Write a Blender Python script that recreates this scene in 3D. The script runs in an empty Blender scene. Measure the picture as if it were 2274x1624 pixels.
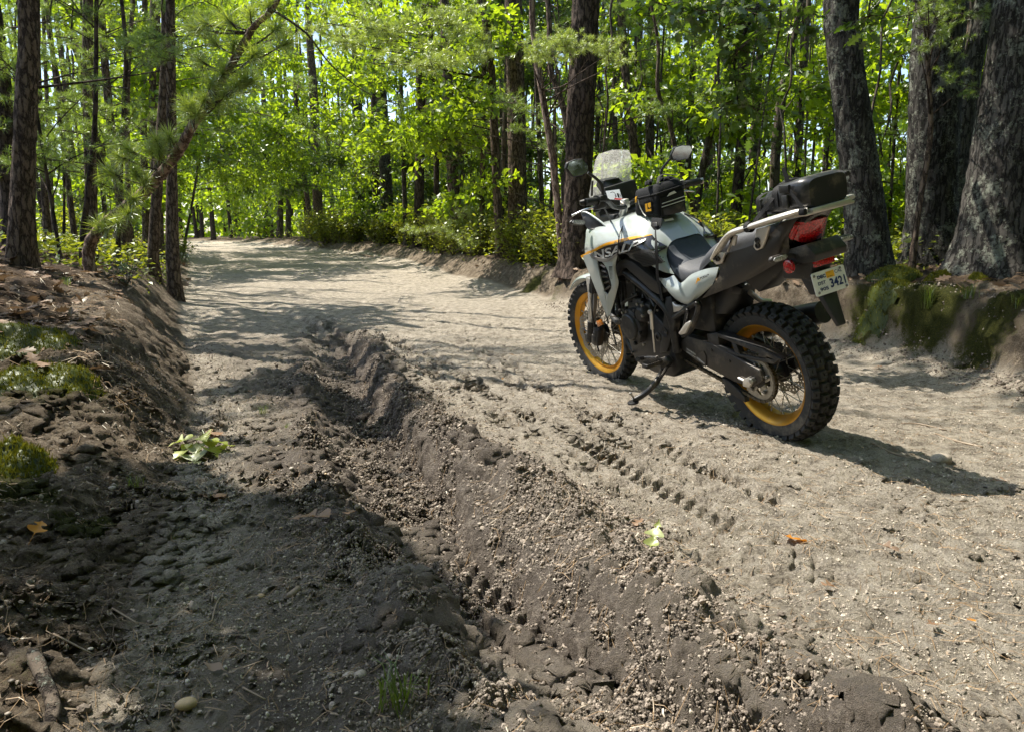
import bpy, bmesh, math, random
import numpy as np
from mathutils import Vector, Matrix, Euler

# ------------------------------------------------------------------ camera, sky, sun, exposure
scene = bpy.context.scene
col = scene.collection
R = math.radians
CAM_H = 0.931
cam_d = bpy.data.cameras.new('camera')
cam = bpy.data.objects.new('camera', cam_d); col.objects.link(cam)
cam.location = (0, 0, CAM_H)
cam.rotation_euler = (R(90 - 9.99), 0, 0)
cam_d.sensor_width = 36.0
cam_d.lens = 36.0 * 1620 / 2273
cam_d.clip_start = 0.05; cam_d.clip_end = 600
scene.camera = cam
SUN_FROM = Vector((-0.504, 0.266, 1.0)).normalized()      # direction towards the sun
world = bpy.data.worlds.new('World'); scene.world = world; world.use_nodes = True
wn = world.node_tree.nodes; wl = world.node_tree.links
bg = wn['Background']; sky = wn.new('ShaderNodeTexSky')
sky.sky_type = 'NISHITA'; sky.sun_disc = False
sky.sun_elevation = math.asin(SUN_FROM.z)
sky.sun_rotation = math.atan2(SUN_FROM.x, SUN_FROM.y)
sky.air_density = 1.0; sky.dust_density = 1.2; sky.ozone_density = 1.0
wl.new(sky.outputs[0], bg.inputs[0]); bg.inputs[1].default_value = 0.15
sun_d = bpy.data.lights.new('sun', 'SUN'); sun = bpy.data.objects.new('sun', sun_d); col.objects.link(sun)
sun_d.energy = 5.0; sun_d.angle = R(0.5); sun_d.color = (1.0, 0.93, 0.82)
sun.rotation_euler = SUN_FROM.to_track_quat('Z', 'Y').to_euler()
sun.location = (-8, 4, 16)
vs = scene.view_settings
vs.view_transform = 'Standard'; vs.look = 'None'; vs.gamma = 1; vs.use_curve_mapping = False
vs.exposure = 0.95
scene.render.engine = 'CYCLES'
cy = scene.cycles
cy.use_denoising = True
cy.max_bounces = 8; cy.diffuse_bounces = 3; cy.glossy_bounces = 3; cy.transmission_bounces = 6
cy.transparent_max_bounces = 8; cy.caustics_reflective = False; cy.caustics_refractive = False
cy.sample_clamp_indirect = 6.0

# ------------------------------------------------------------------ small helpers
def rng(seed): return np.random.default_rng(seed)
def _hash(ix, iy, iz, seed):
    n = (ix * 374761393 + iy * 668265263 + iz * 2147483647 + seed * 1274126177) & 0xFFFFFFFF
    n = ((n ^ (n >> 13)) * 1274126177) & 0xFFFFFFFF
    n = ((n ^ (n >> 16)) * 2246822519) & 0xFFFFFFFF
    return ((n >> 8) & 0xFFFF) / 65535.0
def noise2(x, y, seed=0):
    """value noise in -1..1"""
    x = np.asarray(x, float); y = np.asarray(y, float)
    x0 = np.floor(x).astype(np.int64); y0 = np.floor(y).astype(np.int64)
    fx = x - x0; fy = y - y0
    fx = fx * fx * (3 - 2 * fx); fy = fy * fy * (3 - 2 * fy)
    a = _hash(x0, y0, 0, seed); b = _hash(x0 + 1, y0, 0, seed)
    c = _hash(x0, y0 + 1, 0, seed); d = _hash(x0 + 1, y0 + 1, 0, seed)
    return (a + (b - a) * fx + (c - a) * fy + (a - b - c + d) * fx * fy) * 2 - 1
def fbm(x, y, seed=0, octs=4, gain=.5):
    s = 0; a = 1; t = 0
    for i in range(octs):
        s = s + a * noise2(x * (2 ** i) + 13.7 * i, y * (2 ** i) - 7.3 * i, seed + i); t += a; a *= gain
    return s / t
def worley(x, y, seed=0):
    """rounded cells: dome height 0..1 of the nearest jittered point, random per cell"""
    x0 = np.floor(x).astype(np.int64); y0 = np.floor(y).astype(np.int64); best = np.full(np.shape(x), 9.); rid = np.zeros(np.shape(x))
    for i in (-1, 0, 1):
        for j in (-1, 0, 1):
            cx, cy_ = x0 + i, y0 + j; px = cx + _hash(cx, cy_, 1, seed); py = cy_ + _hash(cx, cy_, 2, seed); h = _hash(cx, cy_, 3, seed)
            d = ((x - px) ** 2 + (y - py) ** 2) / (.35 + .9 * h); m = d < best; best = np.where(m, d, best); rid = np.where(m, h, rid)
    return np.sqrt(np.clip(1 - best * 1.1, 0, 1)) * (.25 + .75 * rid)
def sm(t):
    t = np.clip(t, 0, 1); return t * t * (3 - 2 * t)
def pl(y, pts):
    a = np.array(pts, float); return np.interp(y, a[:, 0], a[:, 1])
def poly_dist(x, y, pts):
    """distance, signed side (+ = to the right going along pts) and arc length along a polyline"""
    x = np.asarray(x, float); y = np.asarray(y, float)
    best = np.full(x.shape, 1e9); side = np.zeros(x.shape); arc = np.zeros(x.shape); L = 0.
    for (ax, ay), (bx, by) in zip(pts[:-1], pts[1:]):
        dx, dy = bx - ax, by - ay; l = math.hypot(dx, dy)
        t = np.clip(((x - ax) * dx + (y - ay) * dy) / (l * l), 0, 1)
        qx = x - ax - t * dx; qy = y - ay - t * dy
        d = np.hypot(qx, qy); m = d < best
        best = np.where(m, d, best)
        side = np.where(m, (qx * dy - qy * dx) / l, side); arc = np.where(m, L + t * l, arc); L += l
    return best, side, arc

# ------------------------------------------------------------------ shape of the ground
LEFT_TOE = [(-8, .6), (0, -.45), (1.3, -.78), (2.4, -1.12), (4, -1.72), (5.5, -2.42), (7.7, -3.5), (13.8, -6.05), (24, -10.4), (39, -18), (60, -32), (160, -120)]
RIGHT_TOE = [(-8, 4.5), (0, 3.2), (4.2, 3.06), (5.2, 3.05), (6.0, 2.75), (7.0, 1.95), (8.2, .85), (12, -.25), (13.8, -1.15), (18.3, -2.6), (22.4, -4.6), (28.5, -8.9), (36, -14), (60, -29), (160, -115)]
RUT = [(-5.2, 13), (-3.0, 9.0), (-1.75, 7.0), (-1.3, 5.5), (-.95, 4.24), (-.62, 3.2), (-.42, 2.65), (-.27, 2.22), (-.08, 1.85), (.04, 1.62), (.16, 1.44), (.4, 1.1), (.8, .4)]
BERM = [(-1.45, 6.9), (-1.02, 5.5), (-.74, 4.4), (-.40, 3.43), (-.16, 2.87), (.06, 2.5), (.20, 2.2), (.31, 1.85), (.40, 1.58), (.56, 1.3), (.9, .8)]
LRIDGE = [(-1.5, 5.6), (-1.22, 4.5), (-.86, 3.3), (-.60, 2.6), (-.45, 2.2), (-.30, 1.85), (-.14, 1.5), (.0, 1.25), (.2, .8)]
TRACK_A = [(-2.4, 9.0), (-1.2, 6.6), (-.6, 5.3), (-.23, 4.24), (.14, 3.43), (.45, 2.65), (.65, 2.15), (.80, 1.85)]
TRACK_B = [(-1.0, 8.0), (-.3, 6.0), (.17, 4.24), (.47, 3.43), (.68, 2.81), (.9, 2.3)]
TRACK_C = [(-2.35, 8.6), (-1.78, 7.1), (-1.45, 6.2)]
def macro(x, y):
    """broad relief: road rising gently, cut banks on both sides"""
    x = np.asarray(x, float); y = np.asarray(y, float)
    z = .62 * sm((y - 4.) / 30)
    wob = .10 * fbm(x * .9, y * .9, 5, 3)
    tl = pl(y, LEFT_TOE); dl = tl - x + wob                 # metres to the left of the toe
    hl = pl(y, [(-8, .15), (1.2, .08), (2.4, .14), (3.4, .34), (4.5, .44), (7, .50), (11, .42), (18, .28), (30, .2), (160, .2)])
    wl_ = pl(y, [(0, .7), (2.4, .75), (3.6, .55), (6, .6), (12, .8), (160, 1.2)])
    z = z + hl * sm(dl / wl_) + np.clip(dl - wl_, 0, 3.2) * pl(y, [(0, .02), (3, .10), (6, .20), (9, .16), (16, .06), (160, .02)])
    tr = pl(y, RIGHT_TOE); dr = x - tr + wob
    hr = pl(y, [(-8, .4), (3, .45), (5.5, .52), (8, .46), (12, .44), (18, .36), (30, .25), (160, .2)])
    wr = pl(y, [(0, .26), (6, .24), (8, .34), (14, .6), (160, 1.4)])
    z = z + .06 * sm((dr + .5) / .5) + (hr - .06) * sm(dr / wr) + np.clip(dr - wr, 0, 2.5) * pl(y, [(0, .06), (6, .07), (9, .04), (160, .01)])
    z = z + .035 * fbm(x * .55, y * .55, 11, 3) * sm((np.abs(y - 3) + np.abs(x - 1)) / 3 - .5)
    return z
def in_lane(x, y): return (x > pl(y, LEFT_TOE)) & (x < pl(y, RIGHT_TOE))

# ------------------------------------------------------------------ materials (all procedural)
MAT = {}
def _mat(name):
    m = bpy.data.materials.new(name); m.use_nodes = True; MAT[name] = m
    return m, m.node_tree.nodes, m.node_tree.links, m.node_tree.nodes['Principled BSDF']
def _noise(n, l, scale, detail=4, rough=.6, vec=None, dist=0.):
    t = n.new('ShaderNodeTexNoise'); t.inputs['Scale'].default_value = scale
    t.inputs['Detail'].default_value = detail; t.inputs['Roughness'].default_value = rough
    t.inputs['Distortion'].default_value = dist
    if vec is not None: l.new(vec, t.inputs['Vector'])
    return t
def _ramp(n, l, fac, stops):
    r = n.new('ShaderNodeValToRGB'); e = r.color_ramp.elements
    while len(e) < len(stops): e.new(.5)
    for q, (p, c) in zip(e, stops):
        q.position = p; q.color = (*c, 1) if len(c) == 3 else c
    if fac is not None: l.new(fac, r.inputs[0])
    return r
def _mix(n, l, fac, a, b, typ='MIX'):
    m = n.new('ShaderNodeMix'); m.data_type = 'RGBA'; m.blend_type = typ
    for s, v in ((0, fac), (6, a), (7, b)):
        if isinstance(v, (int, float)): m.inputs[s].default_value = v
        elif isinstance(v, tuple): m.inputs[s].default_value = (*v, 1)
        else: l.new(v, m.inputs[s])
    return m.outputs[2]
def _math(n, l, op, a, b=0.):
    m = n.new('ShaderNodeMath'); m.operation = op
    for s, v in ((0, a), (1, b)):
        if isinstance(v, (int, float)): m.inputs[s].default_value = v
        else: l.new(v, m.inputs[s])
    return m.outputs[0]
def _bump(n, l, p, h, strength, dist):
    b = n.new('ShaderNodeBump'); b.inputs['Strength'].default_value = strength; b.inputs['Distance'].default_value = dist
    l.new(h, b.inputs['Height']); l.new(b.outputs[0], p.inputs['Normal']); return b
def plain(name, c, rough=.5, metal=0., var=.12, scale=30., bump=0., bscale=300., coat=0., dust=0., spec=.5):
    m, n, l, p = _mat(name)
    tc = n.new('ShaderNodeTexCoord').outputs['Object']
    t = _noise(n, l, scale, 5, .65, tc)
    lo = tuple(max(0, v * (1 - var)) for v in c); hi = tuple(min(1, v * (1 + var)) for v in c)
    cc = _ramp(n, l, t.outputs[0], [(.3, lo), (.7, hi)]).outputs[0]
    if dust:
        d = _noise(n, l, 9, 6, .7, tc)
        k = _ramp(n, l, d.outputs[0], [(.62 - dust * .35, (0, 0, 0)), (.95 - dust * .15, (1, 1, 1))])
        kf = _math(n, l, 'MULTIPLY', k.outputs[0], .75)
        cc = _mix(n, l, kf, cc, (.36, .30, .22))
        rr = _math(n, l, 'ADD', _math(n, l, 'MULTIPLY', kf, .4), rough); l.new(rr, p.inputs['Roughness'])
    else:
        r2 = _math(n, l, 'ADD', _math(n, l, 'MULTIPLY', t.outputs[0], .12), max(0., rough - .06)); l.new(r2, p.inputs['Roughness'])
    l.new(cc, p.inputs['Base Color'])
    p.inputs['Metallic'].default_value = metal; p.inputs['Coat Weight'].default_value = coat
    p.inputs['Coat Roughness'].default_value = .06; p.inputs['Specular IOR Level'].default_value = spec
    if bump:
        b = _noise(n, l, bscale, 3, .6, tc); _bump(n, l, p, b.outputs[0], bump, .002)
    return m
plain('paint', (.36, .40, .385), .28, var=.03, scale=3, coat=.8, dust=.10)
plain('paint_grey', (.20, .19, .18), .35, var=.06, scale=4, coat=.5, dust=.12)
plain('paint_black', (.012, .012, .013), .25, var=.1, coat=.5, dust=.12)
plain('plastic', (.018, .018, .019), .48, var=.2, bump=.08, bscale=900, dust=.16)
plain('plastic_grey', (.034, .030, .027), .38, var=.12, bump=.06, bscale=900, dust=.10)
plain('engine', (.022, .022, .023), .42, metal=.3, var=.3, bump=.1, bscale=500, dust=.2)
plain('swingarm', (.055, .05, .046), .42, metal=.5, var=.15, bump=.05, bscale=800, dust=.25)
plain('orange', (.80, .36, .012), .35, var=.04, coat=.4)
plain('gold', (.62, .30, .028), .30, metal=.7, var=.12, scale=12, dust=.18)
plain('silver', (.64, .61, .56), .38, metal=.7, var=.08, scale=14, bump=.04, bscale=900, dust=.06)
plain('chrome', (.72, .72, .72), .12, metal=1., var=.08, dust=.10)
plain('steel', (.34, .33, .30), .35, metal=.9, var=.2, scale=40, dust=.22)
plain('chain_steel', (.10, .085, .06), .45, metal=.6, var=.4, scale=80, dust=.25)
plain('rubber', (.030, .030, .030), .72, var=.25, bump=.15, bscale=500, dust=.30, spec=.35)
plain('rubber_clean', (.02, .02, .02), .6, var=.15, bump=.1, bscale=700)
plain('seat_vinyl', (.070, .073, .080), .55, var=.12, bump=.5, bscale=700)
plain('seat_shaded', (.012, .020, .032), .55, var=.15, bump=.4, bscale=800)  # seat front: the shade lying on it is put into the colour
plain('fabric', (.012, .013, .015), .85, var=.3, bump=.6, bscale=1500, dust=.04, spec=.25)
plain('webbing', (.010, .010, .011), .7, var=.2, bump=.5, bscale=1600, spec=.3)
plain('tarp', (.020, .021, .023), .34, var=.15, scale=8, bump=.12, bscale=60, dust=.28)
plain('white_plastic', (.78, .78, .74), .4, var=.03, dust=.06)
plain('plate_white', (.80, .80, .77), .4, var=.03, dust=.08)
plain('blue_ink', (.012, .03, .13), .5, var=.1)
plain('yellow_ink', (.85, .45, .03), .5, var=.06)
plain('light_letters', (.56, .55, .53), .35, metal=.3, var=.05)
plain('dark_letters', (.03, .03, .03), .4, var=.1)
plain('red_plastic', (.45, .012, .012), .35, var=.1)
plain('white_ink', (.75, .74, .7), .6, var=.05, bump=.3, bscale=1500)
plain('screw', (.25, .25, .25), .3, metal=.9, var=.2)
plain('mirror_glass', (.86, .88, .9), .02, metal=1., var=.01)
def glassy(name, c, rough=.05, alpha=.3, ior=1.45):
    m, n, l, p = _mat(name)
    tc = n.new('ShaderNodeTexCoord').outputs['Object']
    t = _noise(n, l, 120, 5, .75, tc)
    sp = _ramp(n, l, t.outputs[0], [(.60, (0, 0, 0)), (.72, (1, 1, 1))])
    p.inputs['Base Color'].default_value = (*c, 1); p.inputs['Roughness'].default_value = rough
    a = _math(n, l, 'ADD', _math(n, l, 'MULTIPLY', sp.outputs[0], .25), alpha); l.new(a, p.inputs['Alpha'])
    return m
def screen_glass():
    m, n, l, p = _mat('screen_clear'); n.remove(p); out = n['Material Output']
    tc = n.new('ShaderNodeTexCoord').outputs['Object']; t = _noise(n, l, 90, 6, .8, tc); t2 = _noise(n, l, 7, 4, .7, tc)
    k = _ramp(n, l, t.outputs[0], [(.42, (.30, .30, .30)), (.72, (.75, .75, .75))]).outputs[0]
    k2 = _math(n, l, 'MULTIPLY', k, _ramp(n, l, t2.outputs[0], [(.2, (.7, .7, .7)), (.8, (1.3, 1.3, 1.3))]).outputs[0])
    tr = n.new('ShaderNodeBsdfTransparent'); tr.inputs[0].default_value = (.93, .95, .93, 1); tl = n.new('ShaderNodeBsdfTranslucent'); tl.inputs[0].default_value = (.8, .8, .76, 1)
    df = n.new('ShaderNodeBsdfDiffuse'); df.inputs[0].default_value = (.7, .7, .66, 1); gl = n.new('ShaderNodeBsdfGlossy'); gl.inputs['Roughness'].default_value = .08
    a = n.new('ShaderNodeMixShader'); a.inputs[0].default_value = .5; l.new(tl.outputs[0], a.inputs[1]); l.new(df.outputs[0], a.inputs[2])
    b = n.new('ShaderNodeMixShader'); l.new(k2, b.inputs[0]); l.new(tr.outputs[0], b.inputs[1]); l.new(a.outputs[0], b.inputs[2])
    c = n.new('ShaderNodeMixShader'); c.inputs[0].default_value = .05; l.new(b.outputs[0], c.inputs[1]); l.new(gl.outputs[0], c.inputs[2]); l.new(c.outputs[0], out.inputs[0])
screen_glass()
def lens(name, c, em=0.):
    m, n, l, p = _mat(name)
    tc = n.new('ShaderNodeTexCoord').outputs['Object']
    v = n.new('ShaderNodeTexVoronoi'); v.inputs['Scale'].default_value = 130; l.new(tc, v.inputs['Vector'])
    cc = _ramp(n, l, v.outputs['Distance'], [(.0, tuple(min(1, x * 1.9) for x in c)), (.8, tuple(x * .5 for x in c))])
    l.new(cc.outputs[0], p.inputs['Base Color']); p.inputs['Roughness'].default_value = .12
    p.inputs['Coat Weight'].default_value = 1.; p.inputs['Coat Roughness'].default_value = .03
    _bump(n, l, p, v.outputs['Distance'], .5, .003)
    return m
lens('lens_red', (.42, .004, .008)); lens('lens_clear', (.34, .34, .33)); lens('lens_amber', (.55, .16, .01)); lens('lens_dark', (.02, .02, .022))
def screen_mat(name, c, em):
    m, n, l, p = _mat(name)
    p.inputs['Base Color'].default_value = (*c, 1); p.inputs['Roughness'].default_value = .25
    p.inputs['Emission Color'].default_value = (*c, 1); p.inputs['Emission Strength'].default_value = em
screen_mat('display_white', (.72, .74, .74), .35); screen_mat('display_red', (.6, .02, .02), .35); screen_mat('display_dark', (.02, .022, .025), 0.)

def leaf_mat(name, c1, c2, trans, tw=.5, gloss=.10, vs_=.9):
    """leaf: diffuse front, translucent back light, a little gloss; hue differs from leaf to leaf"""
    m, n, l, p = _mat(name); n.remove(p)
    out = n['Material Output']
    geo = n.new('ShaderNodeNewGeometry'); oi = n.new('ShaderNodeObjectInfo')
    mp = n.new('ShaderNodeVectorMath'); mp.operation = 'ADD'
    l.new(geo.outputs['Position'], mp.inputs[0]); l.new(oi.outputs['Random'], mp.inputs[1])
    t = _noise(n, l, vs_, 3, .6, mp.outputs[0])
    isl = geo.outputs['Random Per Island']
    k = _math(n, l, 'ADD', _math(n, l, 'MULTIPLY', t.outputs[0], .6), _math(n, l, 'MULTIPLY', isl, .45))
    cd = _ramp(n, l, k, [(.25, c1), (.8, c2)]).outputs[0]
    ct = _mix(n, l, 1., cd, trans, 'MULTIPLY')
    df = n.new('ShaderNodeBsdfDiffuse'); tr = n.new('ShaderNodeBsdfTranslucent'); gl = n.new('ShaderNodeBsdfGlossy')
    gl.inputs['Roughness'].default_value = .38; gl.inputs['Color'].default_value = (.8, .85, .8, 1)
    l.new(cd, df.inputs[0]); l.new(ct, tr.inputs[0])
    m1 = n.new('ShaderNodeMixShader'); m1.inputs[0].default_value = tw; l.new(df.outputs[0], m1.inputs[1]); l.new(tr.outputs[0], m1.inputs[2])
    m2 = n.new('ShaderNodeMixShader'); m2.inputs[0].default_value = gloss; l.new(m1.outputs[0], m2.inputs[1]); l.new(gl.outputs[0], m2.inputs[2])
    l.new(m2.outputs[0], out.inputs[0]); return m
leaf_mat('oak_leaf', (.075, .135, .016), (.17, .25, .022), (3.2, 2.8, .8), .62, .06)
leaf_mat('oak_leaf_shaded', (.045, .085, .014), (.09, .14, .02), (2.0, 2.0, .8), .5, .07)  # oak leaf copy darkened, the near spray's shade is in the colour
leaf_mat('pine_needle', (.09, .155, .030), (.18, .25, .045), (2.4, 2.3, .8), .52, .12)
leaf_mat('pine_needle_sunlit', (.18, .25, .05), (.30, .38, .075), (2.0, 1.9, .8), .5, .18)  # needle copy brightened, sunlight on boughs and tufts is in the colour
leaf_mat('shrub_leaf', (.13, .18, .02), (.25, .27, .03), (1.9, 1.8, .8), .52, .07)
leaf_mat('shrub_leaf_blue', (.045, .085, .045), (.09, .14, .07), (1.5, 1.6, .9), .4, .12)
leaf_mat('grass_blade', (.07, .11, .02), (.15, .18, .03), (1.6, 1.7, .8), .45, .08)
leaf_mat('moss', (.09, .10, .012), (.20, .19, .02), (1.2, 1.2, .8), .25, .02, 6.)
leaf_mat('moss_deep', (.03, .042, .010), (.07, .08, .016), (1.2, 1.2, .8), .2, .02, 6.)
leaf_mat('leaf_brown', (.16, .09, .05), (.34, .22, .14), (1.3, 1.1, .8), .25, .05, 3.)
leaf_mat('leaf_orange', (.42, .16, .02), (.6, .28, .05), (1.3, 1.1, .8), .3, .05, 3.)
leaf_mat('leaf_fallen_green', (.22, .27, .06), (.38, .40, .12), (1.4, 1.5, .8), .35, .08, 6.)
leaf_mat('leaf_litter', (.10, .065, .04), (.30, .21, .15), (1.2, 1.1, .8), .15, .04, 5.)
leaf_mat('straw', (.16, .10, .05), (.38, .26, .15), (1.2, 1.1, .8), .1, .04, 5.)
leaf_mat('dead_twig', (.16, .12, .085), (.32, .25, .18), (1, 1, 1), .0, .03, 5.)

def bark_mat(name, c1, c2, c3, sx, sz, lichen=0., lcol=(.30, .32, .26)):
    m, n, l, p = _mat(name)
    tc = n.new('ShaderNodeTexCoord').outputs['Object']
    mp = n.new('ShaderNodeMapping'); mp.inputs['Scale'].default_value = (sx, sx, sz); l.new(tc, mp.inputs[0])
    nz = _noise(n, l, 2.2, 5, .7, mp.outputs[0], .4)
    v = n.new('ShaderNodeTexVoronoi'); v.feature = 'DISTANCE_TO_EDGE'; v.inputs['Scale'].default_value = 1.
    ad = n.new('ShaderNodeVectorMath'); ad.operation = 'ADD'
    sc_ = n.new('ShaderNodeVectorMath'); sc_.operation = 'SCALE'; sc_.inputs[3].default_value = 1.5
    l.new(nz.outputs['Color'], sc_.inputs[0]); l.new(mp.outputs[0], ad.inputs[0]); l.new(sc_.outputs[0], ad.inputs[1]); l.new(ad.outputs[0], v.inputs['Vector'])
    f2 = _noise(n, l, 60, 5, .75, tc)
    crack = _ramp(n, l, v.outputs['Distance'], [(.0, (0, 0, 0)), (.15, (1, 1, 1))]).outputs[0]
    tone = _ramp(n, l, f2.outputs[0], [(.3, c2), (.7, c3)]).outputs[0]
    cc = _mix(n, l, crack, c1, tone)
    h = _math(n, l, 'ADD', _math(n, l, 'MULTIPLY', crack, 1.), _math(n, l, 'MULTIPLY', f2.outputs[0], .35))
    if lichen:
        q = _noise(n, l, 5.5, 6, .72, tc); q2 = _noise(n, l, 38, 5, .75, tc)
        k = _math(n, l, 'ADD', _math(n, l, 'MULTIPLY', q.outputs[0], .62), _math(n, l, 'MULTIPLY', q2.outputs[0], .38))
        lf = _ramp(n, l, k, [(.60 - .12 * lichen, (0, 0, 0)), (.63 - .10 * lichen, (1, 1, 1))]).outputs[0]
        lc = _ramp(n, l, q2.outputs[0], [(.35, tuple(x * .62 for x in lcol)), (.65, lcol)]).outputs[0]
        cc = _mix(n, l, lf, cc, lc); h = _math(n, l, 'ADD', h, _math(n, l, 'MULTIPLY', lf, .5))
    l.new(cc, p.inputs['Base Color']); p.inputs['Roughness'].default_value = .9; p.inputs['Specular IOR Level'].default_value = .2
    _bump(n, l, p, h, .9, .012); return m
bark_mat('bark_pine', (.04, .028, .021), (.12, .085, .062), (.22, .165, .125), 22, 7)
bark_mat('bark_pine_dark', (.022, .016, .013), (.065, .046, .036), (.12, .09, .072), 15, 5)
bark_mat('bark_pine_pale_lit', (.10, .06, .045), (.26, .18, .14), (.42, .32, .26), 18, 6)  # paler bark; sunlight on the leaning pine and pink trunk is coloured in
bark_mat('bark_oak', (.014, .012, .011), (.055, .050, .044), (.10, .092, .082), 20, 4.5, .62, (.26, .27, .22))
bark_mat('bark_far', (.03, .024, .02), (.09, .07, .056), (.16, .13, .10), 12, 4, .3)
bark_mat('bark_twig', (.05, .04, .03), (.12, .095, .07), (.20, .16, .12), 40, 12)

def ground_mat():
    m, n, l, p = _mat('soil')
    tc = n.new('ShaderNodeTexCoord').outputs['Object']
    def at(a):
        q = n.new('ShaderNodeAttribute'); q.attribute_name = a; return q.outputs['Fac']
    big = _noise(n, l, 1.6, 6, .65, tc); mid = _noise(n, l, 14, 6, .7, tc); fine = _noise(n, l, 110, 6, .78, tc); grit = _noise(n, l, 420, 4, .7, tc)
    k = _math(n, l, 'ADD', _math(n, l, 'MULTIPLY', mid.outputs[0], .5), _math(n, l, 'MULTIPLY', fine.outputs[0], .5))
    sand = _ramp(n, l, k, [(.40, (.20, .172, .138)), (.5, (.50, .440, .355)), (.60, (.74, .67, .56))]).outputs[0]
    mud = _ramp(n, l, k, [(.40, (.075, .062, .052)), (.5, (.20, .168, .140)), (.61, (.38, .33, .275))]).outputs[0]
    clay = _ramp(n, l, k, [(.38, (.075, .056, .04)), (.5, (.21, .168, .122)), (.62, (.44, .37, .285))]).outputs[0]
    humus = _ramp(n, l, k, [(.32, (.035, .026, .018)), (.5, (.10, .072, .05)), (.7, (.22, .165, .12))]).outputs[0]
    mossc = _ramp(n, l, fine.outputs[0], [(.3, (.020, .024, .008)), (.5, (.055, .060, .014)), (.72, (.14, .14, .025))]).outputs[0]
    def brk(a, w):
        s = _math(n, l, 'ADD', at(a), _math(n, l, 'MULTIPLY', _math(n, l, 'SUBTRACT', k, .5), w))
        return _ramp(n, l, s, [(.35, (0, 0, 0)), (.65, (1, 1, 1))]).outputs[0]
    c = _mix(n, l, brk('mud', 2.4), sand, mud)
    c = _mix(n, l, brk('clay', 2.6), c, clay)
    c = _mix(n, l, brk('litter', 2.4), c, humus)
    c = _mix(n, l, brk('moss', 2.2), c, mossc)
    # pale and dark grit
    g = _ramp(n, l, grit.outputs[0], [(.30, (.55, .55, .55)), (.5, (1, 1, 1)), (.70, (1.25, 1.22, 1.16))]).outputs[0]
    c = _mix(n, l, .8, c, g, 'MULTIPLY')
    l.new(c, p.inputs['Base Color']); p.inputs['Roughness'].default_value = .95; p.inputs['Specular IOR Level'].default_value = .15
    h = _math(n, l, 'ADD', _math(n, l, 'MULTIPLY', fine.outputs[0], 1.), _math(n, l, 'MULTIPLY', grit.outputs[0], .45))
    _bump(n, l, p, h, 1.0, .035)
ground_mat()
plain('pebble', (.36, .31, .25), .6, var=.35, scale=5, bump=.1, bscale=90)
plain('pebble_tan', (.50, .36, .20), .55, var=.2, scale=14, bump=.1, bscale=90)
def clod_mat():
    m, n, l, p = _mat('clod')
    tc = n.new('ShaderNodeTexCoord').outputs['Object']; isl = n.new('ShaderNodeNewGeometry').outputs['Random Per Island']
    t = _noise(n, l, 160, 5, .75, tc)
    k = _math(n, l, 'ADD', _math(n, l, 'MULTIPLY', t.outputs[0], .5), _math(n, l, 'MULTIPLY', isl, .5))
    l.new(_ramp(n, l, k, [(.2, (.05, .041, .034)), (.5, (.15, .123, .10)), (.85, (.36, .305, .245))]).outputs[0], p.inputs['Base Color'])
    p.inputs['Roughness'].default_value = .95; _bump(n, l, p, t.outputs[0], 1., .006)
clod_mat()
def crumb_mat(name, stops):
    m, n, l, p = _mat(name)
    tc = n.new('ShaderNodeTexCoord').outputs['Object']; rnd = n.new('ShaderNodeObjectInfo').outputs['Random']
    t = _noise(n, l, 2.5, 4, .7, tc); k = _math(n, l, 'ADD', _math(n, l, 'MULTIPLY', t.outputs[0], .4), _math(n, l, 'MULTIPLY', rnd, .6))
    l.new(_ramp(n, l, k, stops).outputs[0], p.inputs['Base Color']); p.inputs['Roughness'].default_value = .95; p.inputs['Specular IOR Level'].default_value = .15
crumb_mat('crumb_mud', [(.1, (.085, .07, .058)), (.5, (.22, .185, .152)), (.9, (.42, .36, .30))])
crumb_mat('crumb_sand', [(.1, (.20, .172, .138)), (.5, (.46, .40, .325)), (.9, (.66, .60, .50))])
def gravel_mat():
    m, n, l, p = _mat('gravel')
    isl = n.new('ShaderNodeNewGeometry').outputs['Random Per Island']
    l.new(_ramp(n, l, isl, [(.0, (.10, .085, .07)), (.5, (.26, .22, .175)), (.85, (.40, .345, .28)), (1., (.55, .50, .42))]).outputs[0], p.inputs['Base Color'])
    p.inputs['Roughness'].default_value = .6
gravel_mat()

# ------------------------------------------------------------------ mesh helpers
def make(name, verts, faces, mat, parent=None, smooth=40, link=True):
    me = bpy.data.meshes.new(name); me.from_pydata([tuple(v) for v in verts], [], [tuple(int(i) for i in f) for f in faces])
    me.validate(); me.update()
    if smooth:
        me.polygons.foreach_set('use_smooth', [True] * len(me.polygons))
        if smooth < 180: me.set_sharp_from_angle(angle=R(smooth))
    for k in (mat if isinstance(mat, (list, tuple)) else [mat]): me.materials.append(MAT[k])
    if not link: return me
    return inst(name, me, parent)
def fast(name, verts, quads, mat, parent=None, smooth=True, link=True):
    """quads / tris as numpy array"""
    v = np.asarray(verts, np.float32); q = np.asarray(quads, np.int32); k = q.shape[1]
    me = bpy.data.meshes.new(name); me.vertices.add(len(v)); me.vertices.foreach_set('co', v.ravel())
    me.loops.add(q.size); me.loops.foreach_set('vertex_index', q.ravel())
    me.polygons.add(len(q)); me.polygons.foreach_set('loop_start', np.arange(0, q.size, k, dtype=np.int32))
    me.polygons.foreach_set('use_smooth', np.full(len(q), smooth)); me.update(calc_edges=True)
    me.materials.append(MAT[mat])
    return inst(name, me, parent) if link else me
def inst(name, me, parent=None, loc=None, rot=None, sc=None):
    o = bpy.data.objects.new(name, me); col.objects.link(o)
    if parent is not None: o.parent = parent
    if loc is not None: o.location = loc
    if rot is not None: o.rotation_euler = rot
    if sc is not None: o.scale = sc if not isinstance(sc, (int, float)) else (sc, sc, sc)
    return o
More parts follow.
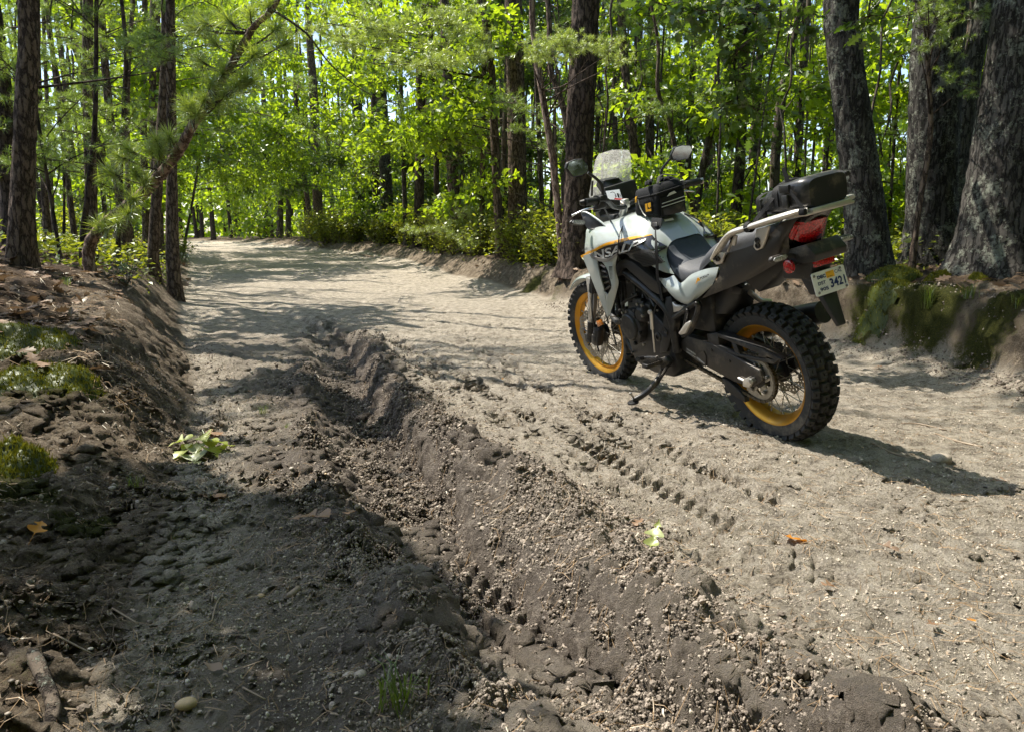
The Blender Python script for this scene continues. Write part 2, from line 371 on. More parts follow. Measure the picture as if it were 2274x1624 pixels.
def tag(o, label=None, cat=None, group=None, kind=None):
    if label: o['label'] = label
    if cat: o['category'] = cat
    if group: o['group'] = group
    if kind: o['kind'] = kind
    return o
def empty(name, loc=(0, 0, 0), rot=(0, 0, 0)):
    o = bpy.data.objects.new(name, None); col.objects.link(o); o.location = loc; o.rotation_euler = rot; o.empty_display_size = .05; return o
def beveled(verts, faces, w, seg=2, ang=30):
    bm = bmesh.new(); vv = [bm.verts.new(v) for v in verts]
    for f in faces:
        try: bm.faces.new([vv[i] for i in f])
        except ValueError: pass
    bmesh.ops.recalc_face_normals(bm, faces=bm.faces)
    ed = [e for e in bm.edges if len(e.link_faces) == 2 and e.calc_face_angle(0) > R(ang)]
    if w > 0 and ed: bmesh.ops.bevel(bm, geom=ed, offset=w, segments=seg, profile=.5, affect='EDGES', clamp_overlap=True)
    bm.normal_update()
    V = [tuple(v.co) for v in bm.verts]; idx = {v: i for i, v in enumerate(bm.verts)}
    Fc = [tuple(idx[v] for v in f.verts) for f in bm.faces]; bm.free(); return V, Fc
def plate(pts, t, bev=.003, vec=None):
    """polygon of 3-D points given thickness t (towards -y, or along vec)"""
    d = Vector(vec) if vec is not None else Vector((0, -t, 0)); n = len(pts)
    V = [Vector(p) for p in pts] + [Vector(p) + d for p in pts]
    Fc = [tuple(range(n)), tuple(range(2 * n - 1, n - 1, -1))] + [(i, i + n, (i + 1) % n + n, (i + 1) % n) for i in range(n)]
    return beveled(V, Fc, bev)
def boxg(c, s, bev=.003, rot=None):
    x, y, z = (k / 2 for k in s)
    V = [Vector((a * x, b * y, d * z)) for a in (-1, 1) for b in (-1, 1) for d in (-1, 1)]
    Fc = [(0, 1, 3, 2), (4, 6, 7, 5), (0, 4, 5, 1), (2, 3, 7, 6), (0, 2, 6, 4), (1, 5, 7, 3)]
    V, Fc = beveled(V, Fc, bev); m = Euler(rot).to_matrix() if rot else Matrix.Identity(3)
    return [tuple(m @ Vector(v) + Vector(c)) for v in V], Fc
def hexa(p8, bev=.003):
    """8 corners: bottom ring of 4, top ring of 4"""
    return beveled([Vector(p) for p in p8], [(0, 1, 2, 3), (7, 6, 5, 4), (0, 4, 5, 1), (1, 5, 6, 2), (2, 6, 7, 3), (3, 7, 4, 0)], bev)
def join(*gs):
    V = []; Fc = []
    for v, f in gs:
        b = len(V); V += list(v); Fc += [tuple(i + b for i in q) for q in f]
    return V, Fc
def mirr(g):
    v, f = g; return [(p[0], -p[1], p[2]) for p in v], [tuple(reversed(q)) for q in f]
def cr(pts, k):
    """Catmull-Rom resample, k steps per span"""
    P = np.array(pts, float); n = len(P)
    if n < 3 or k < 2:
        if k < 2: return P
        return np.array([P[i] + (P[i + 1] - P[i]) * j / k for i in range(n - 1) for j in range(k)] + [P[-1]])
    o = []
    for i in range(n - 1):
        a = P[i - 1] if i else 2 * P[0] - P[1]; b = P[i]; c = P[i + 1]; d = P[i + 2] if i + 2 < n else 2 * P[-1] - P[-2]
        for j in range(k):
            t = j / k; o.append(.5 * (2 * b + (c - a) * t + (2 * a - 5 * b + 4 * c - d) * t * t + (3 * b - a - 3 * c + d) * t ** 3))
    o.append(P[-1]); return np.array(o)
def surf(rows, k=4, kr=4, thick=0.):
    """smooth surface through a net of points"""
    A = np.array([cr(r, k) for r in rows]); B = np.array([cr(A[:, j], kr) for j in range(A.shape[1])])   # (cols, rows, 3)
    nu, nv = B.shape[:2]; V = B.reshape(-1, 3)
    Fc = [(i * nv + j, (i + 1) * nv + j, (i + 1) * nv + j + 1, i * nv + j + 1) for i in range(nu - 1) for j in range(nv - 1)]
    V = [tuple(v) for v in V]
    if thick:
        b = len(V)
        N = np.zeros((b, 3)); Va = np.array(V)
        for f in Fc:
            nn = np.cross(Va[f[2]] - Va[f[0]], Va[f[3]] - Va[f[1]])
            for i in f: N[i] += nn
        N /= np.linalg.norm(N, axis=1)[:, None] + 1e-9
        V += [tuple(v) for v in Va + N * thick]; F2 = [tuple(i + b for i in reversed(f)) for f in Fc]
        bd = [j for j in range(nv)] + [i * nv + nv - 1 for i in range(1, nu)] + [(nu - 1) * nv + j for j in range(nv - 2, -1, -1)] + [i * nv for i in range(nu - 2, 0, -1)]
        F3 = [(bd[i], bd[(i + 1) % len(bd)], bd[(i + 1) % len(bd)] + b, bd[i] + b) for i in range(len(bd))]
        Fc = Fc + F2 + F3
    return V, Fc
def tube(path, r, n=10, k=4, caps=True, flat=1., up=(0, 0, 1)):
    P = cr(path, k); m = len(P)
    rr = np.interp(np.linspace(0, 1, m), np.linspace(0, 1, len(r)), r) if isinstance(r, (list, tuple)) else np.full(m, r)
    T = np.gradient(P, axis=0); T /= np.linalg.norm(T, axis=1)[:, None] + 1e-9
    u = np.cross(T[0], up); u = u if np.linalg.norm(u) > .1 else np.cross(T[0], (1, 0, 0)); u /= np.linalg.norm(u)
    V = []
    for i in range(m):
        u = u - T[i] * (u @ T[i]); u /= np.linalg.norm(u) + 1e-9; w = np.cross(T[i], u)
        for j in range(n):
            a = 2 * math.pi * j / n; V.append(tuple(P[i] + rr[i] * (math.cos(a) * u + flat * math.sin(a) * w)))
    Fc = [(i * n + j, i * n + (j + 1) % n, (i + 1) * n + (j + 1) % n, (i + 1) * n + j) for i in range(m - 1) for j in range(n)]
    if caps: Fc += [tuple(range(n - 1, -1, -1)), tuple((m - 1) * n + j for j in range(n))]
    return V, Fc
def lathe(prof, c=(0, 0, 0), n=48, axis='y', closed=False, a0=0., a1=360.):
    V = []; full = abs(a1 - a0 - 360) < 1e-6; m = len(prof); na = n if full else n + 1
    for i in range(na):
        a = R(a0 + (a1 - a0) * i / n); ca, sa = math.cos(a), math.sin(a)
        for r, h in prof:
            if axis == 'y': V.append((c[0] + r * ca, c[1] + h, c[2] + r * sa))
            elif axis == 'x': V.append((c[0] + h, c[1] + r * ca, c[2] + r * sa))
            else: V.append((c[0] + r * ca, c[1] + r * sa, c[2] + h))
    Fc = []
    for i in range(n):
        i2 = (i + 1) % na
        for j in range(m if closed else m - 1):
            j2 = (j + 1) % m; Fc.append((i * m + j, i * m + j2, i2 * m + j2, i2 * m + j))
    return V, Fc
def disc(c, r, h, n=20, axis='y'): return lathe([(0.0001, h), (r * .85, h), (r, h * .6), (r, 0), (.0001, 0)], c, n, axis)
def text_mesh(s, bold=0., shear=0., space=1.):
    cu = bpy.data.curves.new('lettering', 'FONT'); cu.body = s; cu.offset = bold; cu.shear = shear; cu.space_character = space; cu.resolution_u = 4
    o = bpy.data.objects.new('lettering', cu); col.objects.link(o); dg = bpy.context.evaluated_depsgraph_get(); dg.update()
    me = bpy.data.meshes.new_from_object(o.evaluated_get(dg))
    v = np.array([x.co[:] for x in me.vertices]); f = [tuple(p.vertices) for p in me.polygons]
    bpy.data.objects.remove(o); bpy.data.curves.remove(cu); bpy.data.meshes.remove(me)
    v = (v - v.min(0)) / (np.ptp(v, axis=0) + 1e-9); return v, f
def letters(name, s, BL, BR, TR, TL, mat, parent, bold=.02, shear=0., lift=(0, .0025, 0), space=1.):
    v, f = text_mesh(s, bold, shear, space); BL, BR, TR, TL = map(np.array, (BL, BR, TR, TL)); L = np.array(lift)
    V = [tuple((BL * (1 - a) + BR * a) * (1 - b) + (TL * (1 - a) + TR * a) * b + L) for a, b in v[:, :2]]
    return make(name, V, f, mat, parent, 0)

# ------------------------------------------------------------------ the ground: one sheet
MOSS_SPOTS = [((-2.4,3.506,0.396), .42), ((-2.022,3.08,0.284), .35), ((-1.747,2.444,0.129), .22), ((-1.574,2.258,0.091), .2), ((-1.309,2.118,0.041), .16), ((-.983,1.338,0.002), .12), ((2.918,5.946,0.339), .45), ((3.111,5.446,0.389), .5), ((3.217,4.863,0.296), .45), ((3.077,5.86,0.529), .5), ((0.602,9.451,0.224), .4), ((0.283,10.58,0.204), .4)]
def relief(x, y):
    z = macro(x, y); near = sm((11 - y) / 4)
    lane = sm((x - pl(y, LEFT_TOE)) / .5 + .3) * sm((pl(y, RIGHT_TOE) - x) / .5 + .3)
    d, s, a = poly_dist(x, y, RUT); xs = -s
    wob = .05 * fbm(x * 3, y * 3, 21, 3)
    u = (xs + wob)
    dep = pl(y, [(.4, .05), (1.2, .075), (1.8, .10), (2.6, .12), (4.6, .13), (6, .09), (7.5, .05), (10, .03), (14, 0)])
    prof = np.where(u > 0, 1 - sm((u - .12) / .09), 1 - sm((-u - .14) / .16))
    z = z - dep * prof
    db, sb, ab = poly_dist(x, y, BERM); kb = np.exp(-((db + wob) / .12) ** 2) * sm((7.4 - y) / 1.2)
    lump = .55 + .75 * np.clip(fbm(x * 4.5, y * 4.5, 31, 3) + .25, 0, 1)
    z = z + .085 * kb * lump * 1.15 * pl(y, [(.5, .9), (1.7, 1.), (3, 1.), (4, .7), (7, .75)])
    # hollow behind the berm
    z = z - .07 * np.exp(-(((x - .07) / .17) ** 2 + ((y - 2.72) / .13) ** 2)) - .05 * np.exp(-(((x - .52) / .10) ** 2 + ((y - 2.02) / .10) ** 2))
    dl, sl, al = poly_dist(x, y, LRIDGE); kl = np.exp(-(dl / .12) ** 2) * sm((6 - y) / 1.5)
    z = z + .060 * kl * (.5 + .8 * np.clip(fbm(x * 5, y * 5, 37, 3) + .3, 0, 1))
    # tyre prints
    calm = np.ones_like(x)
    for pts, w, amp, pit, sd, yr in ((TRACK_A, .15, .040, .070, 3, (1.75, 7.5)), (TRACK_B, .13, .028, .066, 4, (2.2, 6.5)), (TRACK_C, .16, .04, .085, 5, (6.0, 8.8)), (RUT, .13, .040, .080, 6, (1.25, 2.5))):
        d2, s2, a2 = poly_dist(x, y, pts); q = np.abs(s2)
        ph = a2 / pit + np.where(s2 > 0, .5, 0) + q * 6.0 + np.where(q > w * .55, .35, 0)
        tri = np.abs((ph % 1.) - .5) * 2
        lug = sm((tri - .42) / .12)
        msk = sm((w - q) / .02) * sm((q - .012) / .012) * sm((y - yr[0]) / .15) * sm((yr[1] - y) / .6) * sm(1.0 + 1.3 * fbm(x * 2.2, y * 2.2, sd, 2))
        z = z - amp * msk * lug - .006 * msk; calm = calm * (1 - .75 * msk)
    z = z + .022 * np.exp(-(((x - .95) / .9) ** 2 + ((y - 3.9) / 1.5) ** 2) ** 2)
    # crumbs and clods
    crumb = np.clip(.28 + .95 * kb + .75 * kl + .45 * prof * sm((7 - y) / 2) + .5 * sm((.15 - xs) / .3) * sm((y - 2) / .5) * sm((7 - y) / 2) * lane, 0, 1.25)
    n1 = fbm(x * 11, y * 11, 51, 2); n2 = 1 - np.abs(fbm(x * 26, y * 26, 53, 2)) * 2; n3 = noise2(x * 60, y * 60, 57); n4 = noise2(x * 105, y * 105, 59)
    bank = 1 - lane
    w1_ = worley(x * 15 + n1 * .5, y * 15, 81); w2_ = worley(x * 34 + n3 * .4, y * 34 + n1 * .5, 83); w3_ = worley(x * 72 + n3 * .3, y * 72, 85)
    z = z + near * calm * (crumb * (.024 * n1 + .014 * n2 + .030 * w1_ + .019 * w2_ + .009 * w3_) + (.004 + .008 * bank) * n3 + .0075 * w3_ * (.5 + n1) + .007 * w2_ * np.clip(n1 + .1, 0, 1) + .003 * n4)
    z = z + (.03 + .04 * bank) * fbm(x * 1.7, y * 1.7, 61, 4) * sm((np.hypot(x - 1, y - 3.6) - .6) / 2.0)
    z = z + bank * near * .035 * (1 - np.abs(fbm(x * 4.5, y * 4.5, 67, 3)) * 2.2)
    # soil kinds
    w1 = fbm(x * 2.2, y * 2.2, 71, 4)
    mud = np.clip(.95 * np.exp(-((xs - .10) / .26) ** 2) * pl(y, [(.8, .75), (2, .75), (2.6, 1), (6, 1.), (7.5, .4), (10, .1)]) + .62 * sm((-xs) / .3) * lane * sm((8.5 - y) / 3) + .30 * np.exp(-((xs - .42) / .22) ** 2) * sm((6 - y) / 2) + .25 * w1 - .06, 0, 1)
    mud = np.where(y > 8, mud * .5, mud)
    onl = pl(y, LEFT_TOE) - x; onr = x - pl(y, RIGHT_TOE)
    clay = np.clip(np.maximum(sm((onl + .1) / .3), sm((onr + .05) / .25)) + .2 * w1, 0, 1)
    litter = np.clip(np.maximum(sm((onl - .62 - .3 * w1) / .4) * pl(y, [(0, 0), (2.6, .1), (4.2, 1), (160, 1)]), sm((onr - .40 - .2 * w1) / .3)), 0, 1)
    moss = np.zeros_like(x)
    for c, r in MOSS_SPOTS: moss = np.maximum(moss, np.exp(-((x - c[0]) ** 2 + (y - c[1]) ** 2) / (r * r * .35)) * .8)
    moss = np.clip(moss * (1.0 + .7 * w1) * .95 + .35 * sm((onl + .05) / .3) * sm((1.2 - onl) / .4) * (w1 + .15) * sm((9 - y) / 3) + .25 * sm((onr) / .2) * sm((1.4 - onr) / .6) * (w1 + .1), 0, 1)
    return z, mud, clay, litter, moss
def graded(segs):
    o = [segs[0][0]]
    for a, b, st in segs:
        n = max(1, round((b - a) / st)); o += list(a + (b - a) * np.arange(1, n + 1) / n)
    return np.array(o)
gx = np.concatenate([-np.geomspace(150, 9, 34), graded([(-8.6, -4, .10), (-4, -2.4, .028), (-2.4, -1.3, .0125), (-1.3, 1.5, .0078), (1.5, 2.4, .0125), (2.4, 4.4, .024), (4.4, 8.6, .12)]), np.geomspace(9, 150, 34)])
gy = np.concatenate([graded([(-12, 0, .5), (0, 1., .1), (1., 2.6, .0072), (2.6, 3.6, .010), (3.6, 5, .0155), (5, 8, .026), (8, 14, .06), (14, 34, .22)]), np.geomspace(35, 190, 34)])
GX, GY = np.meshgrid(gx, gy)
GZ, gm_mud, gm_clay, gm_lit, gm_moss = relief(GX, GY)
ny, nx = GX.shape
idx = np.arange(nx * ny).reshape(ny, nx)
quads = np.stack([idx[:-1, :-1].ravel(), idx[:-1, 1:].ravel(), idx[1:, 1:].ravel(), idx[1:, :-1].ravel()], 1)
# ragged cut faces: push steep parts in and out sideways
sx_ = np.gradient(GZ, axis=1) / np.gradient(GX, axis=1); sy_ = np.gradient(GZ, axis=0) / np.gradient(GY, axis=0); steep = sm((np.hypot(sx_, sy_) - .35) / .8) * sm((14 - GY) / 4) * sm((np.hypot(GX - .4, GY - 2.2) - .2) / .8)
q_ = .055 * fbm(GX * 5 + GZ * 7, GY * 5 - GZ * 6, 95, 3) + .030 * (worley(GX * 9 + GZ * 9, GY * 9 + GZ * 5, 97) - .4) + .014 * noise2(GX * 38 + GZ * 30, GY * 38, 99); nrm = np.hypot(sx_, sy_) + 1e-6
ground = fast('ground', np.stack([(GX - steep * q_ * sx_ / nrm).ravel(), (GY - steep * q_ * sy_ / nrm).ravel(), (GZ + .3 * steep * q_).ravel()], 1), quads, 'soil')
tag(ground, 'sandy rutted forest track between low cut banks', None, None, 'structure')
for nm, arr in (('mud', gm_mud), ('clay', gm_clay), ('litter', gm_lit), ('moss', gm_moss)):
    at_ = ground.data.attributes.new(nm, 'FLOAT', 'POINT'); at_.data.foreach_set('value', arr.ravel().astype(np.float32))
def gz(x, y):
    """height of the finished sheet"""
    x = np.atleast_1d(np.asarray(x, float)); y = np.atleast_1d(np.asarray(y, float))
    i = np.clip(np.searchsorted(gx, x) - 1, 0, nx - 2); j = np.clip(np.searchsorted(gy, y) - 1, 0, ny - 2)
    tx = np.clip((x - gx[i]) / (gx[i + 1] - gx[i]), 0, 1); ty = np.clip((y - gy[j]) / (gy[j + 1] - gy[j]), 0, 1)
    return (GZ[j, i] * (1 - tx) * (1 - ty) + GZ[j, i + 1] * tx * (1 - ty) + GZ[j + 1, i] * (1 - tx) * ty + GZ[j + 1, i + 1] * tx * ty)
def g1(x, y): return float(gz(x, y)[0])

# ------------------------------------------------------------------ the motorcycle (x forward, y left, z up, origin at rear tyre contact)
BIKE_ROT = (R(-12.6), 0, R(113.27)); BIKE_LOC = (1.2735, 3.269, -.006)
bike = tag(empty('motorcycle', BIKE_LOC, BIKE_ROT), 'light grey adventure motorcycle with gold spoked wheels leaning on its sidestand', 'motorcycle')
def part(name, g, mat, parent=None, smooth=40, label=None):
    o = make(name, g[0], g[1], mat, parent or bike, smooth)
    if label: o['label'] = label
    return o
def bolt(c, r, parent, mat='screw', axis='y', h=.006): return part('bolt', disc(c, r, h, 12, axis), mat, parent)
# ---- wheels
def wheel(name, c, tr, hw, rimr, rimw, nblk, rows, steer, label, disc_sides, disc_r):
    hub = part(name, lathe([(.0001, -hw * .95), (.022, -hw * .95), (.024, -rimw * .8), (.055, -rimw * .78), (.055, -rimw * .60), (.034, -rimw * .5), (.034, rimw * .5), (.055, rimw * .60), (.055, rimw * .78), (.024, rimw * .8), (.022, hw * .95), (.0001, hw * .95)], (0, 0, 0), 28), 'engine', bike, 40, label)
    hub.location = c; hub.rotation_euler = (0, 0, R(steer))
    w = rimw
    part('rim', lathe([(rimr, w), (rimr + .006, w + .002), (rimr + .006, w - .006), (rimr - .010, w - .010), (rimr - .012, -w + .010), (rimr + .006, -w + .006), (rimr + .006, -w - .002), (rimr, -w), (rimr - .006, -w + .004), (rimr - .014, -w + .012), (rimr - .022, -w + .020), (rimr - .036, -.016), (rimr - .038, 0), (rimr - .036, .016), (rimr - .022, w - .020), (rimr - .014, w - .012), (rimr - .006, w - .004)], (0, 0, 0), 72, 'y', True), 'gold', hub, 30)
    tcr = tr - .013
    prof = [(rimr - .002, w - .004), (rimr + .010, w + .006), (rimr + .030, hw * .95), ((rimr + tcr) / 2 + .012, hw), (tcr - .024, hw * .97), (tcr - .012, hw * .80), (tcr - .003, hw * .42), (tcr, 0)]
    prof = prof + [(r, -y) for r, y in reversed(prof[:-1])]
    part('tyre', lathe(prof, (0, 0, 0), 96), 'rubber', hub, 60)
    # lacing
    sp = fast('spoke', *_rod(1., .0022, 6), 'steel', None, True, False)
    ns = 32
    for i in range(ns):
        sd = 1 if i % 2 else -1; a = 2 * math.pi * i / ns; b = a + (R(62) if (i // 2) % 2 else -R(62)) * .5
        p0 = Vector((.052 * math.cos(b), sd * rimw * .69, .052 * math.sin(b))); p1 = Vector(((rimr - .034) * math.cos(a), sd * .010, (rimr - .034) * math.sin(a)))
        o = inst('spoke', sp, hub, p0, (p1 - p0).to_track_quat('Z', 'Y').to_euler(), (1, 1, (p1 - p0).length))
        if i % 4 == 0: pass
    nip = make('spoke_nipple', *lathe([(.0001, 0), (.0045, 0), (.0045, .012), (.003, .014), (.0001, .014)], (0, 0, 0), 8, 'z'), 'steel', None, 40, False)
    for i in range(ns):
        a = 2 * math.pi * i / ns; sd = 1 if i % 2 else -1
        inst('spoke_nipple', nip, hub, ((rimr - .036) * math.cos(a), sd * .010, (rimr - .036) * math.sin(a)), Vector((-math.cos(a), 0, -math.sin(a))).to_track_quat('Z', 'Y').to_euler())
    # tread blocks
    for yy, bw, bl, off, tilt, dr, slot in rows:
        me = make('tread_block', *_block(bl, bw, .016, slot), 'rubber', None, 30, False)
        for i in range(nblk):
            a = 2 * math.pi * (i + off) / nblk; r = tr - .013 - dr
            o = bpy.data.objects.new('tread_block', me); col.objects.link(o); o.parent = hub
            o.matrix_local = Matrix.Translation((r * math.cos(a), yy, r * math.sin(a))) @ Matrix.Rotation(-a, 4, 'Y') @ Matrix.Rotation(R(90), 4, 'Y') @ Matrix.Rotation(R(tilt), 4, 'X')
    for sd, rr in disc_sides:
        ro, ri = disc_r; nA = 60; bands = [ri, ri + (ro - ri) * .22, ri + (ro - ri) * .42, ri + (ro - ri) * .58, ri + (ro - ri) * .8, ro]; V = []; Fc = []
        for k in range(nA):
            for j, rad in enumerate(bands):
                q = rad + (.006 * math.cos(k * 2 * math.pi / 6 * 1.0) if j in (0, 5) else 0); a = 2 * math.pi * k / nA; V.append((q * math.cos(a), rr, q * math.sin(a)))
        for k in range(nA):
            for j in range(5):
                if (j == 1 and k % 2) or (j == 3 and not k % 2): continue
                k2 = (k + 1) % nA; Fc.append((k * 6 + j, k * 6 + j + 1, k2 * 6 + j + 1, k2 * 6 + j))
        b = len(V); V2 = V + [(x, y - sd * .004, z) for x, y, z in V]; F2 = Fc + [tuple(i + b for i in reversed(f)) for f in Fc]
        dsk = part('brake_disc', (V2, F2), 'steel', hub, 30)
        for k in range(6):
            a = k * math.pi / 3; part('disc_carrier', tube([(.035 * math.cos(a), rr, .035 * math.sin(a)), (ri * 1.03 * math.cos(a + .25), rr, ri * 1.03 * math.sin(a + .25))], .006, 6, 1), 'engine', hub)
    return hub
def _rod(L, r, n):
    a = np.arange(n) * 2 * math.pi / n; V = np.concatenate([np.stack([r * np.cos(a), r * np.sin(a), np.zeros(n)], 1), np.stack([r * np.cos(a), r * np.sin(a), np.full(n, L)], 1)])
    return V, np.array([(i, (i + 1) % n, n + (i + 1) % n, n + i) for i in range(n)])
def _block(l, w, h, slot):
    """tread lug: tapered block, optional sipe sunk in its top; local x along the tyre, z outwards"""
    x, y = l / 2, w / 2; V = [(-x, -y, -.008), (x, -y, -.008), (x, y, -.008), (-x, y, -.008)]; q = .86
    V += [(-x * q, -y * q, h), (x * q, -y * q, h), (x * q, y * q, h), (-x * q, y * q, h)]
    Fc = [(0, 1, 5, 4), (1, 2, 6, 5), (2, 3, 7, 6), (3, 0, 4, 7)]
    if not slot: return V, Fc + [(4, 5, 6, 7)]
    sx, sy = x * .34, y * .13; z2 = h - .006
    V += [(-sx, -sy, h), (sx, -sy, h), (sx, sy, h), (-sx, sy, h), (-sx, -sy, z2), (sx, -sy, z2), (sx, sy, z2), (-sx, sy, z2)]
    return V, Fc + [(4, 5, 9, 8), (5, 6, 10, 9), (6, 7, 11, 10), (7, 4, 8, 11), (8, 9, 13, 12), (9, 10, 14, 13), (10, 11, 15, 14), (11, 8, 12, 15), (12, 13, 14, 15)]
rw = wheel('rear_wheel', (.026, 0, .342), .318, .068, .232, .054, 38, [(.021, .036, .037, 0, -8, .000, True), (-.021, .036, .037, .5, 8, .000, True), (.056, .031, .037, .5, -34, .011, True), (-.056, .031, .037, 0, 34, .011, True)], 0, 'gold rimmed rear wheel with deep block tread', [(-1, -.072)], (.118, .078))
fwh = wheel('front_wheel', (1.573, 0, .346), .339, .045, .264, .030, 42, [(0, .034, .030, 0, 0, .000, True), (.033, .030, .032, .5, -34, .008, False), (-.033, .030, .032, .5, 34, .008, False)], 4, 'slim gold rimmed front wheel steered slightly left', [(1, .070), (-1, -.070)], (.155, .112))
# sprocket and chain
nT = 44; ro = .110
V = []; Fc = []
for k in range(nT * 4):
    a = 2 * math.pi * k / (nT * 4); r = ro if k % 4 in (0, 1) else ro - .006
    inr = .078 - .014 * max(0, math.cos(5 * a / 1.0)) ** .5 if math.cos(5 * a) > 0 else .078
    for yy in (.098, .091): V += [(r * math.cos(a), yy, r * math.sin(a)), (inr * math.cos(a), yy, inr * math.sin(a))]
n4 = nT * 4
for k in range(n4):
    p, q = k * 4, ((k + 1) % n4) * 4; Fc += [(p, p + 1, q + 1, q), (p + 2, q + 2, q + 3, p + 3), (p, q, q + 2, p + 2), (p + 1, p + 3, q + 3, q + 1)]
spk = part('sprocket', (V, Fc), 'steel', rw, 30)
for k in range(5):
    a = R(72 * k + 20); ca, sa = math.cos(a), math.sin(a)
    arm = [(.04 * ca - .024 * sa, .098, .04 * sa + .024 * ca), (.082 * ca - .014 * sa, .098, .082 * sa + .014 * ca), (.082 * ca + .014 * sa, .098, .082 * sa - .014 * ca), (.04 * ca + .024 * sa, .098, .04 * sa - .024 * ca)]
    part('sprocket_arm', plate(arm, .007, .001), 'steel', rw); part('sprocket_bolt', disc((.068 * ca, .098, .068 * sa), .009, .012, 6), 'screw', rw)
part('sprocket_hub', lathe([(.0001, .100), (.030, .100), (.044, .097), (.044, .06), (.0001, .06)], (0, 0, 0), 28), 'engine', rw)
part('axle_nut', lathe([(.0001, .142), (.010, .142), (.015, .138), (.015, .118), (.0001, .118)], (0, 0, 0), 6), 'steel', rw, 20)
# chain path: rear sprocket (0,.335) r .108, front sprocket (.655,.40) r .042
import math as _m
RC, FC = np.array((.026, .342)), np.array((.655, .405)); r1, r2 = .107, .042
dv = FC - RC; L0 = np.linalg.norm(dv); an = _m.atan2(dv[1], dv[0]); be = _m.acos((r1 - r2) / L0)
path = []
for t in np.linspace(an + be, an + 2 * _m.pi - be, 60): path.append(RC + r1 * np.array((_m.cos(t), _m.sin(t))))
for t in np.linspace(an - be, an + be, 22): path.append(FC + r2 * np.array((_m.cos(t), _m.sin(t))))
path.append(path[0]); path = np.array(path)
seg = np.linalg.norm(np.diff(path, axis=0), axis=1); cum = np.concatenate([[0], np.cumsum(seg)]); nl = int(cum[-1] / .0159)
gs = []
for i in range(nl):
    s0 = cum[-1] * i / nl; s1 = cum[-1] * (i + 1) / nl
    a = np.array([np.interp(s0, cum, path[:, k]) for k in (0, 1)]); b = np.array([np.interp(s1, cum, path[:, k]) for k in (0, 1)]); c = (a + b) / 2; an2 = _m.atan2(b[1] - a[1], b[0] - a[0])
    w = .0165 if i % 2 else .012
    for sgn in (1, -1): gs.append(boxg((c[0], .0945 + sgn * w / 2, c[1]), (.020, .002, .014), .0, (0, -an2, 0)))
    gs.append(boxg((a[0], .0945, a[1]), (.009, .020, .009), .0, (0, -an2, 0)))
ch = part('chain', join(*gs), 'chain_steel', bike, 30); ch['kind'] = 'stuff'
# ---- swingarm
sw = [(0.56,0.125,0.44), (0.485,0.125,0.489), (0.313,0.125,0.479), (0.121,0.125,0.433), (-.016,0.12,0.396), (-.031,0.12,0.349), (0.033,0.12,0.304), (0.162,0.12,0.304), (0.432,0.125,0.367), (0.552,0.125,0.415)]
part('swingarm', join(plate(sw, .045, .006), mirr(plate(sw, .045, .006)), boxg((.60, 0, .43), (.10, .21, .075), .01), boxg((.36, 0, .42), (.07, .20, .05), .01)), 'swingarm')
part('swingarm_label', plate([(0.395,0.127,0.417), (0.356,0.127,0.429), (0.345,0.127,0.404), (0.359,0.127,0.348), (0.425,0.127,0.378)], .002, 0), 'plastic_grey')
letters('warning_print', 'WARNING', (0.422,0.127,0.382), (0.365,0.127,0.359), (0.361,0.127,0.368), (0.417,0.127,0.393), 'white_ink', bike, .0, 0, (0, .001, 0))
letters('warning_print', 'CHAIN SLACK', (0.498,0.127,0.402), (0.429,0.127,0.383), (0.427,0.127,0.39), (0.496,0.127,0.411), 'white_ink', bike, .0, 0, (0, .001, 0))
letters('warning_print', 'TYRE INFORMATION', (0.495,0.127,0.417), (0.426,0.127,0.397), (0.424,0.127,0.406), (0.493,0.127,0.427), 'white_ink', bike, .0, 0, (0, .001, 0))
part('chain_adjuster', join(plate([(0.084,0.136,0.337), (0.039,0.136,0.359), (0.031,0.136,0.326), (0.049,0.136,0.304), (0.09,0.136,0.304)], .016, .003)), 'silver')
part('adjuster_bolt', tube([(0.121,0.128,0.336), (0.086,0.128,0.33)], .006, 8, 1), 'silver')
cg = [(0.322,0.122,0.521), (0.215,0.122,0.54), (0.138,0.118,0.518), (-.024,0.112,0.497), (-.146,0.108,0.46), (-.096,0.108,0.434), (0.052,0.112,0.444), (0.16,0.116,0.476), (0.244,0.12,0.465), (0.327,0.122,0.463)]
grd = part('chain_guard', join(plate([(0.322,0.122,0.521), (0.241,0.122,0.535), (0.239,0.122,0.467), (0.322,0.122,0.465)], .05, .004), plate([(0.241,0.122,0.535), (0.138,0.118,0.518), (-.024,0.112,0.496), (-.144,0.106,0.46), (-.112,0.106,0.45), (-.008,0.112,0.47), (0.136,0.118,0.497), (0.239,0.122,0.514)], .05, .003),
    plate([(0.321,0.123,0.466), (0.236,0.123,0.474), (0.115,0.118,0.448), (0.018,0.112,0.447), (-.128,0.106,0.455), (-.094,0.107,0.431), (0.03,0.113,0.432), (0.152,0.119,0.435), (0.179,0.122,0.399), (0.259,0.123,0.438)], .02, .003), plate([(0.158,0.116,0.502), (0.126,0.116,0.496), (0.104,0.116,0.444), (0.136,0.116,0.441)], .03, .002), plate([(-.023,0.112,0.493), (-.063,0.11,0.483), (-.058,0.11,0.453), (-.006,0.112,0.453)], .03, .002)), 'plastic')
for q in ((0.295,0.124,0.443), (0.173,0.124,0.408)): bolt(q, .007, grd, 'plastic_grey')
part('lower_chain_guard', plate([(0.258,0.118,0.308), (0.215,0.118,0.303), (0.166,0.116,0.276), (0.117,0.112,0.237), (0.118,0.112,0.21), (0.169,0.116,0.227), (0.238,0.118,0.249)], .03, .003), 'plastic')
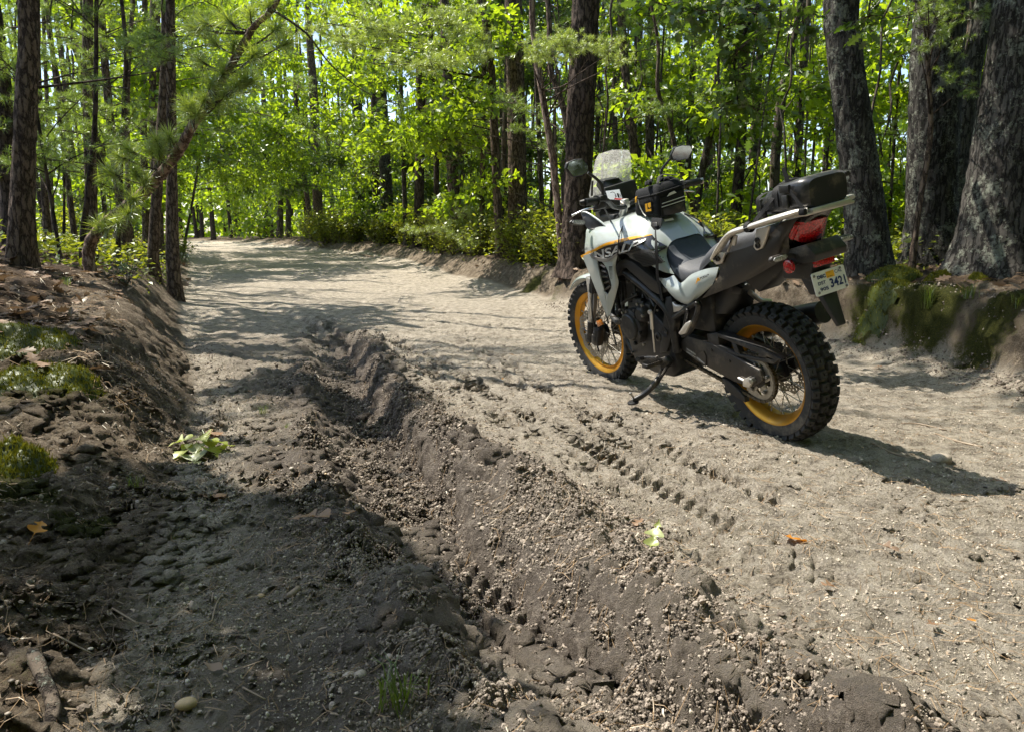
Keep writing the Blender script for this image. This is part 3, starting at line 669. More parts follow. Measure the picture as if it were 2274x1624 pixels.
# ---- front end
part('front_fender', join(lathe([(.362, .056), (.376, .044), (.382, 0), (.376, -.044), (.362, -.056), (.356, -.054), (.372, 0), (.356, .054)], (1.573, 0, .350), 26, 'y', True, 48, 150)), 'paint', bike, 50)
fg = [(1.497,0.09,0.734), (1.417,0.1,0.722), (1.368,0.115,0.674), (1.418,0.12,0.529), (1.546,0.115,0.348), (1.596,0.105,0.341), (1.525,0.1,0.505), (1.508,0.09,0.633)]
part('fork_guard', join(plate(fg, .03, .006)), 'paint_grey'); part('fork_guard', mirr(plate(fg, .03, .006)), 'paint_grey')
for s in (1, -1):
    part('fork_leg', tube([(1.215, s * .1, 1.06), (1.40, s * .1, .665)], .0275, 16, 1), 'engine')
    part('fork_tube', tube([(1.40, s * .1, .665), (1.505, s * .1, .44)], .0215, 16, 1), 'chrome')
    part('fork_foot', join(tube([(1.50, s * .1, .45), (1.545, s * .1, .335)], [.026, .030], 14, 1), boxg((1.555, s * .1, .335), (.075, .05, .06), .012)), 'engine')
    part('brake_caliper', join(boxg((1.455, s * .095, .36), (.065, .055, .13), .014, (0, R(-25), 0)), boxg((1.475, s * .108, .335), (.05, .04, .07), .01, (0, R(-20), 0)), disc((1.455, s * .12 if s > 0 else s * .12, .375), .017, .006 * s, 14)), 'engine')
part('fork_seal', lathe([(.030, -.03), (.031, -.02), (.029, -.012), (.031, -.004), (.029, .004), (.031, .012), (.030, .02)], (0, 0, 0), 16, 'z'), 'rubber_clean').matrix_local = Matrix.Translation((1.395, .1, .675)) @ Matrix.Rotation(R(-25), 4, 'Y')
part('side_reflector', plate([(1.378,0.135,0.472), (1.315,0.135,0.491), (1.3,0.135,0.459), (1.369,0.135,0.434)], .008, .002), 'lens_amber')
part('brake_hose', tube([(1.25, .09, .95), (1.33, .125, .75), (1.41, .13, .55), (1.45, .115, .42)], .005, 8), 'rubber_clean')
part('triple_clamp', join(boxg((1.20, 0, 1.055), (.09, .25, .035), .012), boxg((1.235, 0, .90), (.08, .24, .04), .012)), 'engine')
# ---- engine and frame
eng = part('engine', join(plate([(.55, .15, .30), (.60, .15, .52), (.72, .15, .60), (.98, .15, .56), (1.03, .15, .44), (.98, .15, .28), (.80, .15, .245), (.62, .15, .25)], .30, .02), plate([(.76, .12, .56), (.78, .12, .86), (.99, .12, .83), (1.02, .12, .55)], .24, .02), boxg((.84, .0, .60), (.22, .31, .08), .02)), 'engine')
ec = (0.887,0.2,0.509)
cov = part('engine_cover', lathe([(.0001, .012), (.066, .012), (.072, .008), (.076, -.004), (.094, -.010), (.098, -.02), (.100, -.05), (.0001, -.05)], ec, 40), 'engine', eng, 25, 'round black engine cover')
for k in range(6):
    a = R(60 * k + 15); part('cover_boss', disc((ec[0] + .093 * math.cos(a), ec[1] - .012, ec[2] + .093 * math.sin(a)), .012, .016, 12), 'engine', eng)
letters('cover_lettering', 'HONDA', (ec[0] + .040, ec[1] + .012, ec[2] - .009), (ec[0] - .036, ec[1] + .012, ec[2] - .009), (ec[0] - .036, ec[1] + .012, ec[2] + .007), (ec[0] + .040, ec[1] + .012, ec[2] + .007), 'plastic_grey', eng, .01, 0, (0, .0015, 0))
part('water_pump', lathe([(.0001, .03), (.03, .03), (.04, .02), (.046, 0), (.046, -.04), (.0001, -.04)], (0.779,0.17,0.587), 24), 'engine', eng)
for q in ((0.899,0.19,0.596), (0.942,0.19,0.585), (0.793,0.18,0.642), (0.748,0.18,0.64), (0.917,0.14,0.748), (0.744,0.19,0.586), (0.777,0.19,0.425), (0.653,0.2,0.374)): bolt(q, .009, eng, 'steel', 'y', .012)
part('hose', tube([(1.159,0.13,0.599), (1.136,0.15,0.54), (1.061,0.17,0.513), (1.004,0.17,0.53)], .019, 12), 'rubber_clean', eng)
part('hose', tube([(0.852,0.12,0.763), (0.79,0.14,0.712), (0.762,0.13,0.659), (0.736,0.12,0.684)], .006, 8), 'rubber_clean', eng)
part('hose', tube([(1.026,0.14,0.612), (0.936,0.15,0.65), (0.845,0.14,0.682)], .009, 8), 'rubber_clean', eng)
part('hose_clamp', lathe([(.0205, -.006), (.022, -.006), (.022, .006), (.0205, .006)], (1.107,0.155,0.537), 16, 'z'), 'steel', eng)
for a_, b_, r_ in (((1.053,0.1,0.734), (1.041,0.13,0.573), .010), ((0.915,0.11,0.765), (0.882,0.13,0.649), .014), ((0.829,0.12,0.678), (0.798,0.14,0.598), .008), ((0.772,0.12,0.675), (0.715,0.13,0.623), .010), ((0.944,0.13,0.644), (0.807,0.14,0.651), .012)):
    part('engine_pipe', tube([a_, b_], r_, 10, 1), 'engine', eng)
for q in ((1.04,0.15,0.578), (1.08,0.14,0.608), (0.894,0.14,0.678), (0.854,0.13,0.705), (0.836,0.18,0.605), (0.705,0.17,0.608), (0.854,0.19,0.551), (0.625,0.17,0.622), (0.584,0.17,0.51), (0.706,0.18,0.551), (0.981,0.15,0.337)): bolt(q, .007, eng, 'screw', 'y', .01)
part('engine_plate', plate([(0.884,0.15,0.661), (0.793,0.15,0.648), (0.79,0.15,0.595), (0.799,0.16,0.569), (0.852,0.16,0.591), (0.915,0.15,0.617)], .02, .006), 'engine', eng)
part('wire', tube([(0.712,0.15,0.694), (0.636,0.16,0.676), (0.672,0.16,0.621), (0.693,0.17,0.569)], .004, 6), 'rubber_clean', eng)
part('radiator', join(boxg((1.14, 0, .74), (.035, .34, .30), .006, (0, R(-12), 0)), *[boxg((1.118 - .002 * k, 0, .62 + .022 * k), (.004, .32, .006), 0, (0, R(-12), 0)) for k in range(12)]), 'engine')
for s in (1, -1):
    part('frame_rail', tube([(1.16, s * .09, .98), (.95, s * .16, .84), (.70, s * .165, .72), (.56, s * .15, .60), (.56, s * .14, .40)], .022, 12), 'engine')
    part('frame_rail', tube([(.60, s * .14, .64), (.30, s * .12, .78), (-.1, s * .10, .90), (-.22, s * .08, .95)], .016, 10), 'engine')
part('frame_rail', tube([(1.14, 0, .92), (1.13, .10, .70), (1.07, .12, .40), (.9, .13, .27)], .018, 10), 'engine')
fc = [(0.937,0.2,0.836), (0.889,0.2,0.873), (0.822,0.2,0.892), (0.746,0.2,0.872), (0.506,0.175,0.73), (0.602,0.175,0.704), (0.652,0.185,0.726), (0.826,0.2,0.84), (0.863,0.2,0.836), (0.934,0.2,0.786)]
part('frame_cover', plate(fc, .05, .008), 'plastic'); part('frame_cover', mirr(plate(fc, .05, .008)), 'plastic')
pg = [(0.614,0.165,0.556), (0.556,0.165,0.696), (0.509,0.165,0.7), (0.491,0.165,0.611), (0.522,0.165,0.531), (0.564,0.165,0.476), (0.619,0.165,0.395), (0.694,0.165,0.378), (0.672,0.165,0.424)]
piv = part('pivot_plate', plate(pg, .04, .008), 'engine')
part('pivot_hole', lathe([(.0001, .001), (.022, .001), (.026, .003), (.026, -.003)], (0.609,0.166,0.505), 20), 'rubber_clean', piv)
part('pivot_boss', lathe([(.012, .006), (.016, .006), (.024, .002), (.024, -.004), (.012, -.004)], (0.622,0.2,0.487), 20), 'engine', piv)
part('shift_rod', join(tube([(0.611,0.225,0.63), (0.624,0.225,0.535)], .009, 8, 1), tube([(0.622,0.225,0.543), (0.635,0.225,0.41)], .0045, 8, 1)), 'silver')
part('shift_knuckle', disc((0.614,0.225,0.628), .013, .012, 12), 'silver')
part('shift_lever', join(tube([(0.613,0.23,0.385), (0.674,0.24,0.38), (0.711,0.25,0.374)], .008, 8), tube([(0.737,0.23,0.366), (0.656,0.32,0.398)], .012, 10, 1)), 'engine')
fp = part('footpeg', join(boxg((0.603,0.27,0.366), (.05, .10, .022), .004), *[boxg(tuple(np.array((0.6,0.27,0.377)) + np.array((-.022 + .011 * (k // 8), -.04 + .011 * (k % 8), .004))), (.004, .004, .014), 0) for k in range(40)]), 'engine')
part('footpeg_bracket', plate([(0.647,0.21,0.367), (0.599,0.19,0.383), (0.57,0.19,0.355), (0.61,0.19,0.315), (0.623,0.21,0.319)], .03, .005), 'engine')
# ---- sidestand
st0, st1, st2 = (0.635,0.19,0.311), (0.646,0.26,0.236), (0.705,0.36,0.172)
ss = part('sidestand', join(tube([st0, (0.651,0.205,0.275), st1, (0.678,0.305,0.195), st2], .0155, 12), disc((st2[0], st2[1], st2[2] - .014), .03, .012, 18, 'z')), 'engine')
part('sidestand_foot_peg', join(tube([(0.696,0.355,0.182), (0.684,0.375,0.217)], .005, 8, 1), disc((0.683,0.375,0.222), .009, .01, 10)), 'steel', ss)
part('sidestand_spring', tube([tuple(np.array((0.594,0.19,0.329)) * (1 - t) + np.array((0.652,0.235,0.231)) * t + np.array((.009 * math.cos(t * 100), .009 * math.sin(t * 100), 0))) for t in np.linspace(0, 1, 110)], .0024, 5, 1), 'engine', ss)
# passenger peg bracket
pb = [(0.294,0.165,0.706), (0.277,0.165,0.691), (0.294,0.165,0.647), (0.374,0.165,0.528), (0.445,0.165,0.498), (0.467,0.165,0.502), (0.43,0.165,0.542), (0.403,0.165,0.613), (0.481,0.165,0.581), (0.495,0.165,0.593), (0.373,0.165,0.676)]
part('passenger_peg_bracket', join(tube([(0.307,0.165,0.692), (0.299,0.165,0.656), (0.38,0.165,0.547), (0.454,0.165,0.507)], .014, 8), tube([(0.308,0.165,0.688), (0.377,0.165,0.656), (0.507,0.165,0.592)], .014, 8), tube([(0.387,0.165,0.638), (0.436,0.165,0.541)], .010, 8)), 'engine')
part('passenger_peg', plate([(0.466,0.185,0.522), (0.448,0.185,0.514), (0.4,0.19,0.528), (0.343,0.19,0.589), (0.352,0.19,0.599), (0.394,0.185,0.582)], .03, .006), 'silver')
for q in ((0.289,0.18,0.686), (0.368,0.18,0.644)): bolt(q, .012, piv, 'engine')
part('heel_guard', plate([(0.54,0.16,0.696), (0.485,0.165,0.66), (0.407,0.17,0.661), (0.44,0.17,0.635), (0.512,0.165,0.616), (0.54,0.16,0.647)], .02, .005), 'silver')
# ---- exhaust and hugger
part('muffler', tube([(.48, -.15, .38), (.32, -.18, .46), (.10, -.19, .53), (-.10, -.195, .585)], [.04, .055, .058, .050], 20), 'engine')
part('muffler_shield', join(tube([(0.052,-.21,0.57), (-.028,-.215,0.578), (-.047,-.22,0.546), (-.034,-.22,0.495)], .012, 10), tube([(0.017,-.2,0.557), (-.035,-.21,0.552), (-.037,-.21,0.502)], .009, 8)), 'silver')
part('rear_hugger', surf([[(0.254,0.07,0.743), (0.289,0.075,0.69), (0.309,0.08,0.61)], [(0.147,0.085,0.763), (0.196,0.088,0.694), (0.238,0.09,0.62)], [(0.114,0.05,0.75), (0.141,0.05,0.682), (0.212,0.05,0.612)], [(.16, -.06, .73), (.18, -.06, .66), (.22, -.06, .58)]], 4, 4, .004), 'plastic', bike, 60)
part('hugger_clamp', plate([(0.235,0.085,0.745), (0.123,0.085,0.765), (0.079,0.085,0.748), (0.093,0.085,0.721), (0.179,0.085,0.721)], .02, .004), 'plastic')
part('rear_shock', join(tube([(.36, 0, .42), (.42, 0, .70)], .032, 16, 1), tube([tuple((.36 + .06 * t + .035 * math.cos(t * 45), .035 * math.sin(t * 45), .46 + .22 * t)) for t in np.linspace(0, 1, 90)], .006, 6, 1)), 'engine')
part('inner_box', boxg((.40, 0, .62), (.26, .22, .20), .02), 'plastic')
part('tail_underside_pipe', tube([(0.103,0.02,0.714), (0.161,-.08,0.647), (0.16,-.14,0.624)], .012, 8), 'silver')
# ---- tank, fairing and side panels
tank_rows = [
    [(1.22, 0, 1.06), (1.10, 0, 1.085), (.96, 0, 1.10), (.82, 0, 1.115), (.70, 0, 1.085), (.60, 0, 1.025), (.535, 0, .965)],
    [(1.22, .10, 1.055), (1.10, .11, 1.075), (.96, .12, 1.085), (.82, .10, 1.10), (.70, .09, 1.075), (.60, .08, 1.015), (.545, .07, .962)],
    [(1.20, .18, 1.05), (1.08, .18, 1.06), (.95, .17, 1.06), (.82, .15, 1.065), (.69, .145, 1.045), (.60, .125, .99), (.55, .105, .94)],
    [(1.185, .21, 1.00), (1.06, .225, 1.02), (.93, .215, 1.03), (.80, .195, 1.03), (.67, .185, 1.005), (.58, .165, .955), (.55, .125, .90)],
    [(1.195, .225, .925), (1.05, .252, .955), (.91, .248, .985), (.78, .228, .985), (.65, .212, .955), (.55, .185, .90), (.515, .14, .85)],
    [(1.18, .22, .86), (1.05, .245, .90), (.91, .24, .93), (.77, .224, .93), (.63, .205, .88), (.53, .178, .83), (.48, .145, .81)],
]
tk = surf(tank_rows, 5, 5)
from mathutils.bvhtree import BVHTree
_bvh = BVHTree.FromPolygons([Vector(v) for v in tk[0]], tk[1])
def tank_y(x, z):
    for dz in (0, -.012, .012, -.025, .025, -.04):
        h = _bvh.ray_cast(Vector((x, 1, z + dz)), Vector((0, -1, 0)))
        if h[0] is not None: return h[0].y
    return None
def drape(g, lift):
    V = []
    for x, y, z in g[0]:
        t = tank_y(x, z); V.append((x, (y if t is None else t) + lift, z))
    return V, g[1]
def drape_obj(o, lift):
    for v in o.data.vertices: v.co = drape(([tuple(v.co)], None), lift)[0][0]
part('fuel_tank', join(tk, mirr(tk)), 'paint', bike, 70, 'glossy light grey fuel tank and upper fairing')
def both(name, g, mat, parent=None, smooth=50):
    part(name, mirr(g), mat, parent, smooth); return part(name, g, mat, parent, smooth)
# lower fairing leg around the vent
leg_front = surf([[(1.219,0.235,0.905), (1.179,0.24,0.847), (1.15,0.24,0.785), (1.115,0.235,0.687), (1.088,0.215,0.551)],
                  [(1.074,0.262,0.921), (1.055,0.262,0.857), (1.044,0.255,0.787), (1.036,0.245,0.695), (1.078,0.215,0.555)],
                  [(1.006,0.262,0.896), (1.007,0.262,0.852), (1.009,0.258,0.789), (1.008,0.25,0.712), (1.067,0.218,0.559)]], 4, 4, -.006)
both('fairing_leg', leg_front, 'paint')
leg_rear = surf([[(0.958,0.262,0.888), (0.921,0.258,0.847), (0.924,0.25,0.798), (0.928,0.245,0.743), (0.983,0.245,0.694), (1.027,0.235,0.637), (1.072,0.218,0.559)],
                 [(0.893,0.255,0.89), (0.875,0.25,0.847), (0.882,0.245,0.799), (0.902,0.238,0.743), (0.941,0.232,0.698), (0.991,0.225,0.637), (1.057,0.218,0.563)],
                 [(0.814,0.243,0.921), (0.867,0.235,0.857), (0.871,0.232,0.797), (0.878,0.228,0.762), (0.911,0.225,0.719), (0.969,0.22,0.652), (1.042,0.217,0.574)]], 4, 4, -.006)
both('fairing_leg', leg_rear, 'paint')
chin = surf([[(1.008,0.25,0.712), (1.019,0.24,0.667), (1.088,0.214,0.553)], [(0.983,0.245,0.694), (1.017,0.236,0.645), (1.073,0.216,0.555)]], 3, 2, -.006)
both('fairing_leg', chin, 'paint')
strip = surf([[(1.068,0.264,0.929), (1.006,0.264,0.913), (0.953,0.262,0.906), (0.888,0.255,0.906), (0.806,0.246,0.933)], [(1.051,0.263,0.904), (1.005,0.263,0.894), (0.956,0.262,0.887), (0.891,0.255,0.889), (0.815,0.243,0.919)]], 4, 2, -.006)
both('fairing_brow', strip, 'paint_grey')
part('vent_panel', join(plate([(1.061,0.235,0.884), (1.006,0.235,0.883), (0.951,0.23,0.839), (0.951,0.225,0.737), (1.022,0.225,0.684), (1.042,0.235,0.754)], .02, .002)), 'plastic')
for k in range(5):
    t = k / 4.; a = np.array((1.008,0.245,0.865)) * (1 - t) + np.array((1.004,0.24,0.723)) * t; b = np.array((0.947,0.25,0.848)) * (1 - t) + np.array((0.932,0.245,0.75)) * t
    part('vent_slat', tube([tuple(a), tuple(b)], .006, 6, 1), 'plastic_grey')
# graphics (thin sheets proud of the tank)
def strip_on(name, top, bot, mat, lift=.004, k=5):
    g = surf([top, bot], k, 1); V = [(x, y + lift, z) for x, y, z in g[0]]; return part(name, (V, g[1]), mat, bike, 60)
both('tank_side_panel', (lambda g: drape(g, .005))(surf([[(1.047,0.262,0.931), (0.938,0.26,0.96), (0.817,0.254,0.979), (0.709,0.245,0.993), (0.621,0.228,1.003)], [(1.03,0.262,0.912), (0.929,0.258,0.92), (0.839,0.25,0.93), (0.708,0.238,0.958), (0.586,0.214,0.972)], [(1.006,0.262,0.894), (0.891,0.254,0.9), (0.805,0.243,0.92), (0.686,0.228,0.931), (0.549,0.202,0.936)]], 7, 5)), 'paint_black')
both('mesh_panel', (lambda g: drape(g, .0065))(surf([[(0.804,0.243,0.922), (0.682,0.23,0.934), (0.612,0.216,0.945), (0.549,0.202,0.937)], [(0.752,0.235,0.923), (0.671,0.226,0.915), (0.587,0.21,0.91), (0.52,0.195,0.909)], [(0.728,0.235,0.905), (0.659,0.226,0.878), (0.62,0.212,0.857), (0.487,0.188,0.879)]], 6, 5)), 'plastic_grey')
dots = []
for i in range(20):
    for j in range(9):
        u, v = i / 19, j / 8
        A = np.array((0.702,0.231,0.918)) * (1 - u) + np.array((0.539,0.199,0.933)) * u; B = np.array((0.63,0.212,0.859)) * (1 - u) + np.array((0.495,0.189,0.878)) * u
        c = A * (1 - v) + B * v; dots.append(lathe([(.0001, .0026), (.0026, .0026), (.0028, 0)], (c[0], (tank_y(c[0], c[2]) or c[1]) + .0068, c[2]), 6))
mp_ = part('mesh_dots', join(*dots), 'rubber_clean'); mp_['kind'] = 'stuff'
dots = []
for i in range(4):
    for j in range(10):
        u, v = i / 3, j / 9; c = (np.array((0.896,0.255,0.857)) * (1 - u) + np.array((0.875,0.251,0.857)) * u) * (1 - v) + (np.array((0.917,0.246,0.792)) * (1 - u) + np.array((0.899,0.243,0.791)) * u) * v
        dots.append(lathe([(.0001, .0035), (.0022, .0035), (.0024, 0)], tuple(c), 6))
mp2 = part('mesh_dots', join(*dots), 'rubber_clean'); mp2['kind'] = 'stuff'
both('orange_stripe', (lambda g: drape(g, .0075))(surf([[(1.219,0.236,0.906), (1.121,0.252,0.934), (1.039,0.261,0.947), (0.893,0.259,0.985), (0.756,0.25,1.004), (0.678,0.24,1.009), (0.628,0.228,1.008)], [(1.212,0.236,0.893), (1.119,0.252,0.92), (1.044,0.262,0.932), (0.898,0.259,0.97), (0.761,0.25,0.989), (0.681,0.24,0.999), (0.619,0.228,1.003)]], 6, 3)), 'orange')
_o = letters('model_lettering', 'NSALP', (1.015,0.262,0.891), (0.662,0.236,0.948), (0.609,0.228,0.998), (1.012,0.262,0.941), 'light_letters', bike, .022, .0, (0, 0, 0), .95); drape_obj(_o, .016)
_o = letters('model_lettering', 'TRA', (1.172,0.243,0.852), (1.086,0.258,0.87), (1.082,0.258,0.913), (1.182,0.243,0.894), 'light_letters', bike, .02, .0, (0, 0, 0), .95); drape_obj(_o, .011)
_o = letters('maker_lettering', 'HONDA', (1.244,0.215,0.923), (1.133,0.238,0.947), (1.138,0.236,0.957), (1.245,0.213,0.934), 'dark_letters', bike, .02, .1, (0, 0, 0)); drape_obj(_o, .003)
# seam between fairing and tank
part('panel_seam', tube([(0.843,0.165,1.055), (0.802,0.215,1.028), (0.777,0.247,0.99), (0.795,0.247,0.946), (0.828,0.235,0.888)], .0035, 6), 'rubber_clean')
# side panel under the seat
sp_ = surf([[(0.467,0.155,0.807), (0.405,0.162,0.773), (0.315,0.158,0.819), (0.222,0.15,0.846), (0.134,0.142,0.859)],
            [(0.508,0.17,0.793), (0.416,0.18,0.747), (0.339,0.172,0.782), (0.235,0.163,0.803), (0.148,0.15,0.823)],
            [(0.562,0.175,0.795), (0.467,0.182,0.728), (0.352,0.178,0.703), (0.266,0.165,0.749), (0.184,0.15,0.782)],
            [(0.562,0.17,0.784), (0.466,0.172,0.705), (0.38,0.165,0.676), (0.332,0.16,0.693), (0.199,0.146,0.775)]], 5, 4, -.006)
both('side_panel', sp_, 'paint', None, 70)
letters('model_badge', '750', (0.255,0.166,0.796), (0.183,0.16,0.821), (0.181,0.158,0.832), (0.252,0.164,0.81), 'dark_letters', bike, .03, .25, (0, .010, 0))
part('badge_mark', plate([(0.278,0.178,0.779), (0.261,0.176,0.81), (0.252,0.176,0.812), (0.243,0.176,0.799), (0.264,0.176,0.793)], .002, 0), 'orange')
# ---- seat, tail
seat_rows = [
    [(.545, 0, .965), (.50, 0, .905), (.44, 0, .865), (.36, 0, .855), (.28, 0, .868)],
    [(.548, .06, .962), (.505, .07, .90), (.44, .085, .862), (.36, .09, .852), (.28, .085, .866)],
    [(.552, .105, .94), (.515, .12, .885), (.44, .14, .842), (.36, .145, .835), (.275, .135, .85)],
    [(.545, .125, .89), (.50, .14, .84), (.42, .155, .795), (.36, .158, .80), (.28, .152, .825)],
    [(.515, .135, .845), (.47, .14, .80), (.41, .148, .765), (.35, .15, .78), (.28, .145, .80)]]
g = surf(seat_rows, 5, 4); front = surf([r[:3] for r in seat_rows], 5, 4); rear = surf([r[2:] for r in seat_rows], 5, 4)
part('rider_seat', join(rear, mirr(rear)), 'seat_vinyl', bike, 70); part('seat_nose', join(front, mirr(front)), 'seat_shaded', bike, 70, 'front of the rider seat, its shade coloured in dark blue')
pas = [[(.285, 0, .875), (.24, 0, .93), (.14, 0, .975), (0, 0, 1.005), (-.15, 0, 1.03), (-.22, 0, 1.03)],
       [(.285, .08, .872), (.24, .09, .926), (.14, .10, .97), (0, .10, 1.0), (-.15, .095, 1.025), (-.22, .09, 1.025)],
       [(.288, .135, .85), (.245, .14, .89), (.14, .138, .945), (0, .13, .975), (-.15, .12, 1.00), (-.22, .11, 1.0)],
       [(.285, .145, .815), (.245, .146, .85), (.14, .142, .905), (0, .135, .935), (-.15, .122, .965), (-.22, .112, .97)]]
g = surf(pas, 5, 4); part('pillion_seat', join(g, mirr(g)), 'seat_vinyl', bike, 70)
tail = surf([[(0.12,0.146,0.862), (0.075,0.142,0.915), (-.09,0.134,0.957), (-.18,0.124,0.996), (-.233,0.105,1.039), (-.30, .085, 1.055)],
             [(0.134,0.15,0.815), (0.031,0.146,0.865), (-.115,0.138,0.918), (-.201,0.126,0.959), (-.241,0.105,0.996), (-.25, .09, 1.0)],
             [(0.218,0.152,0.749), (0.061,0.146,0.808), (-.102,0.134,0.867), (-.195,0.118,0.921), (-.225,0.098,0.965), (-.235, .085, .965)],
             [(0.286,0.148,0.704), (0.128,0.14,0.756), (-.007,0.124,0.803), (-.138,0.105,0.861), (-.206,0.09,0.891), (-.225, .075, .90)]], 5, 4, -.006)
both('tail_cowl', tail, 'plastic_grey', None, 60)
part('tail_cap', join(hexa([(-.20, -.085, .90), (-.20, .085, .90), (-.235, .08, .965), (-.24, -.08, .965), (-.2, -.10, 1.04), (-.2, .10, 1.04), (-.345, .05, 1.06), (-.345, -.05, 1.06)], .008)), 'paint_black')
part('undertray', plate([(0.027,0.06,0.752), (0.082,0.08,0.801), (-.075,0.08,0.853), (-.184,0.07,0.886), (-.22, .06, .88), (.0, .06, .73)], .12, .005), 'plastic')
lamp = part('tail_lamp', surf([[(-.242,0.088,0.987), (-.266,0.088,1.019), (-.268, .075, 1.032)], [(-.262, .05, .955), (-.285, .05, 1.00), (-.305, .045, 1.035)], [(-.268, 0, .95), (-.298, 0, .995), (-.325, 0, 1.038)], [(-.262, -.05, .955), (-.285, -.05, 1.00), (-.305, -.045, 1.035)], [(-.240, -.085, .98), (-.262, -.085, 1.02), (-.268, -.075, 1.032)]], 3, 4, -.01), 'lens_red', bike, 50)
part('lamp_side', plate([(-.245,0.094,0.985), (-.262,0.094,1.011), (-.284,0.09,1.025), (-.298,0.088,1.026), (-.257,0.086,0.967), (-.249,0.09,0.968)], .012, .003), 'lens_red', lamp)
# rear fender, light bracket, plate
rf = part('rear_fender', join(hexa([(-.16, -.07, .80), (-.16, .07, .80), (-.30, .052, .80), (-.30, -.052, .80), (-.18, -.08, .925), (-.18, .08, .925), (-.325, .055, .915), (-.325, -.055, .915)], .012),
    hexa([(-.28, -.05, .735), (-.28, .05, .735), (-.325, .045, .74), (-.325, -.045, .74), (-.24, -.055, .81), (-.24, .055, .81), (-.318, .05, .83), (-.318, -.05, .83)], .008),
    plate([(-.227,0.085,0.929), (-.313,0.075,0.949), (-.345, .065, .905), (-.335, .06, .875), (-.26, .08, .87), (-.254,0.09,0.862), (-.227,0.09,0.891)], .17, .008)), 'plastic')
part('fender_tip', hexa([(-.372, -.020, .605), (-.372, .020, .605), (-.388, .020, .612), (-.388, -.020, .612), (-.30, -.042, .745), (-.30, .042, .745), (-.330, .042, .75), (-.330, -.042, .75)], .006), 'plastic', rf)
part('red_reflector', plate([(-.330, .052, .851), (-.330, -.050, .851), (-.328, -.050, .879), (-.328, .052, .879)], 0, .002, (.014, 0, 0)), 'lens_red', rf)
rr_ = part('round_reflector', lathe([(.0001, .006), (.024, .006), (.027, .004), (.0275, -.006), (.0001, -.006)], (-.246,0.108,0.865), 28), 'lens_red', rf)
part('reflector_bracket', tube([(-.241,0.1,0.864), (-.251,0.06,0.885)], .010, 8, 1), 'plastic', rf)
PL = [np.array((-.329,0.089,0.832)), np.array((-.327,-.089,0.817)), np.array((-.341,-.089,0.735)), np.array((-.364,0.089,0.751))]
x0 = -.335; PL = [np.array((x0, .087, .834)), np.array((x0, -.085, .834)), np.array((x0 - .020, -.085, .742)), np.array((x0 - .020, .087, .742))]
pn = np.cross(PL[1] - PL[0], PL[3] - PL[0]); pn = pn / np.linalg.norm(pn); pn = pn if pn[0] < 0 else -pn
def onplate(u, v, e=.0): return tuple(PL[0] + (PL[1] - PL[0]) * u + (PL[3] - PL[0]) * v + pn * e)
rc = []
for cx_, cy_, a0 in ((.94, .10, 0), (.06, .10, 90), (.06, .90, 180), (.94, .90, 270)):
    for k in range(5):
        a = R(a0 + 22.5 * k); rc.append(onplate(cx_ + .055 * math.cos(a), cy_ - .095 * math.sin(a), .0))
plt = part('licence_plate', plate(rc, 0, 0, tuple(-pn * .003)), 'plate_white', bike, 20, 'white licence plate with blue characters')
def ptxt(s, u0, v0, u1, v1, mat, bold=.0, shear=0., name='plate_lettering'):
    letters(name, s, onplate(u0, v1), onplate(u1, v1), onplate(u1, v0), onplate(u0, v0), mat, plt, bold, shear, tuple(pn * .0015))
ptxt('DEC', .15, .16, .40, .31, 'blue_ink', .05); ptxt('CAL', .68, .12, .90, .27, 'blue_ink', .0)
ptxt('DST', .13, .42, .36, .56, 'blue_ink', .02); ptxt('90S', .15, .68, .40, .83, 'blue_ink', .02); ptxt('3421', .47, .42, .94, .80, 'blue_ink', .03)
stk = part('plate_sticker', plate([onplate(.42, .10, .0005), onplate(.66, .10, .0005), onplate(.66, .37, .0005), onplate(.42, .37, .0005)], 0, 0, tuple(pn * .0008)), 'yellow_ink', plt)
letters('sticker_print', 'CALIFORNIA', onplate(.44, .17, .0016), onplate(.56, .17, .0016), onplate(.56, .13, .0016), onplate(.44, .13, .0016), 'dark_letters', plt, .0, 0, (0, 0, 0))
letters('sticker_print', 'A 19942', onplate(.45, .35, .0016), onplate(.60, .35, .0016), onplate(.60, .29, .0016), onplate(.45, .29, .0016), 'dark_letters', plt, .0, 0, (0, 0, 0))
for u, v in ((.07, .14), (.86, .10), (.93, .90), (.10, .86)): part('plate_screw', lathe([(.0001, -.003), (.004, -.003), (.006, 0)], onplate(u, v, .001), 12, 'x'), 'screw', plt)
def indicator(c, d, name='turn_signal'):
    """wedge-ended lamp: c outer tip end, d root"""
    c = np.array(c); d = np.array(d); L = np.linalg.norm(d - c); ax = (d - c) / L; up = np.array((.05, 0, 1.)); up -= ax * (up @ ax); up /= np.linalg.norm(up); bk = np.cross(ax, up)
    def ring(t, h, w): return [tuple(c + ax * L * t + up * h * a + bk * w * b) for a, b in ((1, .55), (.0, 1), (-1, .55), (-1, -.55), (0, -1), (1, -.55))]
    V = ring(0, .004, .008) + ring(.12, .013, .014) + ring(.85, .014, .016) + ring(1., .010, .012)
    Fc = [tuple(range(5, -1, -1)), tuple(range(18, 24))] + [(i * 6 + j, i * 6 + (j + 1) % 6, i * 6 + 6 + (j + 1) % 6, i * 6 + 6 + j) for i in range(3) for j in range(6)]
    o = part(name, beveled([Vector(v) for v in V], Fc, .002), 'plastic_grey', bike, 30)
    s = -1. if bk[0] > 0 else 1.
    q = [tuple(c + ax * L * t + up * h + bk * s * .0155) for t, h in ((.06, 0), (.16, .009), (.84, .010), (.95, 0), (.84, -.010), (.16, -.009))]
    part('lens', plate(q, 0, .001, tuple(bk * s * .004)), 'lens_clear', o)
    return o
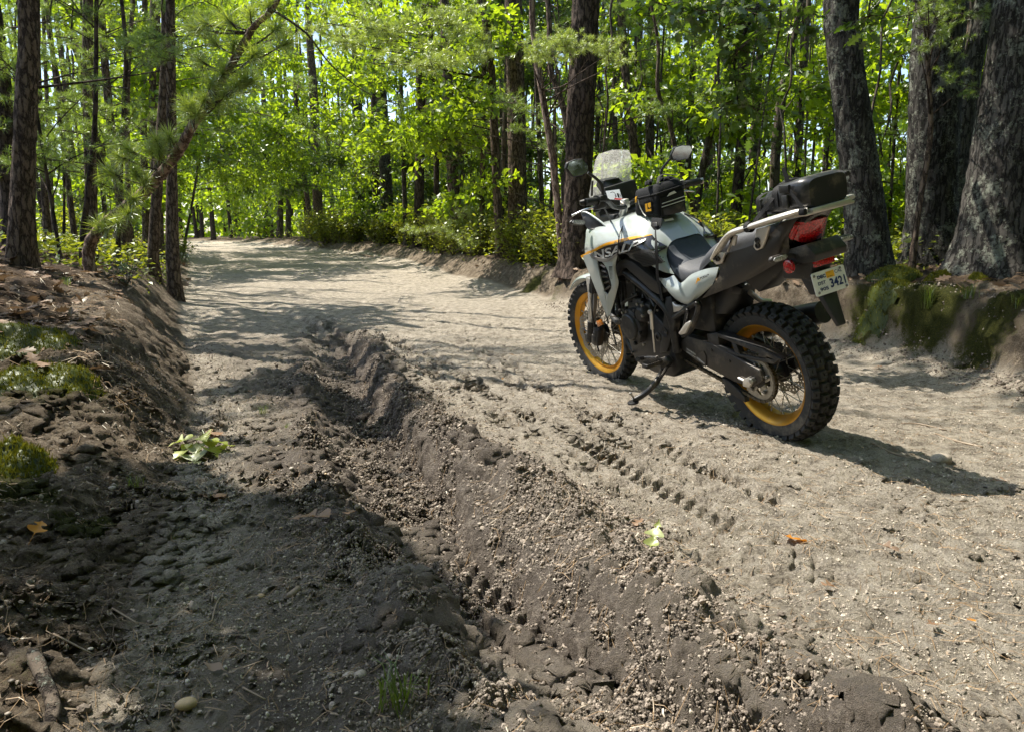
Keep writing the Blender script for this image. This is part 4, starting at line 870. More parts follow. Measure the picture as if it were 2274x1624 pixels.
indicator((-.262, .215, .915), (-.262, .135, .915)); part('signal_stalk', tube([(-.262, .14, .915), (-.25, .06, .90)], .009, 8, 1), 'rubber_clean')
indicator((-.262, -.215, .915), (-.262, -.135, .915)); part('signal_stalk', tube([(-.262, -.14, .915), (-.25, -.06, .90)], .009, 8, 1), 'rubber_clean')
indicator((1.112,0.33,1.114), (1.123,0.235,1.094)); indicator((1.112, -.33, 1.114), (1.10, -.235, 1.1))
# ---- grab rail and rack
def rail(s):
    f = lambda p: (p[0], s * p[1], p[2])
    bar = [f((0.146,0.162,0.899)), f((0.09,0.165,0.947)), f((0.003,0.165,1.011)), f((-.109,0.162,1.037)), f((-.224,0.156,1.061)), f((-.313,0.148,1.078)), f((-.345, .135, 1.085)), f((-.375, .11, 1.088))]
    g = tube(bar, [.017, .022, .023, .022, .024, .024, .020, .015], 12, 5, True, .55)
    V, Fc = g
    foot = plate([f((0.146,0.166,0.912)), f((0.107,0.166,0.933)), f((0.058,0.166,0.928)), f((0.09,0.166,0.88)), f((0.129,0.166,0.873)), f((0.149,0.166,0.889))], .014 * s, .004)
    foot2 = plate([f((-.142,0.158,1.027)), f((-.214,0.156,1.038)), f((-.181,0.15,0.986)), f((-.152,0.148,0.946)), f((-.116,0.148,0.936)), f((-.103,0.15,0.952))], .014 * s, .004)
    brace = plate([f((0.055,0.16,0.933)), f((-.009,0.163,1.004)), f((-.025,0.163,1.002)), f((-.002,0.16,0.958)), f((0.012,0.16,0.959)), f((0.016,0.16,0.985)), f((0.047,0.16,0.927))], .012 * s, .003)
    o = part('grab_rail', join(g, foot, foot2, brace), 'silver', bike, 40)
    if s > 0:
        for q in ((0.124,0.17,0.909), (0.104,0.17,0.902), (-.139,0.154,0.981), (-.135,0.152,0.959)): part('rail_bolt', lathe([(.0001, .001), (.006, .001), (.007, .005), (.012, .005), (.0125, -.002)], q, 14), 'engine', o)
    return o
rail(1); rail(-1)
part('luggage_rack', join(boxg((-.28, 0, 1.066), (.20, .25, .012), .005, (0, R(3), 0)), boxg((-.375, 0, 1.078), (.03, .20, .022), .006, (0, R(3), 0)), boxg((-.17, 0, 1.058), (.04, .24, .016), .005)), 'silver')
# ---- cockpit
hb = [(0.796,0.41,1.226), (0.817,0.31,1.219), (0.839,0.235,1.202), (0.915,0.16,1.158), (0.934,0.09,1.141), (.985, 0, 1.15), (1.0, -.09, 1.15), (.985, -.16, 1.15), (.945, -.24, 1.175), (.92, -.31, 1.18), (.90, -.41, 1.181)]
part('handlebar', tube(hb, .0125, 12, 5), 'engine')
def grip(a, b):
    a, b = np.array(a), np.array(b); ax = (b - a) / np.linalg.norm(b - a)
    return join(tube([tuple(a), tuple(b)], .0185, 14, 1), tube([tuple(b - ax * .004), tuple(b + ax * .004)], .026, 14, 1), *[tube([tuple(a + (b - a) * t), tuple(a + (b - a) * (t + .03))], .0195, 12, 1) for t in np.linspace(.12, .85, 8)])
part('hand_grip', grip((0.786,0.395,1.223), (0.818,0.31,1.216)), 'rubber_clean'); part('hand_grip', grip((0.908,-.4,1.183), (0.91,-.29,1.184)), 'rubber_clean')
part('bar_end', tube([(0.8,0.415,1.225), (0.792,0.395,1.223)], [.012, .017], 12, 1), 'engine'); part('bar_end', tube([(0.902,-.42,1.182), (0.908,-.402,1.182)], .017, 12, 1), 'steel')
part('switch_housing', join(boxg((0.846,0.28,1.196), (.05, .06, .055), .01, (0, 0, R(10))), boxg((0.832,0.265,1.22), (.035, .045, .03), .008), boxg((0.886,0.28,1.169), (.03, .035, .03), .006)), 'plastic')
part('switch_housing', boxg((0.933,-.27,1.181), (.05, .05, .06), .012), 'plastic'); part('kill_switch', boxg((0.922,-.245,1.209), (.022, .03, .022), .005), 'red_plastic')
part('clutch_lever', tube([(0.847,0.27,1.187), (0.867,0.3,1.179), (0.867,0.35,1.183), (0.883,0.39,1.174), (0.904,0.415,1.165)], [.008, .009, .0075, .006, .009], 10, 4, True, .7), 'chrome')
part('brake_lever', tube([(0.932,-.28,1.15), (0.939,-.33,1.145), (0.955,-.39,1.131)], [.010, .008, .006], 10, 4, True, .7), 'chrome')
part('bar_clamp', join(tube([(0.956,0.06,1.165), (0.987,0.062,1.114), (1.029,0.07,1.057)], [.026, .020, .022], 12), boxg((0.959,0.06,1.156), (.05, .036, .05), .010)), 'silver'); part('bar_clamp', tube([(.99, -.06, 1.165), (1.0, -.06, 1.11), (1.02, -.06, 1.06)], [.026, .020, .022], 12), 'silver')
part('cable', tube([(0.877,0.24,1.173), (0.964,0.17,1.11), (1.005,0.13,1.069), (0.982,0.1,1.096)], .005, 8), 'rubber_clean'); part('cable', tube([(1.01,0.05,1.099), (0.955,0.06,1.067), (0.899,0.07,1.081), (0.819,0.08,1.1)], .005, 8), 'rubber_clean')
def mirror(c, axx, tilt, stem, flip):
    """c centre, seen from behind; outline in (u left, v up)"""
    out = [(.085, .012), (.070, .045), (.0, .056), (-.055, .050), (-.090, .0), (-.078, -.034), (-.03, -.048), (.045, -.046)]
    u = np.array(axx, float); u /= np.linalg.norm(u); n = np.array((-.96, 0, -.05)); n -= u * (n @ u); n /= np.linalg.norm(n); v = np.cross(n, u); v = v if v[2] > 0 else -v
    c = np.array(c); P_ = [c + u * a * .78 * (1 if flip else -1) + v * b * .80 for a, b in out]
    o = part('mirror', plate([tuple(p) for p in P_], 0, .006, tuple(-n * .022)), 'plastic', bike, 40)
    part('mirror_glass', plate([tuple(c + (p - c) * .9 + n * .001) for p in P_], 0, 0, tuple(n * .0015)), 'mirror_glass', o, 20)
    part('mirror_stem', tube(stem, [.007, .0075, .009, .008], 10), 'plastic', o)
    return o
mirror((0.791,0.4,1.392), (-.10, 1, .02), 0, [(0.821,0.33,1.36), (0.817,0.29,1.322), (0.817,0.265,1.284), (0.825,0.26,1.237)], True)
mirror((0.971,-.36,1.348), (.18, 1, .05), 0, [(0.998,-.3,1.333), (1.024,-.27,1.301), (1.043,-.255,1.268), (1.033,-.25,1.221)], False)
ws = surf([[(1.164,0.155,1.228), (1.12,0.145,1.31), (1.086,0.125,1.402), (1.06,0.105,1.441)], [(1.235, .10, 1.20), (1.20, .09, 1.30), (1.15, .075, 1.40), (1.125, .06, 1.437)], [(1.25, 0, 1.20), (1.215, 0, 1.30), (1.16, 0, 1.405), (1.13, 0, 1.442)], [(1.235, -.10, 1.20), (1.20, -.09, 1.30), (1.15, -.075, 1.40), (1.125, -.06, 1.437)], [(1.215, -.155, 1.21), (1.17, -.145, 1.30), (1.12, -.125, 1.395), (1.105, -.105, 1.425)]], 5, 5)
part('windscreen', ws, 'screen_clear', bike, 60)
part('screen_bracket', tube([(1.141,0.13,1.302), (1.176,0.13,1.223)], .006, 8, 1), 'plastic')
part('front_cowl', join(hexa([(1.12, -.12, 1.04), (1.12, .12, 1.04), (1.30, .06, 1.0), (1.30, -.06, 1.0), (1.16, -.13, 1.21), (1.16, .13, 1.21), (1.24, .09, 1.22), (1.24, -.09, 1.22)], .012)), 'plastic')
both('cowl_side', surf([[(1.204,0.2,1.142), (1.15,0.185,1.13), (1.067,0.175,1.087), (0.981,0.165,1.045)], [(1.183,0.205,1.116), (1.135,0.195,1.086), (1.09,0.185,1.049), (0.988,0.172,1.044)], [(1.173,0.205,1.085), (1.143,0.205,1.051), (1.112,0.2,1.046), (1.075,0.195,1.041)]], 4, 4, -.006), 'plastic')
both('cowl_trim', tube([(1.192,0.205,1.147), (1.148,0.19,1.138), (1.056,0.18,1.093), (0.974,0.17,1.047), (0.924,0.15,1.062)], .006, 8), 'paint')
part('headlight', hexa([(1.26, -.10, .93), (1.26, .10, .93), (1.33, .06, .92), (1.33, -.06, .92), (1.22, -.13, 1.03), (1.22, .13, 1.03), (1.31, .08, 1.02), (1.31, -.08, 1.02)], .012), 'lens_dark')
dash = part('dash_hood', join(plate([(1.128,0.085,1.262), (1.099,0.08,1.293), (1.108,-.02,1.29), (1.149,-.085,1.241), (1.075, -.10, 1.22), (1.075, .09, 1.22)], 0, .006, (.07, 0, .01))), 'plastic')
dxx = 1.06
D = [np.array((1.06,0.104,1.237)), np.array((1.06,0.018,1.23)), np.array((1.06,0.007,1.167)), np.array((1.06,0.096,1.191))]
part('dash_body', plate([(1.065, .115, 1.14), (1.065, .105, 1.255), (1.065, -.095, 1.265), (1.065, -.115, 1.14)], 0, .008, (.05, 0, 0)), 'plastic', dash)
dp = part('dash_display', plate([tuple(d) for d in D], 0, .001, (.004, 0, 0)), 'display_white', dash)
def ond(u, v, e): return tuple((D[0] * (1 - u) + D[1] * u) * (1 - v) + (D[3] * (1 - u) + D[2] * u) * v + np.array((-e, 0, 0)))
part('display_bar', plate([ond(.42, .84, .001), ond(.99, .84, .001), ond(.99, .98, .001), ond(.42, .98, .001)], 0, 0, (-.001, 0, 0)), 'display_red', dash)
part('display_box', plate([ond(.70, .35, .001), ond(.82, .35, .001), ond(.82, .78, .001), ond(.70, .78, .001)], 0, 0, (-.001, 0, 0)), 'display_dark', dash)
letters('display_digit', '0', ond(.52, .75, .001), ond(.62, .75, .001), ond(.62, .45, .001), ond(.52, .45, .001), 'display_dark', dash, .02, 0, (-.001, 0, 0))
part('display_dial', lathe([(.020, -.001), (.0225, -.001)], ond(.33, .62, .0015), 24, 'x', False, 60, 250), 'plastic_grey', dash)
for v in (.42, .55, .68): part('display_line', plate([ond(.86, v, .001), ond(.96, v, .001), ond(.96, v + .06, .001), ond(.86, v + .06, .001)], 0, 0, (-.001, 0, 0)), 'plastic_grey', dash)
part('dash_side', boxg((1.102,-.06,1.182), (.05, .07, .08), .012), 'plastic', dash)
part('cockpit_floor', boxg((1.08, 0, 1.085), (.16, .24, .05), .012), 'plastic')
part('ignition_cover', plate([(1.115,0.08,1.061), (1.11,0.06,1.056), (1.109,0.07,1.048), (1.121,0.08,1.053)], .01, .002), 'white_plastic')

# ------------------------------------------------------------------ luggage
tb = tag(empty('tank_bag', BIKE_LOC, BIKE_ROT), 'black fabric tank bag with yellow logo patch strapped over the fuel tank', 'bag')
A0 = np.array((0.814,0.105,1.097)); A1 = np.array((0.603,0.1,1.078)); A2 = np.array((A1[0] + .012, -.072, A1[2] - .005)); A3 = np.array((A0[0] + .01, -.072, A0[2]))
T0 = np.array((0.787,0.105,1.192)); T1 = np.array((0.585,0.1,1.209)); T2 = np.array((T1[0] + .012, -.068, T1[2] + .012)); T3 = np.array((T0[0], -.068, T0[2] + .012))
body = part('bag_body', hexa([A0, A1, A2, A3, T0, T1, T2, T3], .016), 'fabric', tb, 60)
def q4(P, u, v): return (P[0] * (1 - u) + P[1] * u) * (1 - v) + (P[3] * (1 - u) + P[2] * u) * v
SIDE = [T0, T1, A1, A0]; BACK = [T1, T2, A2, A1]
nS = np.array((0, 1., 0)); nB = np.array((-1., 0, 0))
lidc = [T0 + (-.0, .006, -.018), T1 + (-.006, .006, -.018), T2 + (-.006, -.006, -.018), T3 + (.006, -.006, -.018), T0 + (.01, -.012, .03), T1 + (.02, -.012, .03), T2 + (.02, .012, .03), T3 + (-.02, .012, .03)]
part('bag_lid', hexa(lidc, .014), 'fabric', tb, 60)
part('lid_piping', tube([tuple(p + (0, 0, -.012)) for p in (T0 + (.004, .008, 0), T1 + (-.008, .008, 0), T2 + (-.008, -.008, 0))], .004, 8, 1), 'webbing', tb)
for k, (u0, v0, u1, v1) in enumerate(((.10, .50, .95, .46), (.08, .62, .97, .58))):
    z = [tuple(q4(BACK, u0 + (u1 - u0) * t, v0 + (v1 - v0) * t) + nB * .010) for t in np.linspace(0, 1, 24)]
    part('zip_trim', tube(z, .0022, 6, 1), 'white_ink', tb)
part('mesh_pocket', plate([tuple(q4(BACK, u, v) + nB * .004) for u, v in ((.06, .30), (.96, .22), (.97, .96), (.06, .98))], 0, .004, (-.005, 0, 0)), 'webbing', tb)
part('pocket_window', plate([tuple(q4(BACK, u, v) + nB * .010) for u, v in ((.12, .70), (.90, .64), (.92, .94), (.5, .97), (.14, .94))], 0, .001, (-.001, 0, 0)), 'tarp', tb)
part('receipt', plate([tuple(q4(BACK, u, v) + nB * .009) for u, v in ((.30, .30), (.40, .20), (.58, .18), (.66, .26))], 0, 0, (-.002, 0, 0)), 'white_plastic', tb)
pt = part('logo_patch', plate([tuple(q4(SIDE, u, v) + nS * .004) for u, v in ((.46, .36), (.78, .30), (.80, .78), (.50, .84))], 0, .001, (0, .003, 0)), 'webbing', tb)
for nm, us in (('logo_bar', ((.52, .42), (.60, .405), (.62, .75), (.545, .765))), ('logo_bar', ((.62, .66), (.76, .63), (.765, .73), (.625, .75))), ('logo_bar', ((.63, .40), (.75, .375), (.76, .55), (.70, .60), (.64, .55)))):
    part(nm, plate([tuple(q4(SIDE, u, v) + nS * .0078) for u, v in us], 0, 0, (0, .001, 0)), 'yellow_ink', pt)
part('side_piping', tube([tuple(q4(SIDE, u, v) + nS * .006) for u, v in ((.20, .12), (.26, .45), (.40, .82), (.52, .97))], .003, 6), 'white_ink', tb)
part('zip_pull', plate([tuple(q4(SIDE, u, v) + nS * .008) for u, v in ((.12, .02), (.20, .0), (.17, .30), (.11, .32))], 0, .001, (0, .004, 0)), 'yellow_ink', tb)
for k in range(9):
    a = rng(k).uniform(-1, 1, 6); c = (T0 + T1 + T2 + T3) / 4 + np.array((.07 * a[0], .06 * a[1], .036))
    part('lid_fold', tube([tuple(c), tuple(c + (.03 * a[2], .03 * a[3], .012)), tuple(c + (.06 * a[2], .05 * a[3], .002))], [.006, .010, .005], 6), 'fabric', tb, 70)
part('lid_strap', tube([tuple(T1 + (.03, -.03, .035)), tuple(T1 * .5 + T2 * .5 + (.05, .01, .062)), tuple(T2 + (.01, .02, .04))], .008, 6, 4, True, .3), 'webbing', tb)
part('buckle_pad', plate([(0.617,0.135,1.087), (0.547,0.125,1.08), (0.525,0.15,1.046), (0.533,0.165,1.031), (0.564,0.168,1.032), (0.605,0.155,1.05)], .006, .003), 'fabric', tb)
part('buckle', plate([(0.576,0.155,1.068), (0.544,0.15,1.068), (0.532,0.16,1.05), (0.569,0.163,1.049)], .006, .002, (0, .008, 0)), 'plastic_grey', tb)
def ribbon(pts, w, t=.002, k=5):
    P = cr(pts, k); V = []
    for i, p in enumerate(P):
        tt = P[min(i + 1, len(P) - 1)] - P[max(i - 1, 0)]; tt = tt / (np.linalg.norm(tt) + 1e-9); s = np.cross(tt, (0, 1., 0)); s = s / (np.linalg.norm(s) + 1e-9) * w / 2; n = np.cross(s, tt); n = n / (np.linalg.norm(n) + 1e-9) * t
        V += [tuple(p - s), tuple(p + s), tuple(p + s + n), tuple(p - s + n)]
    Fc = [(i * 4 + j, i * 4 + (j + 1) % 4, i * 4 + 4 + (j + 1) % 4, i * 4 + 4 + j) for i in range(len(P) - 1) for j in range(4)]
    return V, Fc + [(3, 2, 1, 0), tuple(len(V) - 4 + j for j in range(4))]
part('tie_strap', ribbon([(0.544,0.17,1.034), (0.475,0.225,0.975), (0.491,0.222,0.903), (0.55,0.195,0.803), (0.559,0.185,0.751), (0.579,0.17,0.677)], .024), 'webbing', tb)
part('strap_tail', tube([(.67, -.10, 1.06), (.62, -.14, 1.02), (.60, -.15, .98)], .008, 6, 4, True, .4), 'webbing', tb)
part('tank_label', plate([(0.618,0.06,1.06), (0.616,0.01,1.058), (0.61,0.01,1.049), (0.615,0.06,1.051)], 0, 0, (0, .001, .002)), 'white_plastic', tb)
# tail bag on the rack
tg = tag(empty('tail_bag', BIKE_LOC, BIKE_ROT), 'dusty black waterproof tail bag strapped on the silver luggage rack', 'bag')
secs = [(-.085, .075, 1.066, 1.100), (-.095, .098, 1.064, 1.13), (-.125, .108, 1.064, 1.150), (-.16, .113, 1.066, 1.166), (-.20, .117, 1.068, 1.178), (-.245, .119, 1.072, 1.190), (-.29, .119, 1.074, 1.200), (-.335, .116, 1.078, 1.206), (-.362, .108, 1.082, 1.204), (-.376, .094, 1.088, 1.196)]
rings = []
for i, (x, w, z0, z1) in enumerate(secs):
    zc, hh = (z0 + z1) / 2, (z1 - z0) / 2; ring = []
    for k in range(28):
        a = 2 * math.pi * k / 28; ca, sa = math.cos(a), math.sin(a); e = .42 if x < -.21 else .62
        wr = 1 + (.05 * math.sin(k * 2.3 + i * 1.7) if x > -.21 else 0)
        ring.append((x, w * wr * math.copysign(abs(ca) ** e, ca), zc + hh * (1 + (.06 * math.sin(k * 1.9 + i * 2.1) if x > -.21 else 0)) * math.copysign(abs(sa) ** e, sa)))
    rings.append(ring)
V = [p for r in rings for p in r]; nr = len(rings)
Fc = [(i * 28 + j, i * 28 + (j + 1) % 28, i * 28 + 28 + (j + 1) % 28, i * 28 + 28 + j) for i in range(nr - 1) for j in range(28)] + [tuple(range(28)), tuple((nr - 1) * 28 + j for j in range(27, -1, -1))]
part('bag_shell', (V, Fc), 'tarp', tg, 70)
def hoop(x, k=1.03, w=.025, sk=0.):
    xs = [s[0] for s in secs][::-1]; W = np.interp(x, xs, [s[1] for s in secs][::-1]); z0 = np.interp(x, xs, [s[2] for s in secs][::-1]); z1 = np.interp(x, xs, [s[3] for s in secs][::-1])
    pts = []
    for a in np.linspace(-.2, math.pi + .2, 22):
        ca, sa = math.cos(a), math.sin(a); pts.append((x + sk * ca, W * k * math.copysign(abs(ca) ** .5, ca), (z0 + z1) / 2 + (z1 - z0) / 2 * (k + .02) * math.copysign(abs(sa) ** .5, sa)))
    V = []
    for p in pts: V += [(p[0] - w / 2, p[1], p[2]), (p[0] + w / 2, p[1], p[2])]
    return V, [(2 * i, 2 * i + 1, 2 * i + 3, 2 * i + 2) for i in range(len(pts) - 1)]
part('cinch_strap', hoop(-.225, 1.04, .03), 'webbing', tg, 60); part('cinch_strap', hoop(-.14, 1.05, .022, .02), 'webbing', tg, 60)
part('side_buckle', boxg((-.29,0.128,1.173), (.05, .016, .03), .004), 'plastic', tg); part('side_buckle', boxg((-.289,0.13,1.125), (.03, .014, .05), .004), 'plastic', tg)
part('tie_strap', ribbon([(-.317,0.13,1.167), (-.353,0.135,1.128), (-.385,0.14,1.094)], .014), 'webbing', tg)
part('tie_strap', ribbon([(-.226,0.1,1.166), (-.206,0.13,1.129), (-.171,0.14,1.093), (-.148,0.16,1.063), (-.139,0.165,1.047)], .018), 'webbing', tg)
part('rail_loop', lathe([(.019, -.012), (.022, -.012), (.022, .012), (.019, .012)], (-.109,0.162,1.037), 16, 'x'), 'webbing', tg)
part('strap_knot', boxg((-.381,0.14,1.086), (.03, .02, .025), .006), 'webbing', tg); part('strap_knot', boxg((-.147,0.12,1.078), (.03, .03, .03), .008), 'plastic', tg)
part('loose_strap_end', ribbon([(-.224,0.05,1.176), (-.225,0.05,1.206), (-.216,0.05,1.226), (-.214,0.05,1.246)], .022), 'webbing', tg)
part('roll_fold', tube([(-.11,0.09,1.108), (-.096,0.06,1.12), (-.08, 0, 1.09), (-.085, -.07, 1.09)], .018, 10), 'tarp', tg)
part('top_strap', tube([(-.20, -.09, 1.172), (-.20, 0, 1.192), (-.21, .08, 1.182)], .011, 8, 4, True, .5), 'webbing', tg)
part('end_tab', boxg((-.35, -.118, 1.18), (.03, .02, .02), .004), 'plastic', tg)

# ------------------------------------------------------------------ vegetation
SH = np.array((.504, -.266))                      # shadow shift on the ground per metre of height
LIT = np.array([(-.22, 1.0), (-.33, 2.3), (-.70, 2.9), (-.40, 3.6), (-.85, 5.5), (-1.1, 7.5), (-.6, 10.5), (.6, 9.5), (2.0, 7.3), (2.8, 5.5), (2.3, 4.2), (2.6, 2.6), (2.4, .8)])
GAP_A = np.array([(-3.5, 7.0), (-.3, 5.6), (-.2, 4.9), (-1.9, 5.2), (-3.6, 6.2)])      # sunlit gap over the leaning pine
GAP_B = np.array([(-2, 10.), (3.4, 7.4), (3.6, 10), (2.6, 12.4), (-2, 12.4)])         # and over the bright pine boughs
def in_poly(px, py, poly):
    px = np.asarray(px, float); py = np.asarray(py, float); c = np.zeros(px.shape, bool); j = len(poly) - 1
    for i in range(len(poly)):
        xi, yi = poly[i]; xj, yj = poly[j]
        hit_ = ((yi > py) != (yj > py)) & (px < (xj - xi) * (py - yi) / (yj - yi + 1e-12) + xi); c ^= hit_; j = i
    return c
def shades_lit(p, rad):
    """would foliage here keep the sun off the open part of the track?"""
    q = np.array(p[:2]) + SH * (p[2] - .1); a = np.arange(8) * math.pi / 4; X_, Y_ = np.append(q[0] + rad * np.cos(a), q[0]), np.append(q[1] + rad * np.sin(a), q[1])
    return bool(in_poly(X_, Y_, LIT).any() or (p[2] > 2.6 and in_poly(X_, Y_, GAP_A).any()) or (p[2] > 5. and in_poly(X_, Y_, GAP_B).any()))
def tri_mesh(name, V, T, mi, mats, smooth=False):
    me = fast(name, V, T, mats[0], None, smooth, False)
    for m in mats[1:]: me.materials.append(MAT[m])
    me.polygons.foreach_set('material_index', np.asarray(mi, np.int32)); return me
def rot_frames(d, r):
    """orthonormal frames with first axis d (n,3)"""
    d = d / (np.linalg.norm(d, axis=1)[:, None] + 1e-9); u = np.cross(d, r.normal(size=d.shape)); u /= np.linalg.norm(u, axis=1)[:, None] + 1e-9
    return d, u, np.cross(d, u)
LEAF_FAR = (np.array([(0, 0, 0), (.45, .30, .05), (1, 0, -.08), (.45, -.30, .05), (.5, 0, -.02)]), np.array([(0, 4, 1), (1, 4, 2), (0, 3, 4), (3, 2, 4)]))
_h = [(.0, .0), (.14, .05), (.22, .20), (.34, .10), (.46, .30), (.58, .13), (.70, .30), (.80, .12), (.92, .12), (1., 0.)]
LEAF_OAK = (np.array([(t, w, .05 * math.sin(t * 3) + .25 * w * w) for t, w in _h] + [(t, -w, .05 * math.sin(t * 3) + .25 * w * w) for t, w in _h[1:-1]] + [(.5, 0, .05)]), None)
_n = len(_h); _c = len(LEAF_OAK[0]) - 1; _T = []
for i in range(_n - 1): _T.append((i, _c, i + 1))
_lo = [0] + list(range(_n, 2 * _n - 2)) + [_n - 1]
for i in range(len(_lo) - 1): _T.append((_lo[i], _lo[i + 1], _c))
LEAF_OAK = (LEAF_OAK[0], np.array(_T))
LEAF_OVAL = (np.array([(0, 0, 0), (.3, .22, .03), (.7, .20, .02), (1, 0, -.05), (.7, -.20, .02), (.3, -.22, .03)]), np.array([(0, 5, 1), (1, 5, 4), (1, 4, 2), (2, 4, 3)]))
def scatter(tmpl, pos, dirs, up, size):
    """copies of a leaf template: along dirs, face towards up"""
    tv, tt = tmpl; d = dirs / (np.linalg.norm(dirs, axis=1)[:, None] + 1e-9)
    s = np.cross(up, d); s /= np.linalg.norm(s, axis=1)[:, None] + 1e-9; n = np.cross(d, s)
    V = pos[:, None, :] + size[:, None, None] * (tv[None, :, 0, None] * d[:, None] + tv[None, :, 1, None] * s[:, None] + tv[None, :, 2, None] * n[:, None])
    T = tt[None] + (np.arange(len(pos)) * len(tv))[:, None, None]
    return V.reshape(-1, 3), T.reshape(-1, 3)
def stick_tris(a, b, ra, rb, n=3):
    """thin tapered sticks a->b (arrays)"""
    d = b - a; d, u, w = rot_frames(d, rng(1)); k = np.arange(n) * 2 * math.pi / n
    A = a[:, None] + ra[:, None, None] * (np.cos(k)[None, :, None] * u[:, None] + np.sin(k)[None, :, None] * w[:, None])
    B = b[:, None] + rb[:, None, None] * (np.cos(k)[None, :, None] * u[:, None] + np.sin(k)[None, :, None] * w[:, None])
    V = np.concatenate([A, B], 1); T = []
    for i in range(n): j = (i + 1) % n; T += [(i, j, n + j), (i, n + j, n + i)]
    return V.reshape(-1, 3), (np.array(T)[None] + (np.arange(len(a)) * 2 * n)[:, None, None]).reshape(-1, 3)
def cat(parts):
    V = []; T = []; M = []; b = 0
    for v, t, m in parts: V.append(v); T.append(t + b); M.append(np.full(len(t), m)); b += len(v)
    return np.concatenate(V), np.concatenate(T), np.concatenate(M)
def oak_bough(seed, n=330, rad=.75, leaf=.12, tmpl=LEAF_FAR, flat=.5, mat='oak_leaf'):
    r = rng(seed); nb = 11; dirs = r.normal(size=(nb, 3)); dirs[:, 2] = dirs[:, 2] * .45 + .1; dirs /= np.linalg.norm(dirs, axis=1)[:, None]
    L = r.uniform(.55, 1.05, nb) * rad; tips = dirs * L[:, None]; tips[:, 2] *= flat * 1.5
    b = r.integers(0, nb, n); t = r.beta(2.2, 1.2, n); tw = r.normal(size=(n, 3)) * .13 * rad; tw[:, 2] *= .55
    pos = tips[b] * t[:, None] + tw; d = dirs[b] * .5 + r.normal(size=(n, 3)) * .6; d[:, 2] -= .25
    up = r.normal(size=(n, 3)) * .5 + np.array((-.25, .1, .9)); sz = r.uniform(.65, 1.2, n) * leaf
    s1 = stick_tris(np.zeros((nb, 3)), tips, np.full(nb, .007), np.full(nb, .002)); k = r.choice(n, n // 3, False)
    s2 = stick_tris(tips[b[k]] * t[k][:, None] * .9, pos[k], np.full(len(k), .0025), np.full(len(k), .0012))
    V, T, M = cat([(*scatter(tmpl, pos, d, up, sz), 0), (*s1, 1), (*s2, 1)])
    return tri_mesh('foliage', V, T, M, [mat, 'bark_twig'])
def tuft_needles(r, org, axis, n, ln, wid, spread=.95):
    """needles fanning out of a shoot tip"""
    a = axis / (np.linalg.norm(axis) + 1e-9); d = r.normal(size=(n, 3)); d /= np.linalg.norm(d, axis=1)[:, None]; d = d * spread + a * r.uniform(.25, 1.05, n)[:, None]
    d /= np.linalg.norm(d, axis=1)[:, None]; p = org - a * r.uniform(0, .09, n)[:, None]; l = ln * r.uniform(.7, 1.15, n)
    s = np.cross(d, r.normal(size=(n, 3))); s /= np.linalg.norm(s, axis=1)[:, None]
    tip = p + d * l[:, None]; tip[:, 2] -= .10 * l; m = p + d * l[:, None] * .55
    V = np.stack([p - s * wid * .5, p + s * wid * .5, m + s * wid * .5, m - s * wid * .5, tip], 1)
    T = np.array([(0, 1, 2), (0, 2, 3), (3, 2, 4)])
    return V.reshape(-1, 3), (T[None] + (np.arange(n) * 5)[:, None, None]).reshape(-1, 3)
def pine_bough(seed, nt=22, nn=46, ln=.105, wid=.0036, rad=.6, mat='pine_needle'):
    r = rng(seed); parts = []; ax = np.array((1., 0, .12)); A = []; B = []
    for i in range(nt):
        t = r.uniform(.15, 1); base = ax * rad * (t * 1.6 - .8) * 1.0; d = r.normal(size=3); d[0] += .7; d[2] = d[2] * .45 + .25; d /= np.linalg.norm(d)
        tip = base + d * rad * r.uniform(.15, .6); A.append(base); B.append(tip)
        parts.append((*tuft_needles(r, tip, d + (0, 0, .25), nn, ln, wid), 0))
    A = np.array(A); B = np.array(B); parts.append((*stick_tris(A, B, np.full(nt, .005), np.full(nt, .003)), 1))
    parts.append((*stick_tris(np.array([-ax * rad]), np.array([ax * rad * .8]), np.array([.010]), np.array([.005]), 5), 1))
    V, T, M = cat(parts); return tri_mesh('foliage', V, T, M, [mat, 'bark_twig'])
OAK = [oak_bough(100 + i) for i in range(5)]
OAKD = [oak_bough(120 + i, mat='oak_leaf_shaded') for i in range(3)]
OAKFAR = [oak_bough(130 + i, 420, 1.5, .22) for i in range(3)]
OAKNEAR = [oak_bough(140 + i, 60, .45, .17, LEAF_OAK, .6, 'oak_leaf_shaded') for i in range(3)]
PINE = [pine_bough(150 + i) for i in range(4)]
PINEB = [pine_bough(160 + i, 26, 60, .11, .004, .6, 'pine_needle_sunlit') for i in range(3)]
PINEFAR = [pine_bough(170 + i, 34, 24, .20, .012, 1.2) for i in range(2)]
CANOPY = [oak_bough(180 + i, 170, 1.0, .20) for i in range(3)]

